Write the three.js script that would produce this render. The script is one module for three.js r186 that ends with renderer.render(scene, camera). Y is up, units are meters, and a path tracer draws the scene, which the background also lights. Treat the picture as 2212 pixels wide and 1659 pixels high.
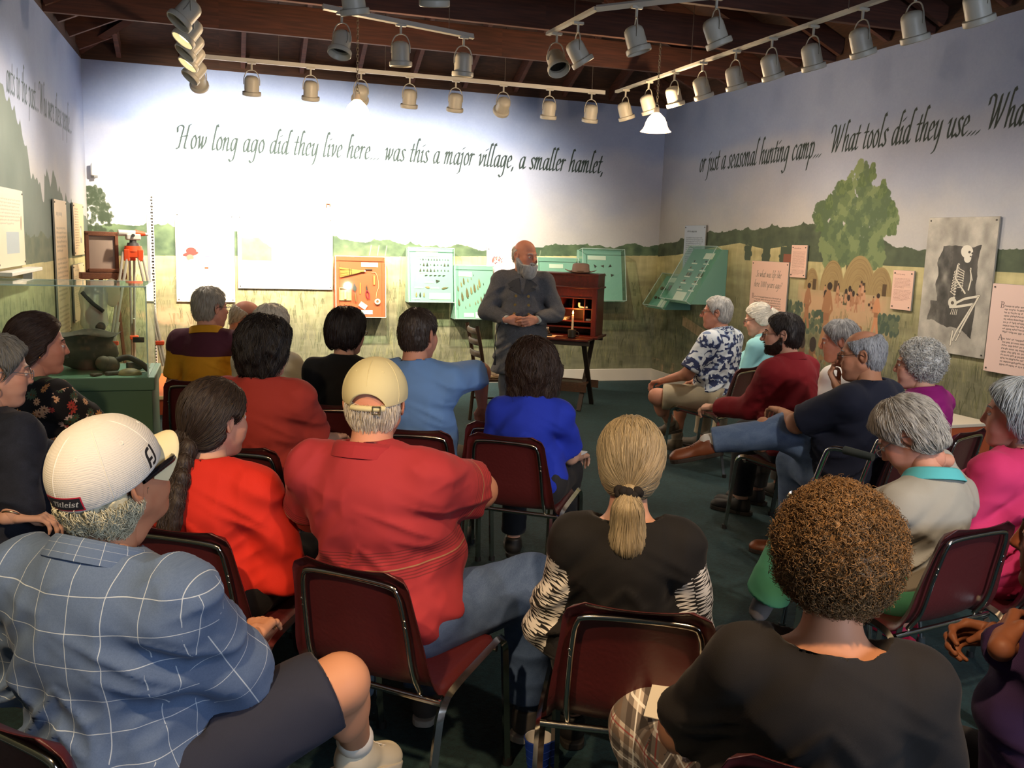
import * as THREE from 'three';
import { mergeGeometries, toCreasedNormals } from 'three/addons/utils/BufferGeometryUtils.js';
import { RoundedBoxGeometry } from 'three/addons/geometries/RoundedBoxGeometry.js';
import { RectAreaLightUniformsLib } from 'three/addons/lights/RectAreaLightUniformsLib.js';

// ---------------------------------------------------------------- camera, exposure, daylight
const scene = new THREE.Scene();
scene.background = new THREE.Color(0x0b0a09);
const camera = new THREE.PerspectiveCamera(46.06, 4 / 3, 0.05, 60);
camera.rotation.order = 'YXZ';
camera.position.set(0, 1.70, 0);
camera.rotation.set(-0.1552, -0.3121, 0.034);
scene.add(camera);
const renderer = new THREE.WebGLRenderer({ antialias: true });
renderer.toneMapping = THREE.LinearToneMapping;
renderer.toneMappingExposure = 1.2;
renderer.shadowMap.enabled = true;
RectAreaLightUniformsLib.init();
// room: x XL..XR, back wall z = ZB, wall height HW
const XL = -1.34, XR = 5.27, ZB = -10.48, ZF = 2.6, HW = 3.40;
// daylight through the window in the wall behind the camera
const windowLight = new THREE.RectAreaLight(0xdbe8ff, 8.5, 2.6, 1.5);
windowLight.name = 'window_daylight';
windowLight.position.set(2.7, 1.85, ZF - 0.06);
windowLight.lookAt(2.7, 1.4, -8);
scene.add(windowLight);
const SPOT_W = 1.0;          // overall strength of the track spots

// ---------------------------------------------------------------- helpers
let seed = 7;
const rnd = () => { seed = (seed * 1664525 + 1013904223) >>> 0; return seed / 4294967296; };
const rr = (a, b) => a + (b - a) * rnd();
const V = (x, y, z) => new THREE.Vector3(x, y, z);
const clamp = (x, a, b) => x < a ? a : x > b ? b : x;
const sst = (a, b, x) => { const t = clamp((x - a) / (b - a), 0, 1); return t * t * (3 - 2 * t); };
const lerp = (a, b, t) => a + (b - a) * t;
const HASH = new Float32Array(65536); for (let i = 0; i < 65536; i++) HASH[i] = rnd();
const h3 = (x, y, z) => HASH[(x * 73856093 ^ y * 19349663 ^ z * 83492791) & 65535];
function noise(x, y, z = 0) {
  const X = Math.floor(x), Y = Math.floor(y), Z = Math.floor(z); let u = x - X, v = y - Y, w = z - Z;
  u = u * u * (3 - 2 * u); v = v * v * (3 - 2 * v); w = w * w * (3 - 2 * w);
  const a = lerp(lerp(h3(X, Y, Z), h3(X + 1, Y, Z), u), lerp(h3(X, Y + 1, Z), h3(X + 1, Y + 1, Z), u), v);
  const b = lerp(lerp(h3(X, Y, Z + 1), h3(X + 1, Y, Z + 1), u), lerp(h3(X, Y + 1, Z + 1), h3(X + 1, Y + 1, Z + 1), u), v);
  return lerp(a, b, w);
}
const fbm = (x, y, z = 0, o = 4) => { let s = 0, a = .5, t = 0; for (let i = 0; i < o; i++) { s += a * noise(x, y, z); t += a; a *= .5; x *= 2.03; y *= 2.03; z *= 2.03; } return s / t; };
const ridge = (n) => 1 - Math.abs(2 * n - 1);

const names = {};
const numbered = (n) => { const k = names[n] = (names[n] ?? -1) + 1; return k ? n + '_' + String(k).padStart(3, '0') : n; };
function std(color, rough = .8, o = {}) { return new THREE.MeshStandardMaterial({ color, roughness: rough, ...o }); }
function phys(color, rough = .8, o = {}) { return new THREE.MeshPhysicalMaterial({ color, roughness: rough, ...o }); }
function mesh(name, geo, m, parent) {
  const o = new THREE.Mesh(Array.isArray(geo) ? merge(geo) : geo, m); o.name = name; o.castShadow = o.receiveShadow = true; parent.add(o); return o;
}
function merge(list) {
  const g = list.map((x) => { let y = x.index ? x.toNonIndexed() : x; if (!y.attributes.uv) y.setAttribute('uv', new THREE.BufferAttribute(new Float32Array(y.attributes.position.count * 2), 2)); for (const k of Object.keys(y.attributes)) if (!['position', 'normal', 'uv'].includes(k)) y.deleteAttribute(k); return y; });
  return g.length === 1 ? g[0] : mergeGeometries(g);
}
function thing(name, label, category, [x, y, z] = [0, 0, 0], turn = 0, group) {
  const o = new THREE.Group(); o.name = numbered(name); scene.add(o); o.position.set(x, y, z); o.rotation.y = turn;
  o.userData = { label, category }; if (group) o.userData.group = group; return o;
}
function single(name, label, category, geo, m, pos = [0, 0, 0], turn = 0, group) {
  const o = mesh(numbered(name), geo, m, scene); o.position.set(...pos); o.rotation.y = turn; o.userData = { label, category }; if (group) o.userData.group = group; return o;
}
function struct(name, geo, m, parent = scene) { const o = mesh(name, geo, m, parent); o.userData.kind = 'structure'; return o; }
const bx = (w, h, d, x = 0, y = 0, z = 0, r = 0) => { const g = r ? new RoundedBoxGeometry(w, h, d, 2, Math.min(r, w / 2.01, h / 2.01, d / 2.01)) : new THREE.BoxGeometry(w, h, d); return g.translate(x, y, z); };
const cyl = (r0, r1, h, x = 0, y = 0, z = 0, s = 20) => new THREE.CylinderGeometry(r0, r1, h, s).translate(x, y, z);
const sph = (r, x = 0, y = 0, z = 0, s = 16) => new THREE.SphereGeometry(r, s, Math.max(6, s * .7 | 0)).translate(x, y, z);
const lathe = (pts, s = 32) => new THREE.LatheGeometry(pts.map(([a, b]) => new THREE.Vector2(a, b)), s);
function tube(pts, r, seg = 24, rad = 8, closed = false, tension = .5) { const c = new THREE.CatmullRomCurve3(pts.map((p) => Array.isArray(p) ? V(...p) : p), closed, 'catmullrom', tension); return new THREE.TubeGeometry(c, seg, r, rad, closed); }
function bar(a, b, w, d = w) { const A = Array.isArray(a) ? V(...a) : a, B = Array.isArray(b) ? V(...b) : b, L = A.distanceTo(B); const g = new THREE.BoxGeometry(w, L, d); const q = new THREE.Quaternion().setFromUnitVectors(V(0, 1, 0), B.clone().sub(A).normalize()); return g.applyQuaternion(q).translate((A.x + B.x) / 2, (A.y + B.y) / 2, (A.z + B.z) / 2); }
function rod(a, b, r, r2 = r, s = 10) { const A = Array.isArray(a) ? V(...a) : a, B = Array.isArray(b) ? V(...b) : b, L = A.distanceTo(B); const g = new THREE.CylinderGeometry(r2, r, L, s); const q = new THREE.Quaternion().setFromUnitVectors(V(0, 1, 0), B.clone().sub(A).normalize()); return g.applyQuaternion(q).translate((A.x + B.x) / 2, (A.y + B.y) / 2, (A.z + B.z) / 2); }
const TEX = [];
function canvasTex(w, h, draw, o = {}) { const c = document.createElement('canvas'); c.width = w; c.height = h; const x = c.getContext('2d'); draw(x, w, h); const t = new THREE.CanvasTexture(c); t.colorSpace = o.linear ? THREE.NoColorSpace : THREE.SRGBColorSpace; if (o.rep) { t.wrapS = t.wrapT = THREE.RepeatWrapping; t.repeat.set(o.rep, o.rep); } TEX.push(t); return t; }
function dataTex(w, h, fn, o = {}) { const d = new Uint8Array(w * h * 4); for (let y = 0; y < h; y++) for (let x = 0; x < w; x++) { const c = fn(x / w, y / h, x, y), i = (y * w + x) * 4; if (typeof c === 'number') d[i] = d[i + 1] = d[i + 2] = c * 255; else { d[i] = c[0]; d[i + 1] = c[1]; d[i + 2] = c[2]; } d[i + 3] = 255; } const t = new THREE.DataTexture(d, w, h); t.magFilter = THREE.LinearFilter; t.minFilter = THREE.LinearMipmapLinearFilter; t.generateMipmaps = true; t.wrapS = t.wrapT = THREE.RepeatWrapping; if (o.srgb) t.colorSpace = THREE.SRGBColorSpace; if (o.rep) t.repeat.set(...[].concat(o.rep, o.rep).slice(0, 2)); t.needsUpdate = true; return t; }
// tileable noise for textures
const tn = (u, v, f, s = 0) => { const x = u * f, y = v * f, X = Math.floor(x), Y = Math.floor(y); let a = x - X, b = y - Y; a = a * a * (3 - 2 * a); b = b * b * (3 - 2 * b); const m = (k) => ((k % f) + f) % f; return lerp(lerp(h3(m(X), m(Y), s), h3(m(X + 1), m(Y), s), a), lerp(h3(m(X), m(Y + 1), s), h3(m(X + 1), m(Y + 1), s), a), b); };
const tf = (u, v, f, s = 0, o = 4) => { let r = 0, a = .5, t = 0; for (let i = 0; i < o; i++) { r += a * tn(u, v, f << i, s + i); t += a; a *= .5; } return r / t; };

// ---------------------------------------------------------------- broad-nib lettering for the wall texts
const GL = {
  a: [.82, [[.64, .88], [.42, 1], [.14, .75], [.06, .3], [.2, 0], [.42, .2], [.64, .95]], [[.66, 1], [.56, .2], [.66, 0], [.82, .14]]],
  b: [.72, [[.42, 1.8], [.26, 1.9], [.13, 1.2], [.06, .1]], [[.08, .5], [.32, 1], [.56, .8], [.5, .25], [.28, 0], [.06, .1]]],
  c: [.62, [[.54, .86], [.36, 1], [.12, .7], [.06, .25], [.25, 0], [.52, .16]]],
  d: [.84, [[.62, .88], [.4, 1], [.14, .75], [.06, .3], [.2, 0], [.42, .2], [.62, .95]], [[.98, 1.82], [.84, 1.92], [.72, 1.5], [.58, .25], [.66, 0], [.82, .14]]],
  e: [.64, [[.1, .48], [.46, .66], [.46, .92], [.3, 1], [.1, .7], [.06, .25], [.24, 0], [.5, .16]]],
  f: [.5, [[.62, 1.75], [.44, 1.9], [.3, 1.5], [.16, 0], [.02, -.65], [-.18, -.8]], [[0, 1], [.46, 1]]],
  g: [.8, [[.62, .88], [.4, 1], [.14, .75], [.06, .3], [.2, .02], [.42, .2], [.62, .95]], [[.66, 1], [.58, .1], [.46, -.6], [.2, -.82], [-.04, -.66]]],
  h: [.76, [[.44, 1.8], [.28, 1.92], [.15, 1.3], [.04, 0]], [[.08, .45], [.32, .94], [.54, .92], [.48, .3], [.54, 0], [.72, .14]]],
  i: [.38, [[.0, .8], [.16, .97], [.1, .3], [.16, .02], [.34, .14]], [[.2, 1.38], [.25, 1.42]]],
  j: [.38, [[.02, .85], [.18, .97], [.12, 0], [.02, -.6], [-.24, -.76]], [[.2, 1.38], [.25, 1.42]]],
  k: [.7, [[.44, 1.8], [.28, 1.92], [.15, 1.3], [.04, 0]], [[.08, .5], [.4, .95], [.5, .75], [.2, .52], [.5, .05], [.68, .12]]],
  l: [.4, [[.46, 1.8], [.3, 1.92], [.16, 1.2], [.07, .2], [.17, 0], [.34, .12]]],
  m: [1.12, [[.0, .82], [.14, .98], [.04, 0]], [[.08, .45], [.3, .95], [.46, .92], [.38, 0]], [[.42, .45], [.64, .95], [.82, .92], [.76, .2], [.84, 0], [1.02, .14]]],
  n: [.78, [[.0, .82], [.14, .98], [.04, 0]], [[.08, .45], [.32, .95], [.52, .92], [.46, .25], [.54, 0], [.72, .14]]],
  o: [.68, [[.36, 1], [.12, .75], [.06, .3], [.24, 0], [.5, .2], [.56, .7], [.36, 1], [.28, .98]]],
  p: [.74, [[.0, .88], [.16, .98], [.08, .2], [-.06, -.8]], [[.1, .6], [.36, 1], [.6, .8], [.52, .25], [.3, 0], [.1, .12]]],
  r: [.56, [[.0, .82], [.14, .98], [.04, 0]], [[.08, .5], [.3, .96], [.5, .9]]],
  s: [.56, [[.5, .88], [.32, 1], [.14, .8], [.28, .5], [.42, .24], [.26, 0], [.0, .12]]],
  t: [.48, [[.3, 1.5], [.12, .3], [.2, .02], [.42, .14]], [[-.04, 1], [.46, 1]]],
  u: [.8, [[.0, .82], [.16, .97], [.08, .3], [.2, 0], [.44, .25], [.62, .97]], [[.62, .97], [.54, .2], [.64, 0], [.8, .14]]],
  v: [.64, [[.0, .84], [.16, .97], [.2, .04]], [[.2, .04], [.48, .5], [.54, .97]]],
  w: [1.0, [[.0, .84], [.16, .97], [.18, .04]], [[.18, .04], [.46, .6], [.5, .97]], [[.5, .97], [.5, .04]], [[.5, .04], [.82, .5], [.88, .97]]],
  y: [.78, [[.0, .82], [.16, .97], [.08, .3], [.2, 0], [.44, .25], [.62, .97]], [[.62, .97], [.54, 0], [.36, -.6], [.1, -.78]]],
  H: [1.25, [[-.25, 1.2], [-.28, 1.55], [.0, 1.72], [.34, 1.6], [.24, 1.0], [.06, .05], [-.2, -.05]], [[1.1, 1.85], [.92, 1.7], [.78, .9], [.66, .1], [.86, -.02]], [[.18, .84], [.5, .92], [.9, .95]]],
  W: [1.6, [[-.3, 1.3], [-.2, 1.7], [.15, 1.72], [.28, 1.4], [.22, .04]], [[.22, .04], [.6, .9], [.8, 1.7]], [[.8, 1.7], [.74, .04]], [[.74, .04], [1.15, .8], [1.4, 1.75]]],
  S: [.9, [[.85, 1.5], [.6, 1.72], [.3, 1.4], [.5, .9], [.62, .4], [.35, 0], [-.1, .2]]],
  I: [.5, [[.1, 1.6], [.34, 1.7], [.22, .8], [.1, 0], [-.1, .05]]],
  '1': [.5, [[.1, 1.3], [.3, 1.5], [.18, .02]]], '0': [.72, [[.4, 1.5], [.14, 1], [.1, .4], [.28, 0], [.54, .4], [.58, 1.1], [.4, 1.5]]],
  '?': [.7, [[.1, 1.4], [.4, 1.6], [.56, 1.2], [.3, .8], [.24, .45]], [[.18, .05], [.22, .08]]],
  '.': [.34, [[.1, .04], [.15, .08]]], ',': [.36, [[.16, .06], [.06, -.28]]], ' ': [.5],
};
const textW = (s) => [...s].reduce((a, c) => a + (GL[c]?.[0] ?? .6) + .06, 0);
// strokes a text from (x0, y0) in canvas pixels; xh x-height, sx horizontal stretch
function calligraph(ctx, s, x0, y0, xh, width, color, nib = .115) {
  const sx = width ? width / (textW(s) * xh) : 1, slant = .2; let cx = 0; ctx.fillStyle = color;
  const nx = nib * xh * .82, ny = nib * xh * .5;
  for (const ch of s) {
    const g = GL[ch] ?? GL.o;
    for (const st of g.slice(1)) {
      const pts = st.map(([a, b]) => V(a, b, 0)), c = pts.length > 1 ? new THREE.CatmullRomCurve3(pts, false, 'catmullrom', .5).getPoints(pts.length * 8) : pts;
      const P = c.map((p) => [x0 + (cx + p.x + p.y * slant) * xh * sx, y0 - p.y * xh]);
      for (let i = 0; i + 1 < P.length; i++) {
        const [a, b] = P[i], [d, e] = P[i + 1];
        ctx.beginPath(); ctx.moveTo(a - nx / 2, b + ny / 2); ctx.lineTo(a + nx / 2, b - ny / 2); ctx.lineTo(d + nx / 2, e - ny / 2); ctx.lineTo(d - nx / 2, e + ny / 2); ctx.closePath(); ctx.fill();
        ctx.lineWidth = xh * .035; ctx.strokeStyle = color; ctx.stroke();
      }
    }
    cx += g[0] + .06;
  }
}
// ---------------------------------------------------------------- painted murals
const mix3 = (a, b, t) => [lerp(a[0], b[0], t), lerp(a[1], b[1], t), lerp(a[2], b[2], t)];
const SKY_HI = [134, 150, 186], SKY_MID = [158, 166, 188], SKY_LO = [186, 184, 182];
const piece = (pts) => (s) => { if (s <= pts[0][0]) return pts[0][1]; for (let i = 1; i < pts.length; i++) if (s <= pts[i][0]) return lerp(pts[i - 1][1], pts[i][1], (s - pts[i - 1][0]) / (pts[i][0] - pts[i - 1][0])); return pts.at(-1)[1]; };
function mural(Lm, wpx, o, over) {
  const k = wpx / Lm, hpx = Math.round(HW * k);
  return canvasTex(wpx, hpx, (ctx, w, h) => {
    const im = ctx.createImageData(w, h), D = im.data;
    for (let px = 0; px < w; px++) {
      const s = px / k, bump = .055 * ridge(noise(s * 4.2, 3.1)) + .03 * ridge(noise(s * 9.5, 8.2)) + .008 * noise(s * 50, 1);
      const tt = o.tree(s) - .05 + bump, ft = o.field(s), st = o.shadowTree ? o.shadowTree(s) : -1;
      for (let py = 0; py < h; py++) {
        const y = HW - py / k, i = (py * w + px) * 4, g = noise(s * 60, y * 60) * .5 + noise(s * 140, y * 140) * .5; let c;
        if (y > tt) { // sponged sky: three tones that meet in ragged cloudy borders
          const q = y + .5 * (fbm(s * .9, y * 1.6, 2) - .5) + .12 * (fbm(s * 5, y * 7, 4) - .5);
          c = q > 2.62 ? mix3(SKY_MID, SKY_HI, sst(2.62, 2.95, q)) : mix3(SKY_LO, SKY_MID, sst(1.9, 2.5, q));
          const m = (fbm(s * 3, y * 3, 9) - .5) * 16 + (g - .5) * 6; c = [c[0] + m, c[1] + m, c[2] + m * .8];
          if (st > 0 && y < st - .07 + .14 * ridge(noise(s * 6, 1.7)) * (.6 + .8 * noise(s * 14, 2)) && y > 1) { c = mix3([118, 128, 118], [96, 108, 98], fbm(s * 3, y * 3, 1)); }
        } else if (y > ft) {
          const n = fbm(s * 9, y * 12, 5), blob = ridge(noise(s * 7, y * 9, 2));
          c = mix3(o.treeA ?? [64, 84, 62], o.treeB ?? [108, 128, 92], clamp(n * 1.5 - .35 + .3 * (blob - .5), 0, 1));
        } else {
          const dpt = (ft - y) + .18 * (fbm(s * 2.2, y * 5, 7) - .5);
          const A = [190, 180, 130], B = [148, 144, 106], Cc = [112, 111, 86];
          c = dpt < .42 ? mix3(A, B, sst(.04, .42, dpt)) : mix3(B, Cc, sst(.42, .95, dpt));
          const m = (fbm(s * 4, y * 16, 3) - .5) * 44 + (fbm(s * 30, y * 6, 3) - .5) * 30; c = [c[0] + m, c[1] + m, c[2] + m * .8];
          const dirt = o.dirt ? o.dirt(s, y) : 0; if (dirt > 0) c = mix3(c, [198, 158, 122], clamp(dirt, 0, 1) * .8);
        }
        D[i] = clamp(c[0], 0, 255); D[i + 1] = clamp(c[1], 0, 255); D[i + 2] = clamp(c[2], 0, 255); D[i + 3] = 255;
      }
    }
    ctx.putImageData(im, 0, 0);
    const X = (s) => s * k, Y = (y) => (HW - y) * k;
    // grass tufts
    for (let i = 0; i < Lm * 260; i++) {
      const s = rnd() * Lm, y = rr(.16, 1.15), l = rr(.05, .16) * (1.3 - y * .5);
      ctx.strokeStyle = ['rgba(62,66,42,.55)', 'rgba(92,94,58,.5)', 'rgba(150,146,96,.4)'][i % 3]; ctx.lineWidth = rr(.7, 1.8);
      for (let j = 0; j < 3; j++) { const a = rr(-.35, .35); ctx.beginPath(); ctx.moveTo(X(s + j * .012), Y(y)); ctx.quadraticCurveTo(X(s + j * .012 + a * l * .3), Y(y + l * .6), X(s + j * .012 + a * l), Y(y + l)); ctx.stroke(); }
    }
    over?.(ctx, X, Y, k);
  });
}
const INK = 'rgb(28,44,42)';
const backTex = mural(XR - XL, 2048, {
  tree: piece([[0, 1.72], [.25, 1.76], [1.2, 1.74], [2.5, 1.70], [3.4, 1.64], [4.6, 1.62], [5.2, 1.68], [6.6, 1.72]]), field: piece([[0, 1.42], [3, 1.49], [6.6, 1.60]]),
  dirt: (s, y) => 1.4 * (.22 - Math.hypot((s - .8) * .55 + (y - .75) * .6, (y - .78) * 1.5)) * 6 + (fbm(s * 8, y * 8) - .6) * 2,
}, (ctx, X, Y, k) => {
  calligraph(ctx, 'How long ago did they live here... was this a major village, a smaller hamlet,', X(.90 - .34 + .35), Y(2.575), .135 * k, 4.9 * k, INK);
  ctx.fillStyle = 'rgb(52,66,46)'; // dark cypress by the left corner
  for (let i = 0; i < 240; i++) { const y = rr(1.4, 2.12), w = .17 * Math.sin(clamp((y - 1.3) / .85, 0, 1) * 3.0) + .01; ctx.globalAlpha = .75; ctx.beginPath(); ctx.ellipse(X(.07 + rr(-w, w)), Y(y), rr(3, 10), rr(4, 12), 0, 0, 7); ctx.fill(); } ctx.globalAlpha = 1;
  for (let i = 0; i < 5; i++) { ctx.strokeStyle = 'rgba(176,184,160,.55)'; ctx.lineWidth = 3; const s = 2.95 + i * .09 + (i > 2 ? 1.7 : 0); ctx.beginPath(); ctx.moveTo(X(s), Y(1.5)); ctx.lineTo(X(s + .02), Y(1.62)); ctx.stroke(); }
});
const S = (z) => z - ZB;
const rightTex = mural(7.4, 2048, {
  tree: piece([[0, 1.74], [.6, 1.80], [1.52, 1.90], [2.3, 1.92], [2.9, 1.98], [3.2, 1.93], [4.2, 1.81], [4.66, 1.75], [5.6, 1.76], [7.4, 1.82]]),
  field: piece([[0, 1.59], [.5, 1.62], [1.5, 1.74], [1.9, 1.78], [2.4, 1.72], [2.75, 1.76], [3.0, 1.62], [7.4, 1.61]]),
  treeA: [66, 76, 60], treeB: [92, 104, 78],
  dirt: (s, y) => (y > .92 && y < 1.46 && s > 3.0 && s < 4.35) ? clamp(6 * Math.min(s - 3.0 + .3 * (noise(s * 6, y * 6) - .5), 4.35 - s, y - .92 + .2 * (noise(s * 5, y * 5) - .5), 1.46 - y), 0, 1) : (Math.abs((y - .78) + (s - 1.05) * .22) < .06 && s > .75 && s < 1.6 ? .8 : (y < .3 ? (fbm(s * 7, y * 9) - .6) * 4 : 0)),
}, (ctx, X, Y, k) => {
  calligraph(ctx, 'or just a seasonal hunting camp...', X(S(-9.55)), Y(2.58), .135 * k, 2.26 * k, INK);
  calligraph(ctx, 'What tools did they use...', X(S(-7.16)), Y(2.60), .135 * k, 1.72 * k, INK);
  calligraph(ctx, 'What', X(S(-5.38)), Y(2.62), .135 * k, .36 * k, INK);
  // the great tree
  const tx = S(-6.76);
  for (let i = 0; i < 2600; i++) {
    const a = rnd() * 6.283, q = Math.sqrt(rnd()), ph = Math.sin(a * 5) * .06 + Math.sin(a * 9 + 1) * .04, R = .40 + ph, x = tx + Math.cos(a) * q * (R + .1), y = 1.93 + Math.sin(a) * q * (R + .02) * (Math.sin(a) > 0 ? 1.12 : .95);
    const t = fbm(x * 9, y * 9, 4); ctx.fillStyle = t > .56 ? `rgba(118,134,90,.9)` : t > .46 ? 'rgba(98,116,78,.9)' : 'rgba(84,103,72,.9)';
    ctx.beginPath(); ctx.ellipse(X(x), Y(y), rr(3, 8), rr(4, 10), rr(0, 3), 0, 7); ctx.fill();
  }
  for (const [dx, dy, hh] of [[-.2, .30, .10], [-.1, .34, .07], [.06, .36, .08], [.18, .40, .12], [.33, .26, .12], [-.34, .18, .10], [.45, .10, .10], [-.44, -.02, .08], [.48, -.05, .07], [-.47, .06, .05]]) for (let i = 0; i < 60; i++) { const t = rnd(); ctx.fillStyle = i % 2 ? 'rgb(100,118,74)' : 'rgb(84,104,66)'; ctx.beginPath(); ctx.ellipse(X(tx + dx * 1.05 + rr(-.05, .05) * (1 - t * .7)), Y(1.93 + dy + t * hh), rr(3, 7), rr(4, 9), 0, 0, 7); ctx.fill(); }
  ctx.fillStyle = 'rgb(92,84,60)'; ctx.fillRect(X(tx - .04), Y(1.6), .09 * k, .35 * k);
  // far copses on the hill
  ctx.fillStyle = 'rgb(72,84,66)'; for (const [s, w, y0, y1] of [[2.08, .12, 1.60, 1.80], [2.42, .14, 1.58, 1.84], [2.8, .3, 1.56, 1.8]]) { ctx.fillRect(X(s - w * .45), Y(y1 - .05), w * .9 * k, (y1 - y0 - .05) * k); for (let i = 0; i < 40; i++) { ctx.beginPath(); ctx.ellipse(X(s + rr(-.5, .5) * w), Y(rr(y0 + .02, y1)), rr(3, 7), rr(3, 8), 0, 0, 7); ctx.fill(); } }
  ctx.fillStyle = 'rgb(140,86,66)'; ctx.fillRect(X(2.72), Y(1.68), .18 * k, .08 * k);
  // village: domed huts
  for (const [s, w, h2] of [[3.20, .22, .20], [3.50, .34, .28], [3.86, .44, .33], [4.14, .3, .24]]) {
    ctx.fillStyle = 'rgb(158,136,92)'; ctx.beginPath(); ctx.ellipse(X(s), Y(1.36), w * k / 2, h2 * k, 0, Math.PI, 0); ctx.fill();
    for (let i = 0; i < 40; i++) { ctx.strokeStyle = 'rgba(120,98,62,.25)'; ctx.lineWidth = 1.4; const q = rr(.2, 1); ctx.beginPath(); ctx.ellipse(X(s), Y(1.36), w * k / 2 * q, h2 * k * q, 0, Math.PI + rr(0, 2), Math.PI + rr(2, 3.1)); ctx.stroke(); }
    ctx.fillStyle = 'rgb(84,66,44)'; ctx.fillRect(X(s + w * .1), Y(1.46), .05 * k, .1 * k);
  }
  for (const [s, y, r0] of [[3.0, 1.12, .2], [3.32, 1.06, .2], [4.28, 1.12, .15]]) for (let i = 0; i < 60; i++) { ctx.fillStyle = i % 2 ? 'rgb(72,88,72)' : 'rgb(96,106,80)'; ctx.beginPath(); ctx.ellipse(X(s + rr(-r0, r0) * .8), Y(y + rr(-r0, r0) * .5), 6, 8, 0, 0, 7); ctx.fill(); }
  // figures about their work, loosely brushed
  const limb = (pts, w, c) => { ctx.strokeStyle = c; ctx.lineWidth = w * k; ctx.lineCap = ctx.lineJoin = 'round'; ctx.beginPath(); pts.forEach(([a, b], i) => i ? ctx.lineTo(X(a), Y(b)) : ctx.moveTo(X(a), Y(b))); ctx.stroke(); };
  const man = (s, y, h, skin, mode = 0) => {
    if (mode === 2) { limb([[s, y], [s - h * .04, y + h * .42], [s - h * .08, y + h * .62]], h * .1, skin); limb([[s + h * .12, y], [s + h * .1, y + h * .45]], h * .1, skin); limb([[s + h * .05, y + h * .55], [s - h * .22, y + h * .58], [s - h * .32, y + h * .36]], h * .13, skin); limb([[s - h * .22, y + h * .5], [s - h * .2, y + h * .1]], h * .05, skin); ctx.fillStyle = 'rgb(58,46,38)'; ctx.beginPath(); ctx.arc(X(s - h * .35), Y(y + h * .42), h * .09 * k, 0, 7); ctx.fill(); return; }
    if (mode === 1) { limb([[s, y], [s, y + h * .42]], h * .24, skin); limb([[s - h * .1, y + h * .05], [s + h * .2, y + h * .08]], h * .13, skin); ctx.fillStyle = 'rgb(52,42,36)'; ctx.beginPath(); ctx.ellipse(X(s), Y(y + h * .6), h * .12 * k, h * .17 * k, 0, 0, 7); ctx.fill(); return; }
    limb([[s - h * .1, y], [s - h * .03, y + h * .26], [s, y + h * .5]], h * .085, skin); limb([[s + h * .1, y + h * .02], [s + h * .05, y + h * .25], [s + h * .02, y + h * .5]], h * .085, skin);
    limb([[s, y + h * .48], [s + h * .01, y + h * .8]], h * .15, skin); limb([[s + h * .07, y + h * .78], [s + h * .13, y + h * .58], [s + h * .04, y + h * .46]], h * .05, skin); limb([[s - h * .06, y + h * .78], [s - h * .1, y + h * .55]], h * .05, skin);
    ctx.fillStyle = skin; ctx.beginPath(); ctx.arc(X(s + h * .02), Y(y + h * .92), h * .065 * k, 0, 7); ctx.fill(); ctx.fillStyle = 'rgb(54,42,34)'; ctx.beginPath(); ctx.arc(X(s + h * .03), Y(y + h * .94), h * .062 * k, 0, 7); ctx.fill();
    ctx.fillStyle = 'rgb(150,104,72)'; ctx.fillRect(X(s - h * .07), Y(y + h * .52), h * .14 * k, h * .12 * k);
  };
  for (let i = 0; i < 22; i++) man(3.4 + rnd() * .74, 1.2 + rnd() * .1, rr(.12, .2), ['rgb(184,138,104)', 'rgb(168,122,90)', 'rgb(196,150,118)'][i % 3], i % 4 === 0 ? 1 : i % 7 === 0 ? 2 : 0);
  man(3.16, 1.0, .42, 'rgb(158,112,78)'); man(3.46, .86, .58, 'rgb(160,116,80)'); man(4.12, 1.04, .34, 'rgb(196,136,96)'); man(3.92, .84, .4, 'rgb(146,104,70)', 2); man(3.14, .64, .36, 'rgb(112,82,58)', 1); man(3.3, .6, .42, 'rgb(120,88,60)', 1);
  for (let i = 0; i < 26; i++) { ctx.fillStyle = ['rgb(128,104,66)', 'rgb(94,80,56)', 'rgb(160,128,84)'][i % 3]; ctx.beginPath(); ctx.ellipse(X(rr(3.1, 3.75)), Y(rr(.5, .78)), rr(4, 10), rr(3, 6), rr(0, 3), 0, 7); ctx.fill(); }
});
const leftTex = mural(6.6, 1536, {
  tree: piece([[0, 1.6], [6.6, 1.66]]), field: piece([[0, 1.44], [6.6, 1.42]]), treeA: [84, 96, 78], treeB: [112, 118, 92],
  shadowTree: piece([[0, 2.5], [3.0, 2.55], [3.15, 2.46], [3.5, 2.34], [3.7, 2.05], [4.2, 1.95], [4.36, 2.2], [4.5, 2.02], [4.7, 2.14], [5.0, 1.9], [5.3, 1.95], [5.9, 1.8], [6.6, 1.75]]),
}, (ctx, X, Y, k) => { calligraph(ctx, 'ants to the past... Who were these people...', X(3.02), Y(2.575), .135 * k, 2.75 * k, 'rgb(64,80,84)'); });
const plainTex = mural(6.0, 1024, { tree: piece([[0, 1.8], [6, 1.76]]), field: piece([[0, 1.6], [6, 1.55]]) });

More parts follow.
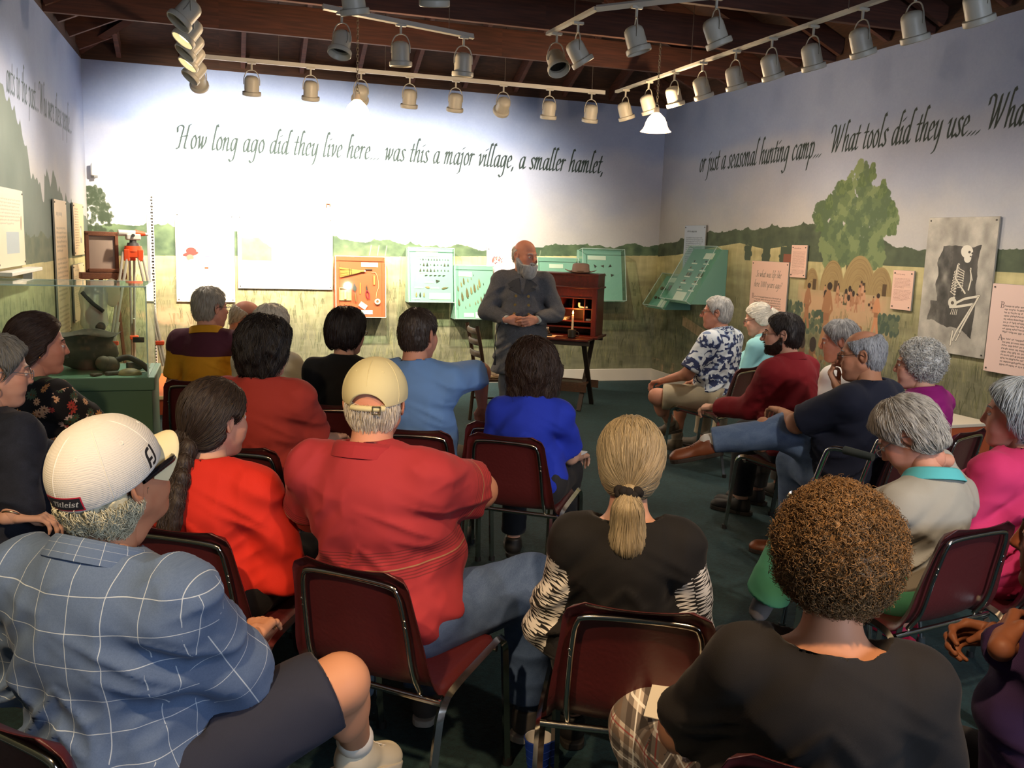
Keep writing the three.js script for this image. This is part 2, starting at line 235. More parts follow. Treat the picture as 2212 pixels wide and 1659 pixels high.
// ---------------------------------------------------------------- room shell
const wallPaint = std(0xa8adb2, .9), plasterBump = dataTex(256, 256, (u, v) => tf(u, v, 16, 3, 4), { rep: 1 });
const muralMat = (t) => std(0xffffff, .78, { map: t });
const quad = (a, b, c, d, u0 = 0, u1 = 1) => { const g = new THREE.BufferGeometry(); g.setAttribute('position', new THREE.Float32BufferAttribute([...a, ...b, ...c, ...d], 3)); g.setAttribute('uv', new THREE.Float32BufferAttribute([u0, 0, u1, 0, u1, 1, u0, 1], 2)); g.setIndex([0, 1, 2, 0, 2, 3]); g.computeVertexNormals(); return g; };
const T = .16;
function wallMesh(name, faces, shell) { // faces: [quad, material]...; shell: the box body behind
  const gs = [merge([shell]), ...faces.map(([q]) => merge([q]))], g = mergeGeometries(gs, true);
  const o = new THREE.Mesh(g, [wallPaint, ...faces.map(([, m]) => m)]); o.name = name; o.userData.kind = 'structure'; o.castShadow = o.receiveShadow = true; scene.add(o); return o;
}
const e = .002;
wallMesh('wall_back', [[quad([XL, 0, ZB + e], [XR, 0, ZB + e], [XR, HW, ZB + e], [XL, HW, ZB + e]), muralMat(backTex)]], bx(XR - XL + 2 * T, HW, T, (XL + XR) / 2, HW / 2, ZB - T / 2));
wallMesh('wall_right', [[quad([XR - e, 0, ZB], [XR - e, 0, ZB + 7.4], [XR - e, HW, ZB + 7.4], [XR - e, HW, ZB]), muralMat(rightTex)], [quad([XR - e, 0, ZB + 7.4], [XR - e, 0, ZF], [XR - e, HW, ZF], [XR - e, HW, ZB + 7.4]), muralMat(plainTex)]], bx(T, HW, ZF - ZB, XR + T / 2, HW / 2, (ZB + ZF) / 2));
wallMesh('wall_left', [[quad([XL + e, 0, ZB + 6.6], [XL + e, 0, ZB], [XL + e, HW, ZB], [XL + e, HW, ZB + 6.6]), muralMat(leftTex)], [quad([XL + e, 0, ZF], [XL + e, 0, ZB + 6.6], [XL + e, HW, ZB + 6.6], [XL + e, HW, ZF]), muralMat(plainTex)]], bx(T, HW, ZF - ZB, XL - T / 2, HW / 2, (ZB + ZF) / 2));
{ // wall behind the camera with its gable and window
  const sh = new THREE.Shape(); const mid = (XL + XR) / 2, top = HW + .18 + (XR - XL) / 2 * .46;
  sh.moveTo(XL - T, 0); sh.lineTo(XR + T, 0); sh.lineTo(XR + T, HW + .12); sh.lineTo(mid, top + .05); sh.lineTo(XL - T, HW + .12); sh.closePath();
  const hole = new THREE.Path(); hole.moveTo(1.4, 1.1); hole.lineTo(1.4, 2.6); hole.lineTo(4.0, 2.6); hole.lineTo(4.0, 1.1); hole.closePath(); sh.holes.push(hole);
  struct('wall_front', new THREE.ExtrudeGeometry(sh, { depth: T, bevelEnabled: false }).translate(0, 0, ZF), wallPaint);
  const w = new THREE.Group(); w.name = 'window_1'; w.userData.kind = 'structure'; scene.add(w);
  mesh('window_frame', [bx(2.6, .06, .1, 2.7, 1.13, ZF + .06), bx(2.6, .06, .1, 2.7, 2.57, ZF + .06), bx(.06, 1.5, .1, 1.43, 1.85, ZF + .06), bx(.06, 1.5, .1, 3.97, 1.85, ZF + .06), bx(.04, 1.5, .06, 2.7, 1.85, ZF + .06)], std(0xd8d6d0, .5), w);
  mesh('pane', bx(2.5, 1.4, .01, 2.7, 1.85, ZF + .09), std(0x333333, .2, { emissive: 0xdbe8ff, emissiveIntensity: 2 }), w);
}
const carpetMap = dataTex(512, 512, (u, v) => { const n = tf(u, v, 64, 1, 2), b = tf(u, v, 4, 5, 3), f = h3(u * 512 | 0, v * 512 | 0, 3); const k = .78 + .3 * n + .22 * (b - .5) + .25 * (f - .5); return [29 * k, 57 * k, 60 * k]; }, { srgb: true, rep: 1 });
const carpetBump = dataTex(256, 256, (u, v) => .5 * h3(u * 256 | 0, v * 256 | 0, 5) + .5 * tf(u, v, 64, 2, 2), { rep: 2 });
const floorGeo = new THREE.BoxGeometry(XR - XL + .3, .12, ZF - ZB + .3).translate((XL + XR) / 2, -.06, (ZB + ZF) / 2);
{ const p = floorGeo.attributes.position, uv = floorGeo.attributes.uv; for (let i = 0; i < p.count; i++) uv.setXY(i, p.getX(i), p.getZ(i)); }
struct('floor', floorGeo, std(0xffffff, .95, { map: carpetMap, bumpMap: carpetBump, bumpScale: .003 }));
const baseMat = std(0xcfc6b8, .55);
struct('baseboard_back', bx(XR - XL, .155, .02, (XL + XR) / 2, .0775, ZB + .012, .006), baseMat);
struct('baseboard_right', bx(.02, .155, ZF - ZB, XR - .012, .0775, (ZB + ZF) / 2, .006), baseMat);
struct('baseboard_left', bx(.02, .155, ZF - ZB, XL + .012, .0775, (ZB + ZF) / 2, .006), baseMat);
// ceiling: dark boarded hip roof on open rafters and joists
const woodGrain = (a, b, f = 1) => dataTex(256, 512, (u, v) => { const n = tf(u, v, 8, 1, 3), g = tn(u + .02 * n, v * .25, 64, 2), k = tn(u, v * .12, 128, 6); const t = clamp(.55 * g + .3 * k + .35 * (n - .5), 0, 1); return mix3(a, b, t); }, { srgb: true, rep: f });
const roofMat = std(0xffffff, .85, { map: woodGrain([44, 27, 18], [78, 48, 32], 1) });
const beamMat = std(0xffffff, .75, { map: woodGrain([58, 32, 22], [98, 54, 38], 1) });
{
  const C = new THREE.Group(); C.name = 'ceiling'; C.userData.kind = 'structure'; scene.add(C);
  const mid = (XL + XR) / 2, half = (XR - XL) / 2, sl = .46, top = HW + .18 + half * sl, zr = ZB + half, YD = HW + .18 - T * sl;
  const slab = (pts) => { // polygon with 40 mm thickness above it
    const n = V(...pts[1]).sub(V(...pts[0])).cross(V(...pts[2]).sub(V(...pts[0]))).normalize(); if (n.y < 0) n.negate(); n.multiplyScalar(.04);
    const P = pts.map((p) => V(...p)), Q = P.map((p) => p.clone().add(n)), out = []; const tri = (a, b, c) => out.push(a.x, a.y, a.z, b.x, b.y, b.z, c.x, c.y, c.z);
    for (let i = 1; i + 1 < P.length; i++) { tri(P[0], P[i], P[i + 1]); tri(Q[0], Q[i + 1], Q[i]); }
    for (let i = 0; i < P.length; i++) { const j = (i + 1) % P.length; tri(P[i], Q[i], P[j]); tri(P[j], Q[i], Q[j]); }
    const g = new THREE.BufferGeometry(); g.setAttribute('position', new THREE.Float32BufferAttribute(out, 3)); g.computeVertexNormals();
    const uv = []; for (let i = 0; i < out.length; i += 3) uv.push(Math.abs(n.x) > Math.abs(n.z) ? out[i] : out[i + 2], Math.abs(n.x) > Math.abs(n.z) ? out[i + 2] : out[i]); g.setAttribute('uv', new THREE.Float32BufferAttribute(uv, 2)); return g;
  };
  mesh('roof_deck', slab([[XL - T, YD, ZB - T], [XR + T, YD, ZB - T], [mid, top, zr]]), roofMat, C);
  mesh('roof_deck', slab([[XL - T, YD, ZB - T], [mid, top, zr], [mid, top, ZF + T], [XL - T, YD, ZF + T]]), roofMat, C);
  mesh('roof_deck', slab([[XR + T, YD, ZB - T], [mid, top, zr], [mid, top, ZF + T], [XR + T, YD, ZF + T]]), roofMat, C);
  const wuv = (g, ax) => { const p = g.attributes.position, uv = g.attributes.uv; for (let i = 0; i < p.count; i++) { const q = [p.getX(i), p.getY(i), p.getZ(i)]; uv.setXY(i, q[1] * 1.5 + q[(ax + 2) % 3] * .7, q[ax] * .4); } return g; };
  for (let z = ZB + .61 * .5; z < ZF; z += .61) for (const s of [-1, 1]) { // common rafters of the side slopes
    const run = Math.min(half, z - ZB); const x0 = s < 0 ? XL : XR;
    mesh('rafter', wuv(bar([x0, HW + .10, z], [x0 - s * run, HW + .10 + run * sl, z], .14, .045), 0), beamMat, C);
  }
  for (let x = XL + .36; x < XR - .2; x += .61) { const run = Math.min(x - XL, XR - x, half); mesh('rafter', wuv(bar([x, HW + .10, ZB], [x, HW + .10 + run * sl, ZB + run], .045, .14), 2), beamMat, C); }
  for (const s of [-1, 1]) mesh('hip_rafter', wuv(bar([s < 0 ? XL : XR, HW + .10, ZB], [mid, top - .06, zr], .06, .2), 0), beamMat, C);
  mesh('top_plate', wuv(bx(XR - XL + 2 * T, .22, T, mid, HW + .11, ZB - T / 2), 0), roofMat, C); for (const s of [-1, 1]) mesh('top_plate', wuv(bx(T, .22, ZF - ZB, s < 0 ? XL - T / 2 : XR + T / 2, HW + .11, (ZB + ZF) / 2), 2), roofMat, C);
  mesh('ridge_beam', wuv(bx(.06, .24, ZF - zr, mid, top - .12, (ZF + zr) / 2), 2), beamMat, C);
  for (const z of [-8.42, -7.22, -6.02, -4.8, -3.6, -2.4, -1.2, 0, 1.2]) mesh('joist', wuv(bx(XR - XL, .25, .05, mid, HW + .127, z, .004), 0), beamMat, C);
}
// ---------------------------------------------------------------- printed wall panels
const scrib = (ctx, x, y, w, n, lh, col, al = 1) => { ctx.fillStyle = col; ctx.globalAlpha = al; for (let i = 0; i < n; i++) { let q = x; const end = x + w * (i === n - 1 ? .6 : rr(.92, 1)); while (q < end) { const ww = rr(.02, .09) * w; for (let c = 0; c < ww; c += lh * .34) ctx.fillRect(q + c, y + i * lh + (rnd() < .2 ? -lh * .14 : 0), lh * .2, lh * (rnd() < .25 ? .55 : .4)); q += ww + w * .018; } } ctx.globalAlpha = 1; };
function panel(side, a0, a1, y0, y1, label, tex, o = {}) { // a0..a1 along the wall
  const w = Math.abs(a1 - a0), h = y1 - y0, m = (a0 + a1) / 2, d = .012;
  const pos = side === 'back' ? [m, (y0 + y1) / 2, ZB + .02 + (o.out ?? 0)] : side === 'right' ? [XR - .02 - (o.out ?? 0), (y0 + y1) / 2, m] : [XL + .02 + (o.out ?? 0), (y0 + y1) / 2, m];
  const g = thing('information_panel', label, 'panel', pos, side === 'back' ? 0 : side === 'right' ? -Math.PI / 2 : Math.PI / 2);
  mesh('backing_board', bx(w, h, d, 0, 0, -.002, .002), std(o.edge ?? 0x8d8a80, .6), g);
  mesh('print', new THREE.PlaneGeometry(w - .004, h - .004).translate(0, 0, d / 2), std(0xffffff, o.rough ?? .5, { map: tex }), g);
  for (const x of [-1, 1]) for (const y of [-1, 1]) mesh('screw', cyl(.006, .006, .006, 0, 0, 0, 10).rotateX(Math.PI / 2).translate(x * (w / 2 - .025), y * (h / 2 - .025), d / 2 + .002), std(0x4a4640, .4, { metalness: .7 }), g);
  return g;
}
const PINK = 'rgb(226,186,166)';
const textPanel = (bg, ink, title, paras) => canvasTex(256, 512, (c, w, h) => { c.fillStyle = bg; c.fillRect(0, 0, w, h); if (!title) scrib(c, w * .14, h * .09, w * .7, 1, 30, ink, .7); let y = h * .2; for (const n of paras) { scrib(c, w * .1, y, w * .8, n, 17, ink, .8); y += n * 17 + 14; } });
panel('back', -.48, .13, .945, 1.90, 'tall white panel with a person in a brown hat, left end of the bright wall', canvasTex(384, 600, (c, w, h) => { c.fillStyle = 'rgb(232,228,208)'; c.fillRect(0, 0, w, h); c.fillStyle = 'rgb(120,110,90)'; c.font = '30px serif'; c.fillText('II', 40, 70); scrib(c, 40, 95, 300, 4, 14, 'rgb(170,160,140)'); c.fillStyle = 'rgb(122,62,54)'; c.beginPath(); c.ellipse(96, 275, 52, 15, -.2, 0, 7); c.fill(); c.beginPath(); c.ellipse(100, 255, 34, 24, 0, 0, 7); c.fill(); c.fillStyle = 'rgb(176,120,100)'; c.beginPath(); c.ellipse(92, 300, 24, 22, 0, 0, 7); c.fill(); c.fillStyle = 'rgb(220,214,206)'; c.beginPath(); c.ellipse(110, 400, 70, 90, 0, 0, 7); c.fill(); c.fillStyle = 'rgb(150,90,70)'; c.fillRect(185, 360, 26, 16); c.fillStyle = 'rgb(110,110,140)'; c.fillRect(190, 285, 30, 8); }));
panel('back', .16, 1.19, 1.10, 1.90, 'wide white panel with a green landscape print beside the orange case', canvasTex(512, 400, (c, w, h) => { c.fillStyle = 'rgb(236,232,222)'; c.fillRect(0, 0, w, h); for (let x = 20; x < 178; x += 5) for (let y = 100; y < 245; y += 5) { const t = fbm(x * .03, y * .03); if (y > 108 + Math.max(0, x - 110) * .8 + t * 20) { c.fillStyle = `rgb(${120 + t * 50},${150 + t * 50},${90 + t * 30})`; c.fillRect(x, y, 5, 5); } } scrib(c, 210, 120, 260, 12, 13, 'rgb(200,190,180)'); }));
panel('back', 3.0, 3.46, .98, 1.64, 'white panel with red diagrams behind the standing speaker', canvasTex(256, 368, (c, w, h) => { c.fillStyle = 'rgb(240,228,218)'; c.fillRect(0, 0, w, h); scrib(c, 20, 14, 220, 3, 12, 'rgb(190,170,160)'); for (let i = 0; i < 50; i++) { c.fillStyle = ['rgb(150,70,60)', 'rgb(190,130,110)', 'rgb(120,90,100)'][i % 3]; c.fillRect(rr(30, 110), rr(55, 105), rr(3, 10), rr(3, 10)); } c.fillStyle = 'rgb(176,92,112)'; for (const x of [40, 90, 140, 190]) { c.beginPath(); c.moveTo(x, 190); c.lineTo(x + 14, 140); c.lineTo(x + 28, 190); c.fill(); c.fillRect(x, 200, 10, 14); } c.fillStyle = 'rgb(120,110,130)'; c.fillRect(20, 280, 60, 26); c.fillRect(20, 240, 10, 40); }));
panel('right', -9.77, -9.27, 1.28, 1.97, 'pale blue text panel by the far right corner', textPanel('rgb(178,190,206)', 'rgb(70,78,92)', '', [9, 7]));
panel('right', -8.27, -7.62, 1.02, 1.60, 'pink panel headed with a question about life here', canvasTex(448, 400, (c, w, h) => { c.fillStyle = PINK; c.fillRect(0, 0, w, h); calligraph(c, 'So what was life like', 60, 110, 26, 310, 'rgb(90,80,62)', .13); calligraph(c, 'here 1000 years ago?', 46, 180, 26, 340, 'rgb(90,80,62)', .13); c.font = '46px serif'; c.fillStyle = 'rgb(110,80,66)'; c.fillText('B', 26, 262); scrib(c, 56, 248, 340, 8, 17, 'rgb(96,76,66)'); }));
panel('right', -7.60, -7.35, 1.46, 1.77, 'small pink text card hung above the larger pink panel', textPanel(PINK, 'rgb(140,96,84)', '', [16, 5]));
panel('right', -6.17, -5.93, 1.265, 1.585, 'small pink text card beside the painted huts', textPanel(PINK, 'rgb(150,104,92)', '', [8, 9]));
panel('right', -5.14, -4.36, .90, 1.53, 'large pink text panel at the right edge, overlapping the skeleton photograph', canvasTex(512, 416, (c, w, h) => { c.fillStyle = 'rgb(222,192,180)'; c.fillRect(0, 0, w, h); c.font = '40px serif'; c.fillStyle = 'rgb(96,76,70)'; c.fillText('B', 56, 110); scrib(c, 84, 98, 360, 9, 15, 'rgb(84,72,66)'); c.fillText('A', 64, 262); scrib(c, 90, 250, 350, 9, 15, 'rgb(84,72,66)'); }), { out: .006 });
panel('right', -5.83, -5.15, .98, 2.0, 'black and white photograph of a curled skeleton in a grave pit', canvasTex(512, 768, (c, w, h) => {
  const im = c.createImageData(w, h); for (let y = 0; y < h; y++) for (let x = 0; x < w; x++) {
    const u = x / w, v = y / h, wob = (fbm(u * 5, v * 6, 2) - .5) * .16; const pit = Math.min(u - .14 + wob - (v > .62 ? 0 : .1), .80 - u + wob * .6, v - .20 + wob * .5, .83 - v - wob + .1 * (u - .5));
    let g = 168 + (fbm(u * 7, v * 9, 1) - .5) * 90 + (h3(x, y, 1) - .5) * 18; if (pit > 0) g = 58 + (fbm(u * 9, v * 9, 5) - .4) * 120 * (u < .42 ? 1.5 : .55) + (h3(x, y, 2) - .5) * 14; const i = (y * w + x) * 4; im.data[i] = g * 1.0; im.data[i + 1] = g * .97; im.data[i + 2] = g * .9; im.data[i + 3] = 255;
  } c.putImageData(im, 0, 0);
  const bone = (pts, wd, col = 'rgb(214,208,190)') => { c.strokeStyle = 'rgb(50,46,40)'; c.lineWidth = wd + 4; c.lineCap = 'round'; c.lineJoin = 'round'; const go = () => { c.beginPath(); pts.forEach(([a, b], i) => i ? c.lineTo(a, b) : c.moveTo(a, b)); c.stroke(); }; go(); c.strokeStyle = col; c.lineWidth = wd; go(); };
  c.fillStyle = 'rgb(222,216,200)'; c.beginPath(); c.ellipse(312, 190, 44, 36, .2, 0, 7); c.fill(); c.beginPath(); c.ellipse(322, 226, 26, 26, .3, 0, 7); c.fill(); c.fillStyle = 'rgb(60,54,48)'; for (const [a, b, q] of [[330, 192, 9], [352, 198, 7], [340, 216, 5]]) { c.beginPath(); c.ellipse(a, b, q, q * .8, 0, 0, 7); c.fill(); }
  for (let i = 0; i < 8; i++) { bone([[262, 285 + i * 16], [236 - i * 2, 306 + i * 16], [250, 326 + i * 15]], 5); bone([[268, 285 + i * 15], [308, 300 + i * 13], [304, 318 + i * 13]], 5); }
  for (let i = 0; i < 14; i++) { c.fillStyle = 'rgb(206,200,184)'; c.beginPath(); c.ellipse(262 - i * .8, 262 + i * 17, 9, 6, 0, 0, 7); c.fill(); }
  bone([[256, 268], [248, 340], [330, 420]], 11); bone([[352, 282], [362, 350], [352, 400]], 10); bone([[350, 290], [370, 345]], 8);
  bone([[232, 505], [280, 500], [400, 476]], 15); bone([[250, 490], [330, 452], [432, 430]], 14); bone([[398, 478], [296, 640], [276, 690]], 12); bone([[428, 436], [330, 620], [316, 660]], 11); bone([[270, 640], [262, 720]], 12); bone([[320, 650], [300, 690]], 9);
  c.fillStyle = 'rgb(210,204,186)'; c.beginPath(); c.ellipse(246, 480, 34, 30, .6, 0, 7); c.fill(); c.fillStyle = 'rgb(80,72,62)'; c.beginPath(); c.ellipse(246, 480, 12, 10, 0, 0, 7); c.fill();
  for (let i = 0; i < 4; i++) bone([[250 + i * 12, 515], [240 + i * 14, 545]], 5);
}), { edge: 0x9a968c });
panel('left', -6.3, -7.12, 1.43, 1.94, 'pale panel with a small map on the left wall, nearest the camera', canvasTex(384, 300, (c, w, h) => { c.fillStyle = 'rgb(206,194,166)'; c.fillRect(0, 0, w, h); scrib(c, 40, 40, 300, 8, 13, 'rgb(150,136,112)'); c.fillStyle = 'rgb(150,164,170)'; c.fillRect(120, 165, 180, 84); c.fillStyle = 'rgb(140,110,76)'; c.beginPath(); c.ellipse(340, 130, 10, 30, .2, 0, 7); c.fill(); }));
panel('left', -8.36, -8.98, .78, 1.93, 'long narrow buff text panel on the left wall', textPanel('rgb(216,190,150)', 'rgb(140,122,96)', '', [6, 10, 9]));
panel('left', -9.38, -10.02, 1.44, 1.93, 'buff text panel with a figure photograph, next to the left corner', canvasTex(384, 300, (c, w, h) => { c.fillStyle = 'rgb(216,186,146)'; c.fillRect(0, 0, w, h); scrib(c, 40, 30, 150, 16, 15, 'rgb(120,96,76)'); c.fillStyle = 'rgb(132,128,120)'; c.fillRect(230, 130, 60, 100); c.fillStyle = 'rgb(230,226,218)'; c.beginPath(); c.ellipse(258, 170, 16, 32, 0, 0, 7); c.fill(); }));
panel('left', -9.24, -9.92, .82, 1.36, 'lower buff text panel under the figure photograph', textPanel('rgb(214,190,154)', 'rgb(150,132,106)', '', [8, 8]));
{ const g = thing('wall_ledge', 'narrow white ledge under the map panel on the left wall', 'ledge', [XL + .05, 1.40, -6.8], Math.PI / 2); mesh('board', bx(1.0, .025, .1, 0, 0, 0, .004), std(0xd9d4c6, .5), g); mesh('bracket', bx(.03, .08, .06, .3, -.05, -.01, .004), std(0xd9d4c6, .5), g); }
{ const g = thing('motion_detector', 'white motion detector near the top of the left corner', 'detector', [XL + .1, 2.30, ZB + .07], .55); mesh('housing', bx(.075, .125, .05, 0, 0, 0, .014), std(0xdcdcd6, .4), g); mesh('lens', bx(.045, .05, .012, 0, .01, .026, .005), std(0xf0f0ea, .3), g); mesh('bracket', bx(.04, .03, .08, 0, -.07, -.02, .005), std(0x6a6a68, .6), g); }
single('wall_hook', 'tiny brown hook on the white wall above the wide panel', 'hook', [bx(.05, .012, .02, 0, 0, 0, .004), bx(.012, .04, .02, -.02, -.02, 0, .004), bx(.012, .03, .02, .02, -.015, 0, .004)], std(0x8a4a34, .6), [1.14, 2.06, ZB + .012]);

// ---------------------------------------------------------------- acrylic display cases
const acrylic = phys(0xf4fbf8, .03, { transmission: 1, thickness: 0, ior: 1.45, specularIntensity: .8 });
const acrylicEdge = phys(0xe4f2ec, .25, { transmission: .5, thickness: 0 });
const cardMat = std(0xe8e4d6, .6);
function caseGroup(label, pos, turn, w, h, dBot, dTop, color, depth = .07) {
  const g = thing('display_case', label, 'display case', pos, turn);   // origin: bottom centre at the wall, +z into the room
  const sh = new THREE.Shape(); sh.moveTo(0, 0); sh.lineTo(dBot, 0); sh.lineTo(dTop, h); sh.lineTo(0, h); sh.closePath();
  mesh('sloped_board', new THREE.ExtrudeGeometry(sh, { depth: w, bevelEnabled: false }).rotateY(-Math.PI / 2).translate(w / 2, 0, 0), std(color, .6), g);
  const a = Math.atan2(dBot - dTop, h), L = Math.hypot(h, dBot - dTop);
  const f = (x, v, o = 0) => V(x, v * Math.cos(a) + o * Math.sin(a), dBot - v * Math.sin(a) + o * Math.cos(a));     // v up the slope, o out of it
  const t = .004, cov = []; const pane = (ww, hh, dd, x, v, o) => { const b = new THREE.BoxGeometry(ww, hh, dd).rotateX(-a); const p = f(x, v, o); return b.translate(p.x, p.y, p.z); };
  cov.push(pane(w, L, t, 0, L / 2, depth), pane(t, L, depth, -w / 2, L / 2, depth / 2), pane(t, L, depth, w / 2, L / 2, depth / 2), pane(w, t, depth, 0, 0, depth / 2), pane(w, t, depth, 0, L, depth / 2));
  mesh('acrylic_cover', cov, acrylic, g);
  const c8 = [[-1, 0], [1, 0], [1, 1], [-1, 1]].map(([x, v]) => f(x * w / 2, v * L, depth)), b8 = [[-1, 0], [1, 0], [1, 1], [-1, 1]].map(([x, v]) => f(x * w / 2, v * L, 0)), ed = [];
  for (let i = 0; i < 4; i++) { ed.push(bar(c8[i], c8[(i + 1) % 4], .006), bar(c8[i], b8[i], .006)); }
  mesh('cover_edge', ed, acrylicEdge, g);
  const put = (x, v, o = .004) => { const p = f(x, v, o); return g.localToWorld(p.clone()); };
  g.updateMatrixWorld(true);
  const card = (x, v, ww, hh) => { const p = f(x, v, .003); return mesh('label_card', new THREE.BoxGeometry(ww, hh, .003).rotateX(-a).translate(p.x, p.y, p.z), cardMat, g); };
  const lay = (o, x, v, off = .004, spin = 0) => { o.position.copy(put(x, v, off)); o.rotation.set(0, 0, 0); o.quaternion.setFromEuler(new THREE.Euler(0, turn, 0)).multiply(new THREE.Quaternion().setFromEuler(new THREE.Euler(-a, 0, 0))).multiply(new THREE.Quaternion().setFromEuler(new THREE.Euler(0, 0, spin))); };
  return { g, card, lay, L };
}
const ORANGE = 0xc4552c, TEAL = 0x8fb5a4;
const pointGeo = (() => { const s = new THREE.Shape(); s.moveTo(0, .5); s.quadraticCurveTo(.2, .1, .16, -.35); s.lineTo(.07, -.38); s.lineTo(.06, -.5); s.lineTo(-.06, -.5); s.lineTo(-.07, -.38); s.lineTo(-.16, -.35); s.quadraticCurveTo(-.2, .1, 0, .5); return new THREE.ExtrudeGeometry(s, { depth: .04, bevelEnabled: true, bevelSize: .04, bevelThickness: .05, bevelSegments: 1, curveSegments: 3 }); })();
const triGeo = (() => { const s = new THREE.Shape(); s.moveTo(0, .5); s.lineTo(.36, -.4); s.lineTo(.12, -.32); s.lineTo(0, -.44); s.lineTo(-.12, -.32); s.lineTo(-.36, -.4); return new THREE.ExtrudeGeometry(s, { depth: .05, bevelEnabled: true, bevelSize: .04, bevelThickness: .06, bevelSegments: 1, curveSegments: 2 }); })();
const stoneMats = [std(0x3c342c, .7), std(0x75603f, .7), std(0x57493a, .7), std(0x9a8156, .7)];
function stone(name, label, cs, x, v, size, spin, m, group, geo = pointGeo, wide = 1) { const o = single(name, label, 'artifact', geo, m, [0, 0, 0], 0, group); cs.lay(o, x, v, .004, spin); o.scale.set(size * wide, size, size * .7); return o; }
{
  const c = caseGroup('orange backed acrylic case holding a whisk broom and digging tools', [1.485, .80, ZB + .006], 0, .56, .68, .17, .09, ORANGE);
  c.card(.11, .60, .19, .05); c.card(.05, .06, .18, .045);
  const br = thing('whisk_broom', 'straw whisk broom lying at the top of the orange case', 'broom');
  { const st = []; for (let i = 0; i < 60; i++) { const q = rr(-1, 1); st.push(rod([.1, q * .012, .01 + rr(0, .012)], [-.13 + rr(-.01, .01), q * .06, .01 + rr(0, .014)], .0022, .0014, 5)); } mesh('bristles', st, std(0xc2974e, .8), br); mesh('handle', rod([.09, 0, .014], [.15, 0, .014], .013, .009, 10), std(0xb98c48, .7), br); mesh('cap', rod([.148, 0, .014], [.16, 0, .014], .011, .009, 10), std(0xd8d4cc, .4), br); mesh('binding', [bx(.004, .075, .03, -.02, 0, .014, .002), bx(.004, .066, .03, 0, 0, .014, .002)], std(0x3a2f24, .8), br); }
  c.lay(br, -.10, .515, .006, .06);
  const dp = thing('dust_pan', 'cream plastic scoop in the lower left of the orange case', 'scoop'); mesh('tray', [bx(.13, .01, .01, 0, .0, .005), bx(.13, .14, .008, 0, -.02, .004, .003), bx(.008, .14, .03, -.064, -.02, .015, .003), bx(.008, .14, .03, .064, -.02, .015, .003), bx(.13, .008, .03, 0, .05, .015, .003)], std(0xdcae78, .6), dp); mesh('handle', bx(.03, .1, .022, 0, -.03, .02, .008), std(0xe4bc88, .6), dp); c.lay(dp, -.17, .28, .005, 0);
  const tr = thing('trowel', 'pointed mason trowel with wooden handle in the orange case', 'trowel'); const bl = new THREE.Shape(); bl.moveTo(0, .06); bl.lineTo(.024, 0); bl.quadraticCurveTo(.015, -.03, 0, -.035); bl.quadraticCurveTo(-.015, -.03, -.024, 0); mesh('blade', new THREE.ExtrudeGeometry(bl, { depth: .002, bevelEnabled: false }).translate(0, .03, .01), std(0x5a5450, .45, { metalness: .6 }), tr); mesh('shank', rod([0, 0, .012], [0, -.04, .02], .004), std(0x5a5450, .45, { metalness: .6 }), tr); mesh('handle', rod([0, -.035, .02], [0, -.12, .02], .011, .009), std(0x8a6238, .6), tr); c.lay(tr, -.06, .30, .004, .08);
  single('pencil', 'yellow pencil upright in the orange case', 'pencil', [rod([0, -.06, .006], [0, .05, .006], .005), rod([0, .05, .006], [0, .066, .006], .005, .0008)], std(0xd9a344, .5)); c.lay(scene.children.at(-1), .0, .33, .004, -.02);
  const pl = thing('pruning_shears', 'red handled shears in the orange case', 'shears'); mesh('handle', [tube([[.0, 0, .01], [.02, -.04, .01], [.018, -.1, .01]], .006), tube([[0, 0, .01], [-.014, -.04, .01], [.0, -.1, .01]], .006)], std(0x9a2338, .5), pl); mesh('jaw', [rod([0, 0, .01], [.006, .06, .01], .009, .002), rod([0, 0, .012], [-.008, .05, .012], .006, .002)], std(0x4a4644, .4, { metalness: .7 }), pl); c.lay(pl, .075, .31, .004, .08);
  const pb = thing('plumb_line', 'cork handled cord and string reel on the right of the orange case', 'string'); mesh('cork', rod([0, .05, .01], [0, -.05, .01], .011, .009), std(0xcf9a52, .7), pb); mesh('cord', tube([[-.03, .09, .006], [.02, .08, .006], [.045, .0, .006], [.05, -.08, .006], [.03, -.13, .006], [.02, -.2, .006]], .0022, 40, 5), std(0xe0c79a, .8), pb); mesh('reel', new THREE.TorusGeometry(.024, .011, 10, 24).translate(.035, -.245, .012), std(0xe8dcb8, .7), pb); mesh('hub', cyl(.012, .012, .014, 0, 0, 0, 16).rotateX(Math.PI / 2).translate(.035, -.245, .01), std(0x9a5a3a, .6), pb); c.lay(pb, .16, .425, .004, 0);
  const tm = thing('tape_measure', 'silver tape measure at the bottom of the orange case', 'tape measure'); mesh('body', bx(.075, .07, .03, 0, 0, .016, .012), std(0xb8b6b0, .3, { metalness: .7 }), tm); mesh('label_disc', bx(.04, .035, .004, 0, 0, .032, .003), std(0xd8682c, .5), tm); c.lay(tm, -.17, .075, .004, 0);
  single('marker_tube', 'small dark tube under the white card of the orange case', 'tube', rod([-.04, 0, .008], [.04, 0, .008], .007), std(0x4a3428, .6)); c.lay(scene.children.at(-1), .10, .545, .004, 0);
  single('plastic_bag', 'small clear bag beside the trowel in the orange case', 'bag', bx(.09, .06, .002, 0, 0, .004, .001), phys(0xf4ece4, .3, { transmission: .55, thickness: 0 })); c.lay(scene.children.at(-1), .03, .135, .012, -.6);
}
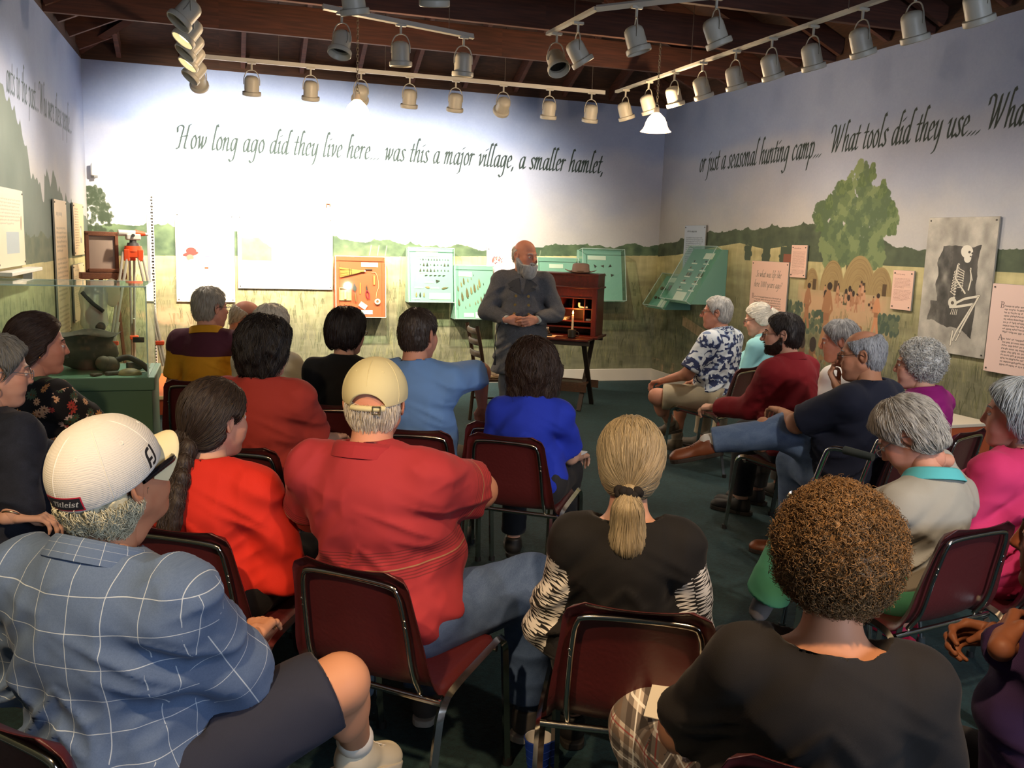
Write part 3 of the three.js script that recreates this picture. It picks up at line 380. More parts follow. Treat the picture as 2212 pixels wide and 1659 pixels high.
{
  const c = caseGroup('teal backed acrylic case with rows of small dark arrow points', [2.30, .98, ZB + .006], 0, .54, .62, .17, .08, TEAL);
  c.card(-.04, .57, .26, .07); c.card(.11, .075, .25, .07); c.card(-.17, .04, .09, .012); for (const [x, v] of [[-.08, .345], [-.02, .235], [-.14, .17], [.05, .17]]) c.card(x, v, .1, .016);
  const G = 'small points in the first teal case', La = 'small dark stone point in the rows of the first teal case';
  const rows = [[.50, 11, .022], [.44, 9, .034], [.375, 9, .034]]; rows.forEach(([v, n, s], r) => { for (let i = 0; i < n; i++) stone('arrow_point', La, c, -.12 + i * (.33 / (n - 1)), v, s * (.5 + .8 * h3(i, r, 4)), 0, stoneMats[(i + r) % 2 ? 0 : 2], G, triGeo, .8); });
  for (let i = 0; i < 5; i++) stone('arrow_point', La, c, -.05 + i * .052, .315, .034, -1.3, stoneMats[0], G, pointGeo, 1);
  stone('spear_point', 'larger black point alone in the middle of the first teal case', c, .085, .25, .05, -1.4, stoneMats[0], null, triGeo); stone('stone_knife', 'brown stone knife at lower right in the first teal case', c, .17, .17, .075, -1.35, stoneMats[1], null, pointGeo, .7); stone('stone_scraper', 'pale scraper at lower centre in the first teal case', c, -.04, .175, .05, 1.4, stoneMats[3], null, pointGeo, 1.2);
  for (let i = 0; i < 3; i++) stone('drill_point', 'drill point standing in the lower left trio of the first teal case', c, -.17 + i * .045, .09, .055, 0, stoneMats[i === 1 ? 0 : 3], 'lower left trio in the first teal case', pointGeo, .8);
}
{
  const c = caseGroup('teal backed acrylic case with long slanting spear points', [2.82, .79, ZB + .006], 0, .48, .62, .19, .09, TEAL);
  c.card(-.10, .53, .16, .055); c.card(.12, .05, .2, .07); c.card(-.06, .05, .12, .05);
  const sp = [[-.19, .36, .06, 3], [-.15, .41, .06, 3], [-.12, .45, .08, 1], [-.07, .46, .05, 3], [-.03, .48, .03, 1], [.07, .43, .1, 3], [.12, .42, .03, 0], [-.14, .27, .1, 1], [-.08, .31, .12, 1], [-.03, .34, .09, 3], [.01, .37, .1, 1], [.05, .38, .06, 3], [-.18, .2, .08, 1], [.09, .24, .06, 1], [.13, .28, .06, 0], [-.05, .17, .04, 3], [.02, .19, .04, 3], [.05, .21, .04, 3], [-.1, .14, .03, 1], [.0, .52, .025, 0]];
  for (const [x, v, s, m] of sp) stone('spear_point', 'slender brown spear point in the slanting rows of the lower teal case', c, x, v, s, .12, stoneMats[m], 'points in the lower teal case', pointGeo, .62);
}
{
  const c = caseGroup('teal case with pale bone pieces behind the desk', [3.86, .95, ZB + .006], 0, .52, .58, .16, .08, 0x92b8a8);
  c.card(0, .49, .18, .05); stone('bone_fragment', 'branched pale bone in the case behind the desk', c, .02, .33, .09, 1.5, stoneMats[3], null, triGeo, .6); stone('shell_piece', 'square pale shell piece in the case behind the desk', c, .14, .32, .06, .8, stoneMats[3], null, triGeo); stone('bone_fragment', 'small flat bone by the top of the case behind the desk', c, .10, .37, .05, 1.6, stoneMats[3], null, pointGeo);
  const d = caseGroup('tall acrylic case with small dark relics above the desk hat', [4.44, 1.02, ZB + .006], 0, .56, .62, .20, .07, 0x92b8a8, .11);
  d.card(-.05, .54, .24, .05); for (let i = 0; i < 9; i++) stone('relic', 'small dark relic in the case above the hat', d, -.18 + (i % 4) * .1 + (i > 3 ? .03 : 0), .44 - Math.floor(i / 4) * .11, .045, i * .7, stoneMats[i % 2 ? 0 : 2], 'relics in the tall case', triGeo);
}
{
  const c = caseGroup('large wedge shaped teal case of stone tools on the right wall', [XR - .006, 1.10, -9.10], -Math.PI / 2, .62, .60, .42, .08, 0x6f9e8c);
  c.card(.13, .60, .2, .075); c.card(-.02, .08, .24, .11); for (let i = 0; i < 5; i++) for (const x of [-.1, .16]) c.card(x, .50 - i * .085, .12, .014);
  for (let i = 0; i < 5; i++) for (const x of [-.1, .16]) for (let k = 0; k < (i === 2 ? 4 : i === 3 ? 2 : 1); k++) stone('stone_tool', 'small stone tool above its strip label in the wedge case', c, x - .03 + k * .028, .53 - i * .085, i === 2 ? .05 : .035, i === 2 ? 0 : 1.5, stoneMats[(i + k) % 4], 'stone tools in the wedge case', i === 2 ? pointGeo : triGeo, i === 2 ? .5 : 1);
  const d = caseGroup('small teal case of round pebbles at the corner of the right wall', [XR - .006, .98, -9.78], -Math.PI / 2, .46, .38, .34, .10, 0x6f9e8c);
  d.card(.0, .40, .2, .06); d.card(.09, .09, .16, .13); [[-.12, .27, .03], [-.05, .27, .022], [-.14, .14, .024], [-.06, .14, .016]].forEach(([x, v, r]) => { const o = single('pebble', 'round brown pebble in the corner case', 'artifact', new THREE.SphereGeometry(r, 14, 10).scale(1, .8, .6), stoneMats[2], [0, 0, 0], 0, 'pebbles in the corner case'); d.lay(o, x, v, r * .5); });
  for (let i = 0; i < 2; i++) { const o = single('stone_bar', 'dark upright stone bar in the corner case', 'artifact', bx(.02, .07, .015, 0, 0, 0, .006), stoneMats[0], [0, 0, 0], 0, 'stone bars in the corner case'); d.lay(o, .03 + i * .035, .29, .01, .1); }
}
// ---------------------------------------------------------------- track lighting
const canWhite = std(0xbdb9aa, .42), railWhite = std(0xc9c6ba, .45);
const canBody = lathe([[0, .0], [.022, -.001], [.045, -.008], [.058, -.022], [.063, -.042], [.064, -.115], [.064, -.14]], 28), canRing = lathe([[.06, -.135], [.078, -.136], [.081, -.142], [.081, -.166], [.076, -.172], [.072, -.166], [.068, -.15], [.06, -.14]], 28);
const yokeGeo = tube([[-.068, -.075, 0], [-.066, -.02, 0], [-.042, .035, 0], [0, .052, 0], [.042, .035, 0], [.066, -.02, 0], [.068, -.075, 0]], .0042, 28, 6), darkIn = std(0x14110e, .6), glowMat = std(0x222222, .4, { emissive: 0xffe2b0, emissiveIntensity: 14 });
const TRACK_Y = 3.20, GROUPS = {};
function can(label, [x, z], dir, o = {}) { // dir: where the open end points
  const g = thing('track_spotlight', label, 'spotlight', [x, o.y ?? TRACK_Y, z]); if (o.group) g.userData.group = o.group;
  mesh('adapter', bx(.075, .018, .03, 0, -.018, 0, .004), canWhite, g); mesh('stem', cyl(.0085, .0085, .055, 0, -.05, 0, 12), canWhite, g);
  const D = V(...dir).normalize(), yaw = Math.atan2(D.x, D.z), tilt = Math.acos(clamp(-D.y, -1, 1));
  const y = mesh('yoke', yokeGeo, canWhite, g); y.position.set(0, -.13, 0); y.rotation.y = yaw;
  const h = new THREE.Group(); h.name = 'housing'; g.add(h); h.position.set(0, -.2, 0); h.rotation.set(0, yaw, 0); h.rotateX(-tilt);
  mesh('shell', canBody.clone().translate(0, .075, 0), canWhite, h); mesh('rim', canRing.clone().translate(0, .075, 0), canWhite, h);
  mesh('lamp_face', cyl(.062, .062, .004, 0, -.04, 0, 24), o.on ? glowMat : darkIn, h); mesh('cord', tube([[.02, .07, .02], [.045, .06, .035], [.06, .0, .03], [.055, -.03, .03]], .0028, 16, 5), std(0x8a867c, .6), h);
  if (o.on) { const s = new THREE.SpotLight(o.color ?? 0xffdcae, o.on * SPOT_W, 0, o.angle ?? .9, 1); s.name = 'spot_beam'; const p = V(x, (o.y ?? TRACK_Y) - .2, z).addScaledVector(D, .12); s.position.copy(p); s.target.position.copy(p).addScaledVector(D, 3); s.shadow.radius = 2.5; s.castShadow = true; scene.add(s); scene.add(s.target); s.target.name = 'spot_target'; }
  return g;
}
function track(label, pts, rods = []) {
  const g = thing('light_track', label, 'light track', [0, 0, 0]); const rails = []; for (let i = 0; i + 1 < pts.length; i++) rails.push(bar([pts[i][0], TRACK_Y, pts[i][1]], [pts[i + 1][0], TRACK_Y, pts[i + 1][1]], .036, .022));
  // bars are modelled along y then turned; keep them flat side down
  mesh('rail', rails, railWhite, g); if (rods.length) mesh('hanger_wire', rods.map(([x, z, top]) => rod([x, TRACK_Y, z], [x, top, z], .0028, .0028, 6)), std(0x5a5046, .5), g); return g;
}
const ZT = -8.60, XT = 3.72, XLT = -.175;
track('long cream light track across the front of the bright back wall', [[-.16, ZT], [3.64, ZT]], [[.5, ZT, 4.1], [1.45, ZT, 4.2], [2.6, ZT, 4.2], [3.5, ZT, 3.9]]);
track('cream light track running along the right wall', [[XT, -8.5], [XT + .06, -2.2]], [[XT, -7, 3.9], [XT, -5, 3.9], [XT, -3, 3.9]]);
track('short cream light track along the left wall', [[XLT, ZT], [XLT, -5.2]], [[XLT, -7.6, 3.8], [XLT, -6, 3.8]]);
track('short slanted track hanging in the middle of the ceiling', [[.66, -6.40], [1.80, -6.80]], [[.9, -6.5, 3.5], [1.6, -6.74, 3.5]]);
track('bent cream track to the right of the ceiling centre', [[2.27, -6.47], [2.31, -5.66], [2.64, -5.28], [3.2, -4.7]], [[2.29, -6, 3.6], [2.9, -5.0, 3.6]]);
const ON_BACK = { 2: 1, 5: 1 };
[.27, .78, 1.23, 1.68, 2.12, 2.59, 3.06, 3.50].forEach((x, i) => can(`${['first', 'second', 'third', 'fourth', 'fifth', 'sixth', 'seventh', 'eighth'][i]} spotlight from the left on the back wall track`, [x, ZT], ON_BACK[i] ? [0, -.72, -1] : [0, -1, -.24 - .05 * (i % 3)], ON_BACK[i] ? { on: i === 2 ? 58 : 42, angle: .98, color: 0xfff0da } : {}));
[-8.28, -7.78, -7.28, -6.80, -6.30, -5.82, -5.40, -4.91, -4.46, -4.0].forEach((z, i) => can(`${['first', 'second', 'third', 'fourth', 'fifth', 'sixth', 'seventh', 'eighth', 'ninth', 'tenth'][i]} spotlight from the far corner on the right wall track`, [XT + (i > 5 ? .04 : 0), z], [.36 + .06 * (i % 2), -1, -.05], [3, 6, 9].includes(i) ? { on: 5.5, angle: 1.15, color: 0xfff2e2 } : {}));
[-8.55, -8.08, -7.46, -7.01, -6.55, -6.03].forEach((z, i) => can(['lit spotlight at the far end of the left track', 'second spotlight from the far end of the left track', 'third spotlight from the far end of the left track', 'fourth spotlight from the far end of the left track', 'fifth spotlight from the far end of the left track', 'nearest spotlight of the left track'][i], [XLT, z], i ? [-.7 - .1 * (i % 2), -1, .25] : [.1, -.62, -1], i ? (i === 2 || i === 4 ? { on: 7, angle: 1.1, color: 0xfff2e2 } : {}) : { on: 66, angle: .98, color: 0xfff0da }));
can('left spotlight on the slanted ceiling track, beside the lamp chain', [.79, -6.45], [-.22, -1, .3]); can('middle spotlight on the slanted ceiling track', [1.22, -6.60], [.05, -1, -.1]); can('right end spotlight on the slanted ceiling track', [1.72, -6.77], [0, -1, -.12]);
can('spotlight cut off by the top edge above the slanted track', [.70, -5.24], [.2, -1, -.2]); can('second spotlight cut off by the top edge of the picture', [1.07, -4.86], [.1, -1, -.3]);
can('end spotlight of the bent track, tipped toward the viewer', [2.30, -6.36], [.1, -1, .75]); can('second spotlight of the bent track, tipped to the right', [2.32, -6.0], [.65, -1, .05]); can('third spotlight of the bent track', [2.50, -5.46], [.32, -1, .1]); can('fourth spotlight of the bent track', [2.84, -5.07], [.45, -1, .05]);
// lit spots behind and above the viewer that light the audience
track('light track above and behind the viewer', [[-.9, -.55], [3.4, -.55]], [[0, -.55, 4.2], [2.5, -.55, 4.4]]);
can('lit spotlight above the viewer, left', [-.75, -.55], [.30, -1, -.95], { on: 20, angle: .62, color: 0xffd9a6 }); can('lit spotlight above the viewer, middle', [1.0, -.55], [.05, -1, -.62], { on: 16, angle: .6, color: 0xffd2a0 }); can('lit spotlight above the viewer, right', [2.6, -.55], [.1, -1, -1.2], { on: 14, angle: .75, color: 0xfff0dc });

// ---------------------------------------------------------------- pendant lamps on chains
const shadeGeo = lathe([[.018, .16], [.03, .155], [.045, .14], [.07, .115], [.088, .08], [.098, .045], [.112, .02], [.132, 0], [.126, .002], [.108, .02], [.094, .045], [.084, .08], [.066, .112], [.04, .137], [.018, .15]], 40);
const linkGeo = new THREE.TorusGeometry(.013, .0028, 6, 14).scale(.72, 1.15, 1);
function pendant(label, x, z, yTop, yShade, plate) {
  const g = thing('pendant_lamp', label, 'lamp', [x, yShade, z]);
  mesh('glass_shade', shadeGeo, phys(0xfff4e6, .35, { transmission: .35, thickness: 0, emissive: 0xffd9b0, emissiveIntensity: 1.5 }), g);
  mesh('socket', [cyl(.02, .024, .05, 0, .175, 0, 16), new THREE.TorusGeometry(.016, .003, 6, 16).translate(0, .21, 0)], std(0xd8cdb4, .4), g);
  mesh('bulb', sph(.03, 0, .06, 0, 16), std(0xffffff, .4, { emissive: 0xffe6c4, emissiveIntensity: 26 }), g);
  const L = yTop - yShade - .225, n = Math.floor(L / .024), ls = []; for (let i = 0; i < n; i++) ls.push(linkGeo.clone().rotateY(i % 2 ? Math.PI / 2 : .2).translate(0, .235 + i * (L / n), 0));
  mesh('chain', ls, std(0x9c9078, .4, { metalness: .5 }), g);
  if (plate) mesh('ceiling_plate', lathe([[0, -.03], [.02, -.028], [.03, -.012], [.075, -.006], [.08, 0], [0, 0]], 28).translate(0, yTop - yShade + .005, 0), std(0xcabf9e, .5), g);
  const p = new THREE.PointLight(0xffd8a8, 3.5); p.name = 'pendant_light'; p.position.set(x, yShade + .06, z); p.shadow.radius = 1.5; p.castShadow = true; scene.add(p);
}
pendant('lit glass pendant lamp on a chain, left, before the white wall', 1.005, -7.22, HW - .005, 2.585, true);
pendant('lit glass pendant lamp on a chain, right, by the far corner', 3.54, -7.22, HW - .005, 2.675, false);

// ---------------------------------------------------------------- camp desk of the speaker
const mahog = std(0xffffff, .38, { map: woodGrain([54, 15, 12], [88, 26, 19], 1) }), darkLeg = std(0x2a2018, .6), brownBoard = std(0xffffff, .6, { map: woodGrain([58, 38, 24], [92, 62, 40], 1) });
const DESK = [3.34, 0, -8.96], DT = -.607, dq = new THREE.Matrix4().makeRotationY(DT).setPosition(...DESK), dw = (x, y, z) => V(x, y, z).applyMatrix4(dq).toArray();
{
  const g = thing('camp_desk', 'dark red wooden camp desk with pigeonholes on crossed legs', 'desk', DESK, DT);
  const W = .92, fz = .375; // half depth; front toward +z
  mesh('desk_top', [bx(W + .06, .025, .46, 0, .745, -.14, .005), bx(W - .02, .02, .34, 0, .742, .205, .004)], mahog, g);
  mesh('apron', [bx(W, .045, .03, 0, .71, .34, .004), bx(W, .045, .03, 0, .71, -.33, .004)], darkLeg, g);
  const hb = -.34, hf = .0, y0 = .757, y1 = 1.395, hw = W / 2 - .02;
  mesh('hutch_side', bx(.022, y1 - y0, hf - hb, -hw, (y0 + y1) / 2, (hf + hb) / 2, .003), mahog, g); mesh('hutch_side', bx(.022, y1 - y0, hf - hb, hw, (y0 + y1) / 2, (hf + hb) / 2, .003), mahog, g);
  mesh('hutch_back', bx(hw * 2, y1 - y0, .012, 0, (y0 + y1) / 2, hb + .006), mahog, g);
  mesh('hutch_top', bx(hw * 2 + .03, .02, hf - hb + .02, 0, y1, (hf + hb) / 2, .004), mahog, g);
  mesh('fascia', [bx(hw * 2, .24, .018, 0, y1 - .125, hf - .008, .003)], mahog, g); mesh('moulding', [bx(hw * 2 + .05, .018, .03, 0, y1 - .135, hf + .004, .005), bx(.03, .018, hf - hb, hw + .014, y1 - .135, (hf + hb) / 2, .005), bx(hw * 2 + .02, .012, .016, 0, y1 - .245, hf + .002, .003)], mahog, g);
  mesh('shelf', bx(hw * 2, .012, hf - hb - .02, 0, 1.035, (hf + hb) / 2), mahog, g); mesh('shelf', bx(hw * 2, .012, hf - hb - .02, 0, .905, (hf + hb) / 2), mahog, g); mesh('shelf', bx(hw * 2, .012, hf - hb - .02, 0, .84, (hf + hb) / 2), mahog, g);
  for (let i = 0; i < 6; i++) mesh('partition', bx(.01, .11, hf - hb - .03, -hw + (i + 1) * hw * 2 / 7, 1.095, (hf + hb) / 2), mahog, g);
  mesh('partition', bx(.01, .12, hf - hb - .03, hw - .13, .97, (hf + hb) / 2), mahog, g); mesh('stile', bx(.05, y1 - y0 - .1, .02, hw - .02, (y0 + y1) / 2 - .05, hf, .003), mahog, g);
  for (const s of [-1, 1]) { const x = s * (W / 2 - .1); mesh('leg', bar([x, .70, -.28], [x, .0, .26], .045, .03), darkLeg, g); mesh('leg', bar([x + s * .035, .70, .30], [x + s * .035, .0, -.22], .045, .03), darkLeg, g); }
  mesh('foot_shelf', bx(W - .12, .02, .17, 0, .27, .06, .003).rotateX(0), brownBoard, g); mesh('foot_shelf_rail', [bx(W + .06, .08, .02, 0, .25, -.06, .003), bx(W - .1, .09, .016, 0, .225, .155, .003)], brownBoard, g);
}
{ // things on the desk
  const hat = thing('felt_hat', 'grey brown felt hat with cord resting on the desk hutch', 'hat', dw(.22, 1.406, -.17), DT + .2);
  mesh('crown', lathe([[0, .10], [.05, .103], [.078, .098], [.088, .085], [.094, .03], [.098, .012]], 36).scale(1, 1, 1.12), std(0x8c7466, .9), hat);
  { const b = lathe([[.096, .012], [.12, .008], [.15, .010], [.168, .016], [.170, .013], [.15, .006], [.12, .003], [.096, .006]], 40).scale(1, 1, 1.1); const p = b.attributes.position; for (let i = 0; i < p.count; i++) { const x = p.getX(i), z = p.getZ(i), r = Math.hypot(x, z); if (r > .1) p.setY(i, p.getY(i) + (r - .1) * .35 * Math.pow(Math.abs(x) / r, 4)); } b.computeVertexNormals(); mesh('brim', b, std(0x86705e, .9), hat); }
  mesh('hat_cord', tube([[.1, .02, 0], [0, .02, .112], [-.1, .02, 0], [0, .02, -.112]], .005, 48, 6, true), std(0x5e4a3a, .8), hat);
  const cn = thing('candle', 'lit cream candle standing in a dark metal holder on the desk', 'candle', dw(.22, .756, .1), DT);
  mesh('holder', lathe([[0, 0], [.045, 0], [.05, .006], [.05, .012], [.016, .014], [.014, .05], [.018, .052], [.012, .05], [.011, .02], [0, .02]], 24), std(0x2e2a28, .5, { metalness: .5 }), cn); mesh('wax', cyl(.0105, .0115, .17, 0, .135, 0, 16), phys(0xf0dcae, .5, { transmission: .15, thickness: 0 }), cn);
  mesh('flame', lathe([[0, 0], [.006, .006], [.0085, .016], [.006, .03], [.002, .042], [0, .046]], 14).translate(0, .226, 0), std(0xffc86a, 1, { emissive: 0xffb04a, emissiveIntensity: 30 }), cn);
  const fl = new THREE.PointLight(0xff9c48, .32); fl.name = 'candle_light'; fl.position.set(...dw(.22, 1.0, .1)); fl.shadow.radius = .6; fl.castShadow = true; scene.add(fl);
  single('tin_cup', 'dented dark tin cup at the front of the desk', 'cup', [lathe([[0, .0], [.036, .0], [.04, .01], [.042, .08], [.044, .082], [.039, .078], [.036, .006], [0, .006]], 24), new THREE.TorusGeometry(.022, .004, 6, 16).translate(.052, .042, 0)], std(0x4a463c, .4, { metalness: .7 }), dw(.25, .754, .24), DT);
  const ik = thing('inkwell', 'glass inkwell on a dark square base on the desk', 'inkwell', dw(-.02, .757, .2), DT + .3); mesh('base', bx(.1, .018, .075, 0, .012, 0, .006), std(0x2a241e, .5), ik); mesh('bottle', lathe([[0, .02], [.028, .02], [.03, .035], [.014, .06], [.013, .075], [0, .075]], 20), phys(0x3a342c, .15, { transmission: .3, thickness: 0 }), ik); mesh('stopper', cyl(.014, .014, .014, 0, .082, 0, 14), std(0xb8b0a0, .4), ik);
  for (const [x, z, t, m, la] of [[-.05, .22, .1, 0xd8c8a0, 'sheet of old paper under the inkwell'], [-.22, .16, -.3, 0xe0d4b4, 'sheet of paper left of the inkwell'], [.0, .02, .05, 0xcfbf98, 'sheet of paper at the back of the writing leaf']]) single('paper_sheet', la, 'paper', bx(.24, .003, .18, 0, 0, 0, .001), std(m, .8), dw(x, .7545, z), DT + t);
  single('paper_stack', 'stack of papers on the low desk shelf', 'papers', [bx(.34, .02, .22, 0, .01, 0, .002), bx(.32, .006, .2, .02, .024, .01, .002)], std(0xbfb59c, .8), dw(-.06, .9115, -.13), DT + .06);
  single('rolled_paper', 'curled cream paper in a pigeonhole', 'paper', tube([[-.05, 0, .02], [-.045, -.04, .02], [0, -.05, .02], [.04, -.045, .02]], .012, 16, 8), std(0xd6d0b8, .8), dw(.30, 1.10, -.06), DT);
  single('small_box', 'small white box on the lower right desk shelf', 'box', bx(.05, .02, .04, 0, .01, 0, .003), std(0xd0c8b4, .7), dw(.345, .9115, -.1), DT);
}
{ // wooden slat back chair behind the speaker
  const g = thing('wooden_chair', 'old brown slat back wooden chair behind the speaker', 'chair', [2.46, 0, -8.05], -2.05 + .45);
  const w = std(0xffffff, .5, { map: woodGrain([50, 34, 22], [84, 58, 38], 1) });
  for (const s of [-1, 1]) { mesh('back_post', tube([[s * .19, 0, .22], [s * .19, .44, .19], [s * .195, .7, .22], [s * .2, .94, .27]], .018, 24, 8), w, g); mesh('front_leg', rod([s * .2, 0, -.21], [s * .2, .43, -.2], .016, .02), w, g); mesh('stretcher', rod([s * .195, .2, -.2], [s * .19, .22, .2], .01), w, g); }
  for (const y of [.56, .68, .79, .89]) { const z = lerp(.2, .255, (y - .5) / .4); mesh('slat', tube([[-.19, y, z], [-.1, y, z + .025], [.1, y, z + .025], [.19, y, z]], .012, 16, 8).scale(1, 1, 1), w, g); const q = new THREE.TubeGeometry(new THREE.CatmullRomCurve3([V(-.19, 0, z), V(-.1, 0, z + .025), V(.1, 0, z + .025), V(.19, 0, z)]), 16, .011, 8).scale(1, 2.6, 1).translate(0, y, 0); g.children.at(-1).geometry = q; }
  mesh('seat', bx(.43, .03, .42, 0, .445, 0, .012), w, g); mesh('cushion', bx(.4, .03, .39, 0, .473, 0, .014), std(0xffffff, .9, { map: dataTex(128, 128, (u, v) => mix3([120, 92, 66], [206, 186, 150], tf(u, v, 16, 4, 2) > .5 ? 1 : .1), { srgb: true }) }), g);
}
// ---------------------------------------------------------------- left display case, survey gear, platform
{
  const g = thing('pedestal', 'green painted pedestal under the glass box on the left', 'pedestal', [-.86, 0, -6.0]); mesh('body', bx(.90, .76, .60, 0, .38, 0, .006), std(0x5d8266, .6), g); mesh('top_slab', bx(.93, .08, .63, 0, .80, 0, .008), std(0x648a6e, .55), g);
  const c = thing('glass_case', 'clear acrylic box over the clay pot and shells', 'glass case', [-.88, .842, -6.0]); const t = .006, w = .90, d = .60, h = .53;
  mesh('pane', bx(w, h, t, 0, h / 2, d / 2), acrylic, c); mesh('pane', bx(w, h, t, 0, h / 2, -d / 2), acrylic, c); mesh('pane', bx(t, h, d, w / 2, h / 2, 0), acrylic, c); mesh('pane', bx(t, h, d, -w / 2, h / 2, 0), acrylic, c); mesh('pane', bx(w, t, d, 0, h, 0), acrylic, c);
  mesh('pane_edge', [bar([-w / 2, h, d / 2], [w / 2, h, d / 2], .008), bar([-w / 2, h, -d / 2], [w / 2, h, -d / 2], .008), bar([w / 2, 0, d / 2], [w / 2, h, d / 2], .008), bar([w / 2, 0, -d / 2], [w / 2, h, -d / 2], .008), bar([w / 2, h, -d / 2], [w / 2, h, d / 2], .008), bar([w / 2, 0, -d / 2], [w / 2, 0, d / 2], .006)], acrylicEdge, c);
  const clay = dataTex(128, 128, (u, v) => mix3([66, 57, 46], [108, 94, 76], tf(u, v, 8, 2, 4)), { srgb: true });
  const pg = lathe([[0, .004], [.09, .004], [.15, .03], [.175, .09], [.165, .135], [.14, .165], [.15, .195], [.19, .225], [.196, .23], [.186, .228], [.146, .2], [.128, .168], [.15, .13], [.16, .09], [.14, .04], [.08, .016], [0, .016]], 40); { const p = pg.attributes.position; for (let i = 0; i < p.count; i++) { const a = Math.atan2(p.getZ(i), p.getX(i)), y = p.getY(i); if (y > .18) p.setY(i, y - .022 * (1 - Math.cos(a * 4)) * (y - .18) / .05 * .5); } pg.computeVertexNormals(); }
  single('clay_pot', 'dark round bellied clay pot with flared rim in the glass box', 'pot', pg, std(0xffffff, .85, { map: clay }), [-.80, .842, -6.08]);
  single('turtle_shell', 'small tan turtle shell at the front of the glass box', 'shell', new THREE.SphereGeometry(.06, 24, 10, 0, 6.3, 0, 1.6).scale(1.15, .62, .9), std(0xffffff, .6, { map: dataTex(64, 64, (u, v) => mix3([110, 92, 60], [170, 146, 100], ridge(tn(u, v, 8, 1))), { srgb: true }) }), [-.54, .842, -5.80]);
  const cl = thing('conch_shell', 'brown conch shell piece in the glass box', 'shell', [-.66, .842, -5.88]); mesh('whorl', [sph(.06, 0, .05, 0, 20).scale(1, .9, .9), sph(.045, -.03, .06, .02, 16)], std(0x6a5a46, .7), cl); mesh('spire', tube([[.03, .07, 0], [.1, .09, -.02], [.17, .06, 0], [.22, .02, .02]], .018, 24, 8), std(0x4a4036, .7), cl);
  single('antler', 'long curved antler on the left of the glass box', 'antler', [tube([[-.16, .03, .06], [-.05, .05, .02], [.06, .09, -.03], [.14, .12, -.04]], .022, 24, 8), tube([[.02, .07, -.01], [.06, .05, .04]], .014, 8, 8)], std(0x564c40, .75), [-1.02, .842, -5.80]);
  single('bone_piece', 'dark flat bone piece beside the turtle shell', 'bone', bx(.11, .02, .05, 0, .01, 0, .009), std(0x544a40, .8), [-.62, .842, -5.80], .4); single('shell_crumb', 'small brown fragment at the front of the glass box', 'fragment', bx(.06, .014, .04, 0, .007, 0, .006), std(0x4e4234, .8), [-.72, .842, -5.76], .8);
  single('flint_slab', 'grey flint slab at the back of the glass box', 'stone', bx(.1, .05, .03, 0, .025, 0, .008), std(0x5e5a54, .7), [-.53, .842, -6.0], .6); single('case_card', 'small white card at the edge of the glass box', 'card', bx(.06, .002, .04, 0, .001, 0), cardMat, [-.49, .842, -5.9], .3);
  // low platform
  const pf = thing('platform', 'low orange platform with a cream edge before the left corner', 'platform', [-.66, 0, -9.66]); mesh('deck', bx(1.32, .15, 1.58, 0, .075, 0, .004), std(0xb04a24, .6), pf); mesh('edge_strip', bx(1.34, .035, .02, 0, .165, .795, .004), std(0xe6cfa0, .5), pf); mesh('top_board', bx(1.32, .012, 1.56, 0, .157, 0, .003), std(0xc9652f, .55), pf);
  // surveyor's level on a tripod
  const tp = thing('survey_tripod', 'orange and white tripod with telescoping legs in the left corner', 'tripod', [-.80, .163, -9.3]); const top = 1.36, alu = std(0xc9c6b8, .35, { metalness: .3 }), org = std(0xe2501e, .5);
  mesh('head', [cyl(.075, .085, .05, 0, top, 0, 24), bx(.12, .07, .06, 0, top - .05, .05, .01)], org, tp);
  [[.34, .3], [-.26, .34], [-.06, -.42]].forEach(([x, z]) => { const t = .8, L = mesh('leg', [rod([x * .2 + .012, top - .03, z * .2], [x * t, top * (1 - t), z * t], .013), rod([x * .2 - .03, top - .03, z * .2], [x * t - .02, top * (1 - t), z * t], .013), rod([x * .5, top * .5, z * .5], [x, .07, z], .011)], alu, tp); mesh('knuckle', bx(.05, .11, .05, x * .2, top - .06, z * .2, .01), org, L); mesh('clamp', bx(.08, .04, .06, x * .66, top * .36, z * .66, .01), org, L); mesh('foot_spike', rod([x, .09, z], [x * 1.03, .0, z * 1.03], .024, .004), std(0x2a2624, .5), L); });
  mesh('strap', bx(.1, .05, .02, .04, .52, .22, .005), std(0x24201e, .7), tp);
  const lv = thing('survey_level', 'orange and grey surveying level on top of the tripod', 'instrument', [-.80, .163 + 1.36 + .025, -9.3], .3); mesh('tribrach', [cyl(.05, .06, .03, 0, .015, 0, 24), cyl(.03, .035, .03, 0, .04, 0, 16)], std(0x3a3836, .5), lv); mesh('body', bx(.13, .06, .08, 0, .085, 0, .015), std(0xbdbab0, .4), lv); mesh('telescope', [rod([-.13, .12, 0], [.04, .12, 0], .03, .026, 18), rod([.1, .115, 0], [.135, .112, 0], .014)], std(0xc9c6bc, .4), lv); mesh('eyepiece_cover', rod([.02, .12, 0], [.11, .115, 0], .032, .018, 14), std(0xdc4a22, .5), lv); mesh('focus_knob', cyl(.014, .014, .03, 0, 0, 0, 14).rotateX(Math.PI / 2).translate(-.01, .1, .055), std(0x2e2c2a, .5), lv);
  // stadia rod with black graduations
  const ro = thing('levelling_rod', 'tall white levelling rod with black marks leaning in the left corner', 'measuring rod', [-.665, .163, -9.75], 0); mesh('rod_body', bx(.045, 1.92, .03, 0, .96, 0, .004), std(0xd8d6cc, .5), ro); for (let i = 0; i < 62; i++) mesh('graduation', new THREE.BoxGeometry(i % 2 ? .016 : .024, .016, .002).translate(i % 2 ? .008 : -.006 + .012, .03 + i * .03, .0162), std(0x22201e, .6), ro); mesh('grey_rail', bx(.022, 1.86, .034, -.034, .93, 0, .004), std(0x8a8d92, .5), ro);
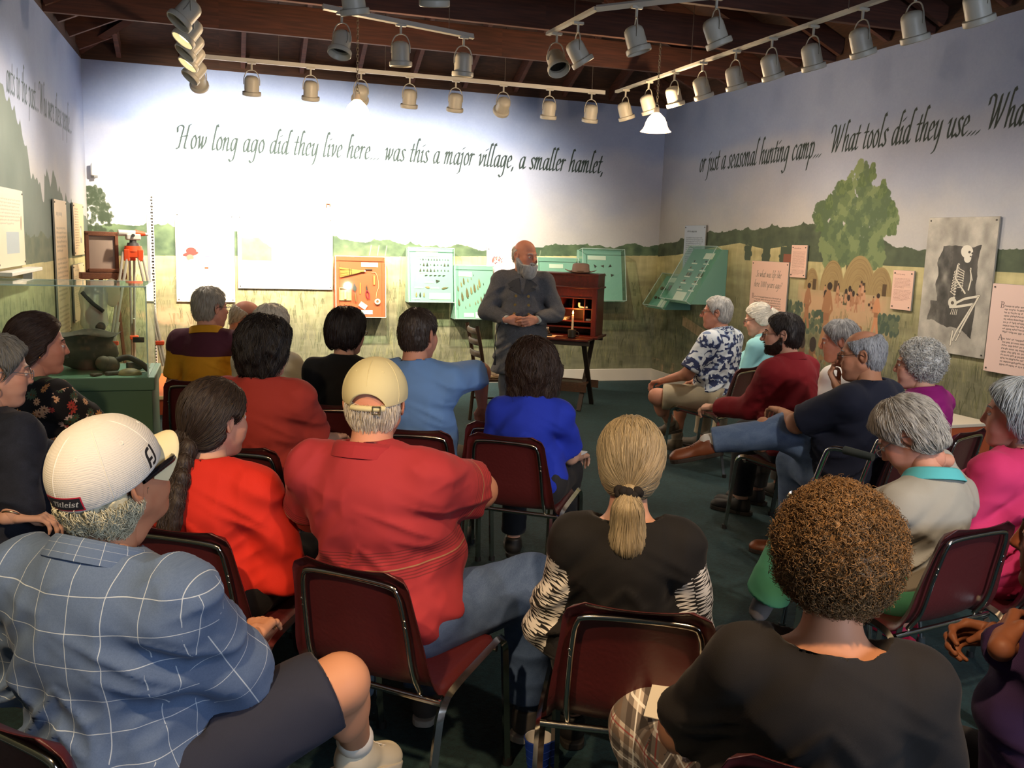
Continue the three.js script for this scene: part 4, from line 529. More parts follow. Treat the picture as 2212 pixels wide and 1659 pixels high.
  // wooden sketch box on an easel
  const ea = thing('easel_box', 'wooden screen frame standing on an easel in the left corner', 'easel', [-1.08, .163, -9.35], .35), ew = std(0xffffff, .6, { map: woodGrain([96, 56, 34], [150, 92, 58], 1) });
  mesh('frame', [bx(.03, .38, .05, -.13, 1.31, 0, .004), bx(.03, .38, .05, .13, 1.31, 0, .004), bx(.29, .04, .05, 0, 1.49, 0, .004), bx(.29, .03, .05, 0, 1.14, 0, .004)], ew, ea); mesh('screen', bx(.23, .32, .008, 0, 1.31, -.01), std(0xa08c7c, .7), ea); mesh('tray', [bx(.4, .06, .12, 0, 1.10, .02, .006), bx(.3, .03, .08, .02, 1.15, .03, .004)], ew, ea); for (const [x, z] of [[-.17, .1], [.17, .1], [0, -.22]]) mesh('leg', bar([x * .6, 1.1, z * .3], [x, 0, z], .035, .025), ew, ea);
  const wb = thing('wrapped_bundle', 'plastic wrapped bundle with red cloth and dark straps on the easel', 'bundle', [-1.12, .163, -8.98]); mesh('wrap', lathe([[0, .60], [.08, .61], [.12, .68], [.11, .8], [.125, .95], [.09, 1.05], [0, 1.06]], 20), phys(0xe8ece8, .25, { transmission: .6, thickness: 0 }), wb); mesh('cloth', sph(.075, 0, .60, 0, 18).scale(1, 1.25, .8), std(0xb0402c, .85), wb); mesh('dark_roll', [tube([[-.08, .97, .1], [0, .88, .125], [.09, .80, .1]], .018, 20, 8), sph(.045, .06, .66, .09, 12), cyl(.07, .08, .06, 0, .98, 0, 16)], std(0x2c2622, .8), wb); mesh('paddle', sph(.1, .22, .74, -.06, 18).scale(.7, 1.3, .16), std(0xd8cfae, .7), wb); mesh('stand', cyl(.02, .06, .62, 0, .31, 0, 14), std(0x5a3a24, .6), wb);
}
{ const g = thing('orange_plinth', 'small orange plinth with a cream top by the right wall', 'plinth', [5.02, 0, -5.18], .05); mesh('body', bx(.40, .52, .40, 0, .26, 0, .006), std(0xb2542e, .6), g); mesh('top', bx(.41, .025, .41, 0, .532, 0, .005), std(0xd9cdb8, .5), g); }

// ---------------------------------------------------------------- cups, bottle, walker, bag
const cupG = lathe([[0, .003], [.03, .003], [.031, .0], [.033, .004], [.046, .112], [.0485, .116], [.046, .119], [.0435, .116], [.031, .008], [0, .008]], 32);
function cup(label, color, pos) { const g = thing('plastic_cup', label, 'cup', pos); mesh('cup_wall', cupG, std(color, .35), g); mesh('white_lining', lathe([[0, .01], [.0305, .01], [.043, .117], [.0452, .1195]], 32), std(0xd8d4d0, .5), g); for (let i = 0; i < 3; i++) mesh('ridge', new THREE.TorusGeometry(.036 + i * .0032, .0014, 6, 32).rotateX(Math.PI / 2).translate(0, .03 + i * .027, 0), std(color, .35), g); }
cup('blue plastic cup with white inside on the carpet at the front', 0x1c3a9a, [.955, .0, -2.55]); cup('red plastic cup on the carpet under the right hand chairs', 0x7c1420, [3.04, 0, -3.22]);
{ const g = thing('water_bottle', 'dark soda bottle with white label lying under the chair of the woman in royal blue', 'bottle', [1.93, 0, -4.9]); mesh('bottle_body', lathe([[0, 0], [.028, 0], [.032, .01], [.032, .12], [.026, .15], [.013, .18], [.013, .2], [0, .2]], 20), std(0x3a1618, .2), g); mesh('label_band', cyl(.0326, .0326, .05, 0, .11, 0, 20), std(0xd0ccc8, .5), g); mesh('cap', cyl(.015, .015, .018, 0, .205, 0, 14), std(0xb8b4b0, .5), g); }
{ const g = thing('walker', 'chrome folding walker with grey grips between the right hand seats', 'walker', [2.66, 0, -3.15], .35); const ch = std(0xc8ccd0, .18, { metalness: 1 }), gr = std(0x3c4444, .7);
  for (const s of [-1, 1]) { mesh('side_frame', tube([[s * .2, .02, -.24], [s * .2, .5, -.19], [s * .2, .84, -.1], [s * .2, .885, -.06], [s * .2, .89, .0]], .012, 40, 10), ch, g); mesh('rear_leg', tube([[s * .2, .02, .2], [s * .2, .5, .12], [s * .2, .62, .02], [s * .2, .6, -.14]], .012, 30, 10), ch, g); mesh('grip', rod([s * .2, .89, -.01], [s * .2, .885, .12], .018, .016, 14), gr, g); mesh('rubber_tip', [cyl(.017, .019, .04, s * .2, .02, -.24, 14), cyl(.017, .019, .04, s * .2, .02, .2, 14)], gr, g); }
  mesh('cross_brace', [rod([-.2, .5, -.19], [.2, .5, -.19], .01), rod([-.2, .34, -.205], [.2, .34, -.205], .01)], ch, g); }
{ const g = thing('shoulder_bag', 'grey canvas bag with a blue pouch on the carpet beside the red polo chair', 'bag', [.30, 0, -3.12], .3); mesh('bag_body', bx(.26, .2, .14, 0, .1, 0, .04), std(0x38342e, .85), g); mesh('blue_pouch', bx(.09, .11, .1, .16, .075, .03, .03), std(0x7d97b0, .8), g); mesh('cord', tube([[.12, .18, .02], [.16, .27, .03], [.2, .26, .02], [.19, .16, .03]], .005, 20, 6), std(0x8a929a, .7), g); }
// ---------------------------------------------------------------- maroon shell chairs with chrome frames
const maroon = phys(0x4c1a1c, .38, { clearcoat: .25, clearcoatRoughness: .4, bumpMap: dataTex(128, 128, (u, v) => tf(u, v, 32, 7, 2), { rep: 3 }), bumpScale: .0006 });
const chrome = std(0xb9b6ae, .16, { metalness: 1 }), rubber = std(0x151312, .7);
const shellGeo = (() => {
  const c = new THREE.CatmullRomCurve3([V(0, .425, -.225), V(0, .452, -.205), V(0, .447, -.05), V(0, .440, .10), V(0, .452, .165), V(0, .50, .198), V(0, .60, .222), V(0, .70, .247), V(0, .80, .277)]);
  const nu = 18, nv = 34, P = [], L = c.getLength(), th = .006; const wAt = (v) => { let w = lerp(.222, .228, sst(0, .4, v)); w = v > .5 ? lerp(.228, .187, sst(.5, 1, v)) : w; const dTop = (1 - v) * L, dF = v * L, r = .055; if (dTop < r) w -= (r - Math.sqrt(r * r - (r - dTop) ** 2)); if (dF < .04) w -= (.04 - Math.sqrt(.0016 - (.04 - dF) ** 2)); return w; };
  const at = (i, j, s) => { const v = j / nv, u = i / nu * 2 - 1, p = c.getPointAt(v), t = c.getTangentAt(v), n = V(0, t.z, -t.y); /* n: underside / back */ if (n.y > 0) n.negate(); if (v > .45 && n.z < 0) n.negate();
    const uu = Math.sign(u) * Math.pow(Math.abs(u), .75), w = wAt(v), edge = (1 - Math.abs(uu)) * w, dTop = (1 - v) * L, dF = v * L; const m = Math.min(edge, dTop * 1.0, v < .5 ? dF + .01 : 9); const fl = .024 * (1 - sst(0, .022, m)); const dish = v > .5 ? .016 * (1 - uu * uu) : .012 * (1 - uu * uu);
    return V(uu * w, p.y, p.z).addScaledVector(n, fl + dish + s * th); };
  const pos = [], idx = [], N = (nu + 1) * (nv + 1); for (const s of [0, 1]) for (let j = 0; j <= nv; j++) for (let i = 0; i <= nu; i++) { const p = at(i, j, s); pos.push(p.x, p.y, p.z); }
  const id = (s, i, j) => s * N + j * (nu + 1) + i;
  for (let j = 0; j < nv; j++) for (let i = 0; i < nu; i++) { idx.push(id(0, i, j), id(0, i, j + 1), id(0, i + 1, j), id(0, i + 1, j), id(0, i, j + 1), id(0, i + 1, j + 1)); idx.push(id(1, i, j), id(1, i + 1, j), id(1, i, j + 1), id(1, i + 1, j), id(1, i + 1, j + 1), id(1, i, j + 1)); }
  const strip = (a, b, c2, d) => idx.push(a, b, c2, c2, b, d);
  for (let i = 0; i < nu; i++) { strip(id(0, i, 0), id(0, i + 1, 0), id(1, i, 0), id(1, i + 1, 0)); strip(id(0, i + 1, nv), id(0, i, nv), id(1, i + 1, nv), id(1, i, nv)); }
  for (let j = 0; j < nv; j++) { strip(id(0, 0, j + 1), id(0, 0, j), id(1, 0, j + 1), id(1, 0, j)); strip(id(0, nu, j), id(0, nu, j + 1), id(1, nu, j), id(1, nu, j + 1)); }
  const g = new THREE.BufferGeometry(); g.setAttribute('position', new THREE.Float32BufferAttribute(pos, 3)); g.setIndex(idx); g.computeVertexNormals();
  const uv = []; for (let i = 0; i < pos.length; i += 3) uv.push(pos[i], pos[i + 1] + pos[i + 2]); g.setAttribute('uv', new THREE.Float32BufferAttribute(uv, 2)); return g;
})();
function sqTube(pts, w = .021, seg = 40) { const g = tube(pts, w * .66, seg, 4); return toCreasedNormals(g, .7); }
const chairParts = (() => {
  const side = (s) => sqTube([[s * .243, .0, .285], [s * .243, .06, .272], [s * .243, .34, .215], [s * .243, .40, .19], [s * .243, .43, .13], [s * .243, .452, -.1], [s * .243, .455, -.17], [s * .243, .43, -.212], [s * .243, .36, -.226], [s * .243, .06, -.262], [s * .243, .0, -.27]], .021, 60);
  const loop = []; for (const [x, y] of [[-.172, .43], [-.172, .5], [-.166, .62], [-.160, .69], [-.152, .732], [-.128, .752], [0, .757], [.128, .752], [.152, .732], [.160, .69], [.166, .62], [.172, .5], [.172, .43]]) loop.push([x, y, y < .5 ? lerp(.19, .232, (y - .43) / .07) : lerp(.232, .292, (y - .5) / .257)]);
  return { side: [side(-1), side(1)], loop: tube(loop, .0085, 80, 10), cross: [rod([-.243, .418, .197], [.243, .418, .197], .0095), rod([-.243, .43, -.16], [.243, .43, -.16], .0095)], feet: [[-1, .287], [1, .287], [-1, -.272], [1, -.272]].map(([s, z]) => cyl(.016, .017, .025, s * .243, .012, z, 12)) };
})();
const chairSource = (() => { const g = new THREE.Group(); g.scale.y = 1.045; mesh('shell', shellGeo, maroon, g); mesh('side_frame', chairParts.side[0], chrome, g); mesh('side_frame', chairParts.side[1], chrome, g); mesh('back_loop', chairParts.loop, chrome, g); mesh('cross_bar', chairParts.cross[0], chrome, g); mesh('cross_bar', chairParts.cross[1], chrome, g); for (const f of chairParts.feet) mesh('foot_cap', f, rubber, g); for (const s of [-1, 1]) mesh('rivet', [sph(.005, s * .168, .66, .275, 8), sph(.005, s * .167, .64, .270, 8)], chrome, g); return g; })();
function chair(label, x, z, az) { const g = chairSource.clone(); g.name = numbered('stacking_chair'); scene.add(g); g.position.set(x, 0, z); g.rotation.y = -az * Math.PI / 180; g.userData = { label, category: 'chair', group: 'maroon shell chairs of the audience' }; return g; }

// ---------------------------------------------------------------- distance fields and their meshes
const smin = (a, b, k) => { const h = k - Math.abs(a - b); return h > 0 ? Math.min(a, b) - h * h / (4 * k) : Math.min(a, b); };
const smax = (a, b, k) => -smin(-a, -b, k);
class Field {
  constructor(k = .04) { this.k = k; this.p = []; }
  cap(a, b, ra, rb = ra, tag = 0) { const d = [b[0] - a[0], b[1] - a[1], b[2] - a[2]], l = d[0] * d[0] + d[1] * d[1] + d[2] * d[2] || 1e-9; this.p.push({ e: 0, a, d, l, ra, dr: rb - ra, tag }); return this; }
  ell(c, r, M = null, tag = 0) { this.p.push({ e: 1, c, r, M, tag, mr: Math.min(...r) }); return this; }
  one(q, x, y, z) {
    if (!q.e) { const px = x - q.a[0], py = y - q.a[1], pz = z - q.a[2]; let t = (px * q.d[0] + py * q.d[1] + pz * q.d[2]) / q.l; t = t < 0 ? 0 : t > 1 ? 1 : t; const ex = px - q.d[0] * t, ey = py - q.d[1] * t, ez = pz - q.d[2] * t; return Math.sqrt(ex * ex + ey * ey + ez * ez) - q.ra - q.dr * t; }
    let px = x - q.c[0], py = y - q.c[1], pz = z - q.c[2]; const M = q.M; if (M) { const a = px * M[0][0] + py * M[0][1] + pz * M[0][2], b = px * M[1][0] + py * M[1][1] + pz * M[1][2], c = px * M[2][0] + py * M[2][1] + pz * M[2][2]; px = a; py = b; pz = c; }
    px /= q.r[0]; py /= q.r[1]; pz /= q.r[2]; const k0 = Math.sqrt(px * px + py * py + pz * pz); if (k0 < 1e-6) return -q.mr; px /= q.r[0]; py /= q.r[1]; pz /= q.r[2]; return k0 * (k0 - 1) / Math.sqrt(px * px + py * py + pz * pz);
  }
  at(x, y, z) { let d = 1e3; const k = this.k; for (const q of this.p) { const e = this.one(q, x, y, z); if (e - d < k) d = smin(d, e, k); } return d; }
  near(x, y, z) { let d = 1e3, b = 0; for (const q of this.p) { const e = this.one(q, x, y, z); if (e < d) { d = e; b = q.tag; } } return b; }
  box(m) { const lo = [9e9, 9e9, 9e9], hi = [-9e9, -9e9, -9e9]; for (const q of this.p) for (let i = 0; i < 3; i++) { if (q.e) { const R = Math.max(...q.r); lo[i] = Math.min(lo[i], q.c[i] - R); hi[i] = Math.max(hi[i], q.c[i] + R); } else { const R = Math.max(q.ra, q.ra + q.dr); lo[i] = Math.min(lo[i], q.a[i] - R, q.a[i] + q.d[i] - R); hi[i] = Math.max(hi[i], q.a[i] + R, q.a[i] + q.d[i] + R); } } return [lo.map((v) => v - m), hi.map((v) => v + m)]; }
}
function nets(f, [lo, hi], h) { // surface nets of f over the box, cell h
  const n = [0, 1, 2].map((i) => Math.max(2, Math.ceil((hi[i] - lo[i]) / h) + 1)), [nx, ny, nz] = n, F = new Float32Array(nx * ny * nz), B = 4;
  for (let z = 0; z < nz; z += B) for (let y = 0; y < ny; y += B) for (let x = 0; x < nx; x += B) {
    const c = f(lo[0] + (x + 1.5) * h, lo[1] + (y + 1.5) * h, lo[2] + (z + 1.5) * h), skip = Math.abs(c) > h * 3.4 + .012;
    for (let k = z; k < Math.min(z + B, nz); k++) for (let j = y; j < Math.min(y + B, ny); j++) for (let i = x; i < Math.min(x + B, nx); i++) F[(k * ny + j) * nx + i] = skip ? c : f(lo[0] + i * h, lo[1] + j * h, lo[2] + k * h);
  }
  const id = new Int32Array(nx * ny * nz).fill(-1), pos = []; const C = [[0, 0, 0], [1, 0, 0], [0, 1, 0], [1, 1, 0], [0, 0, 1], [1, 0, 1], [0, 1, 1], [1, 1, 1]], E = [[0, 1], [2, 3], [4, 5], [6, 7], [0, 2], [1, 3], [4, 6], [5, 7], [0, 4], [1, 5], [2, 6], [3, 7]], v = new Float32Array(8);
  for (let k = 0; k < nz - 1; k++) for (let j = 0; j < ny - 1; j++) for (let i = 0; i < nx - 1; i++) {
    const o = (k * ny + j) * nx + i; let m = 0; for (let c = 0; c < 8; c++) { v[c] = F[o + C[c][0] + C[c][1] * nx + C[c][2] * nx * ny]; if (v[c] < 0) m |= 1 << c; } if (!m || m === 255) continue;
    let sx = 0, sy = 0, sz = 0, q = 0; for (const [a, b] of E) if ((v[a] < 0) !== (v[b] < 0)) { const t = v[a] / (v[a] - v[b]), A = C[a], D = C[b]; sx += A[0] + (D[0] - A[0]) * t; sy += A[1] + (D[1] - A[1]) * t; sz += A[2] + (D[2] - A[2]) * t; q++; }
    id[o] = pos.length / 3; pos.push(lo[0] + (i + sx / q) * h, lo[1] + (j + sy / q) * h, lo[2] + (k + sz / q) * h);
  }
  const idx = [], S = [1, nx, nx * ny]; for (let k = 1; k < nz - 1; k++) for (let j = 1; j < ny - 1; j++) for (let i = 1; i < nx - 1; i++) { const o = (k * ny + j) * nx + i, a = F[o] < 0; for (let d = 0; d < 3; d++) { if (a === (F[o + S[d]] < 0)) continue; const u = S[(d + 1) % 3], w = S[(d + 2) % 3], A = id[o - u - w], Bq = id[o - w], Cq = id[o], D = id[o - u]; if (A < 0 || Bq < 0 || Cq < 0 || D < 0) continue; if (a) idx.push(A, Bq, Cq, A, Cq, D); else idx.push(A, Cq, Bq, A, D, Cq); } }
  const nor = new Float32Array(pos.length), e2 = h * .6; for (let i = 0; i < pos.length; i += 3) { const x = pos[i], y = pos[i + 1], z = pos[i + 2], a = f(x + e2, y - e2, z - e2), b = f(x - e2, y - e2, z + e2), c = f(x - e2, y + e2, z - e2), d = f(x + e2, y + e2, z + e2); let gx = a - b - c + d, gy = -a - b + c + d, gz = -a + b - c + d; const l = Math.hypot(gx, gy, gz) || 1; nor[i] = gx / l; nor[i + 1] = gy / l; nor[i + 2] = gz / l; }
  return { pos, nor, idx };
}
function toGeo(m, uvf) { // uvf(centroid, normal) -> per-triangle frame function (p)->[u,v]; without it: indexed, no uv
  const g = new THREE.BufferGeometry();
  if (!uvf) { g.setAttribute('position', new THREE.Float32BufferAttribute(m.pos, 3)); g.setAttribute('normal', new THREE.Float32BufferAttribute(m.nor, 3)); g.setIndex(m.idx); return g; }
  const n = m.idx.length, p = new Float32Array(n * 3), q = new Float32Array(n * 3), uv = new Float32Array(n * 2);
  for (let t = 0; t < n; t += 3) { const c = [0, 0, 0], nn = [0, 0, 0]; for (let k = 0; k < 3; k++) { const i = m.idx[t + k] * 3; for (let d = 0; d < 3; d++) { p[(t + k) * 3 + d] = m.pos[i + d]; q[(t + k) * 3 + d] = m.nor[i + d]; c[d] += m.pos[i + d] / 3; nn[d] += m.nor[i + d] / 3; } } const fr = uvf(c, nn); for (let k = 0; k < 3; k++) { const o = (t + k) * 3, w = fr([p[o], p[o + 1], p[o + 2]]); uv[(t + k) * 2] = w[0]; uv[(t + k) * 2 + 1] = w[1]; } }
  g.setAttribute('position', new THREE.BufferAttribute(p, 3)); g.setAttribute('normal', new THREE.BufferAttribute(q, 3)); g.setAttribute('uv', new THREE.BufferAttribute(uv, 2)); return g;
}
// ---------------------------------------------------------------- heads (local: y up, face toward -z, origin between the ears)
function headField(o = {}) {
  const w = o.w ?? 1, jaw = o.jaw ?? 1, nose = o.nose ?? 1, old = o.old ?? 0, A = new Field(.03), Ear = new Field(.008);
  A.ell([0, .032, .012], [.077 * w, .088, .098]).ell([0, -.02, .05], [.06 * w, .07, .05]).ell([0, -.028, -.034], [.060 * w, .082, .060]);
  for (const s of [-1, 1]) A.cap([s * .05 * w * jaw, -.05, .0], [s * .014 * jaw, -.104, -.068], .02 + .006 * old, .018).cap([s * .04 * w, -.03, -.062], [s * .03 * w, -.055, -.066], .022, .02 + .006 * old);
  A.cap([0, -.06, .025], [0, -.108, .032], .052 * (o.neck ?? 1), .05 * (o.neck ?? 1)).cap([0, -.1, -.05], [0, -.115, .0], .02 + .014 * old, .026 + .01 * old);
  const B = new Field(.012); for (const s of [-1, 1]) B.cap([s * .012, .020, -.089], [s * .046 * w, .022, -.070], .0105, .009).cap([s * .008, -.036, -.098], [s * .014 * nose, -.037, -.092], .008, .007);
  B.cap([0, .014, -.091], [0, -.032, -.091 - .024 * nose], .0075, .0115 * nose).cap([-.02, -.063, -.083], [.02, -.063, -.083], .0065).cap([-.004, -.062, -.0885], [.004, -.062, -.0885], .0065).cap([-.017, -.0735, -.083], [.017, -.0735, -.083], .007).cap([0, -.104, -.080], [0, -.1, -.076], .013);
  for (const s of [-1, 1]) { const a = s * .42, M = [[Math.cos(a), 0, -Math.sin(a)], [0, 1, 0], [Math.sin(a), 0, Math.cos(a)]]; Ear.ell([s * .083 * w, -.002, .018], [.0065, .034, .021], M).cap([s * .077 * w, -.008, .006], [s * .077 * w, .012, .008], .007); }
  return (x, y, z) => { let d = A.at(x, y, z); if (d < .05) { d = smin(d, B.at(x, y, z), .012); for (const s of [-1, 1]) { const e = Math.hypot(x - s * .031 * w, (y - .001) * 1.2, z + .098) - .0125; d = smax(d, -e, .012); } d = smax(d, -(Math.hypot(x * .5, (y + .0685) * 5, (z + .093)) - .0135), .004); }
    const ex = Math.abs(x) - .06; if (ex > -.02) { let q = Ear.at(x, y, z); const sx = Math.sign(x); q = smax(q, -(Math.hypot((x - sx * .091 * w) * 1.4, (y - .0) * .62, z - .013) - .0125), .006); d = smin(d, q, .008); } return d; };
}
const headCache = {};
function headGeo(kind, cell, o) { const key = kind + cell; if (!headCache[key]) { const f = headField(o); const m = nets(f, [[-.105, -.175, -.135], [.105, .135, .125]], cell); headCache[key] = { m, f }; } return headCache[key]; }
// ---------------------------------------------------------------- hair
const HAIRMAT = {};
function hairMat(col) { const k = col.join(); return HAIRMAT[k] ??= std(new THREE.Color().setRGB(...col.map((c) => Math.pow(c / 255, 2.2))), .55, { vertexColors: true }); }
function strands(out, f, m, o) { // out: {pos,nor,idx,col}; grows tapered strands over the field f from vertices of m
  const n = m.pos.length / 3, N = o.count; for (let s = 0; s < N; s++) {
    const i = Math.floor(rnd() * n) * 3; let p = [m.pos[i], m.pos[i + 1], m.pos[i + 2]]; if (o.where && !o.where(p)) continue; const tone = rr(1 - o.vary, 1 + o.vary), L = o.len * rr(.6, 1.2), st = o.steps ?? 5, h = L / st, r0 = o.r * rr(.7, 1.3), lf = rr(.3, 1.7); let ph = rnd() * 6.28, ring = -1;
    for (let k = 0; k <= st; k++) {
      const e2 = .003, d0 = f(...p), g = [f(p[0] + e2, p[1], p[2]) - d0, f(p[0], p[1] + e2, p[2]) - d0, f(p[0], p[1], p[2] + e2) - d0], gl = Math.hypot(...g) || 1; g.forEach((_, q) => g[q] /= gl);
      let fl = o.flow(p); const c = o.curl ?? 0; ph += 1.7; let dir = [fl[0] + c * Math.sin(ph + p[1] * 90), fl[1] + c * Math.cos(ph * 1.3), fl[2] + c * Math.sin(ph * .7 + 2)]; const dt = dir[0] * g[0] + dir[1] * g[1] + dir[2] * g[2]; dir = dir.map((v, q) => v - g[q] * dt * .85); const dl = Math.hypot(...dir) || 1; dir = dir.map((v) => v / dl);
      const lift = lf * (o.lift ?? .002) * (o.curl ? .4 + .6 * Math.abs(Math.sin(ph)) : Math.min(1, k / 2)), tgt = lift - d0; if (k > 0 || 1) p = p.map((v, q) => v + g[q] * tgt * (k ? .8 : .5));
      const side = [g[1] * dir[2] - g[2] * dir[1], g[2] * dir[0] - g[0] * dir[2], g[0] * dir[1] - g[1] * dir[0]], r = r0 * (1 - .8 * k / st), base = out.pos.length / 3;
      for (const [a, b] of [[0, 1], [-.87, -.4], [.87, -.4]]) { for (let q = 0; q < 3; q++) { out.pos.push(p[q] + (side[q] * a + g[q] * b) * r); } for (let q = 0; q < 3; q++) out.nor.push(side[q] * a * .6 + g[q] * (.5 + b * .5)); out.col.push(tone, tone, tone); }
      if (ring >= 0) for (let q = 0; q < 3; q++) { const w = (q + 1) % 3; out.idx.push(ring + q, ring + w, base + q, ring + w, base + w, base + q); } ring = base; p = p.map((v, q) => v + dir[q] * h);
    }
  }
}
function curls(out, f, m, o) { // little corkscrew locks standing on the hair mass
  const n = m.pos.length / 3; for (let s = 0; s < o.curls; s++) { const i = Math.floor(rnd() * n) * 3, p = [m.pos[i], m.pos[i + 1], m.pos[i + 2]], g = [m.nor[i], m.nor[i + 1], m.nor[i + 2]], ax = V(rr(-1, 1) + p[0] * 3, rr(-1, .4), rr(-1, 1)).addScaledVector(V(...g), rr(-.1, .5)).normalize(), e1 = ax.clone().cross(V(...g)).normalize(), e2 = ax.clone().cross(e1), tone = rr(1 - (o.vary ?? .3), 1 + (o.vary ?? .3)), L = rr(.012, .03), R = (o.cr ?? .005) * rr(.6, 1.2), st = 11, ph = rnd() * 6.28; let ring = -1;
    for (let k = 0; k <= st; k++) { const t = k / st, a = ph + t * 8.5, c = V(...p).addScaledVector(ax, (t - .4) * L).addScaledVector(e1, Math.cos(a) * R).addScaledVector(e2, Math.sin(a) * R).addScaledVector(V(...g), R * .5), nn = e1.clone().multiplyScalar(Math.cos(a)).addScaledVector(e2, Math.sin(a)), b2 = ax, r = o.r * (1 - .5 * t), base = out.pos.length / 3; for (const [u, v] of [[1, 0], [-.5, .87], [-.5, -.87]]) { const d = nn.clone().multiplyScalar(u).addScaledVector(b2, v); out.pos.push(c.x + d.x * r, c.y + d.y * r, c.z + d.z * r); out.nor.push(d.x, d.y, d.z); out.col.push(tone, tone, tone); } if (ring >= 0) for (let q = 0; q < 3; q++) { const w = (q + 1) % 3; out.idx.push(ring + q, base + q, ring + w, ring + w, base + q, base + w); } ring = base; } } }
const down = (p) => [p[0] * 2, -1, .15];
function hairGeo(spec, f, box, cell) { const m = nets(f, box, cell), col = []; for (let i = 0; i < m.pos.length; i += 3) { const t = .85 + .3 * noise(m.pos[i] * 160, m.pos[i + 1] * 40, m.pos[i + 2] * 160); col.push(t, t, t); } const out = { pos: m.pos.slice(), nor: Array.from(m.nor), idx: m.idx.slice(), col }; if (spec.curls) curls(out, f, m, spec); if (spec.count) strands(out, f, m, { r: .0011, len: .06, lift: .0045, vary: .32, flow: down, ...spec }); const g = new THREE.BufferGeometry(); g.setAttribute('position', new THREE.Float32BufferAttribute(out.pos, 3)); g.setAttribute('normal', new THREE.Float32BufferAttribute(out.nor, 3)); g.setAttribute('color', new THREE.Float32BufferAttribute(out.col, 3)); g.setIndex(out.idx); return g; }
// hair shape builders return a field in head space
const scalp = (o, w = 1) => { const F = new Field(.03); F.ell([0, .032, .013], [(.077 + o) * w, .088 + o, .098 + o]).ell([0, -.022, .048], [(.062 + o) * w, .068 + o, .052 + o]); return F; };
function hairShape(st, o) {
  const off = o.off ?? .012, F = scalp(off, o.w ?? 1), line = o.line ?? 0, nz = (x, y, z) => (fbm(x * 34, y * 22, z * 34, 2) - .5) * (o.rough ?? .010) + (noise(x * 130, y * 50, z * 130) - .5) * .004;
  const front = (y, z) => (y - .088 - line) * -.62 + (z + .086 - (o.back ?? 0)) * -.785, ear = (x, y, z) => { const a = (Math.abs(x) - .086) / .034, b = (y + .006) / .038, c = (z - .012) / .027; return (Math.hypot(a, b, c) - 1) * .027; };
  if (st === 'short') return (x, y, z) => { let d = F.at(x, y, z) + nz(x, y, z); if (o.under) d = smax(d, y - .014 + z * .16, .006); d = smax(d, front(y, z), .012); d = smax(d, -(y + (o.nape ?? .082)), .012); return smax(d, -ear(x, y, z), .01); };
  if (st === 'bald') return (x, y, z) => { let d = F.at(x, y, z) + nz(x, y, z); d = smax(d, front(y, z), .012); d = smax(d, -(y + .085), .012); d = smax(d, y - (o.top ?? .055) - z * .25, .014); return smax(d, -ear(x, y, z), .01); };
  if (st === 'bob') { const G = new Field(.03), len = o.len ?? .12, wd = o.bw ?? .088; G.ell([0, -.01, .03], [wd, .09, .085]).ell([0, -len * .62, .042], [wd * .92, len * .55, .062]); for (const s of [-1, 1]) G.cap([s * (wd - .022), .01, -.01], [s * (wd - .03), -len * .72, .012], .026, .022); return (x, y, z) => { let d = smin(F.at(x, y, z), G.at(x, y, z), .02) + nz(x, y, z); const fr = smin(front(y, z), (-.03 - z) + Math.max(0, -y - .02) * .15 + (o.open ?? 0), .01); d = smax(d, y > .02 ? front(y, z) : Math.max(front(y, z) * .35, -.022 - z - (o.cheek ?? 0)), .012); return smax(d, -(y + len) + .02 * (noise(x * 60, z * 60) - .5), .014); }; }
  if (st === 'curly') { const G = new Field(.03), R = o.R; G.ell(o.c ?? [0, .02, .03], R); return (x, y, z) => { let d = smin(F.at(x, y, z), G.at(x, y, z), .02) + (fbm(x * 28, y * 28, z * 28, 3) - .5) * .035 * (o.lump ?? 1); d = smax(d, (y - .085 - line) * -.5 + (z + .088) * -.86, .014); return smax(d, y < -.02 ? (-.03 - z) * .8 - .02 : -1, .012); }; }
}
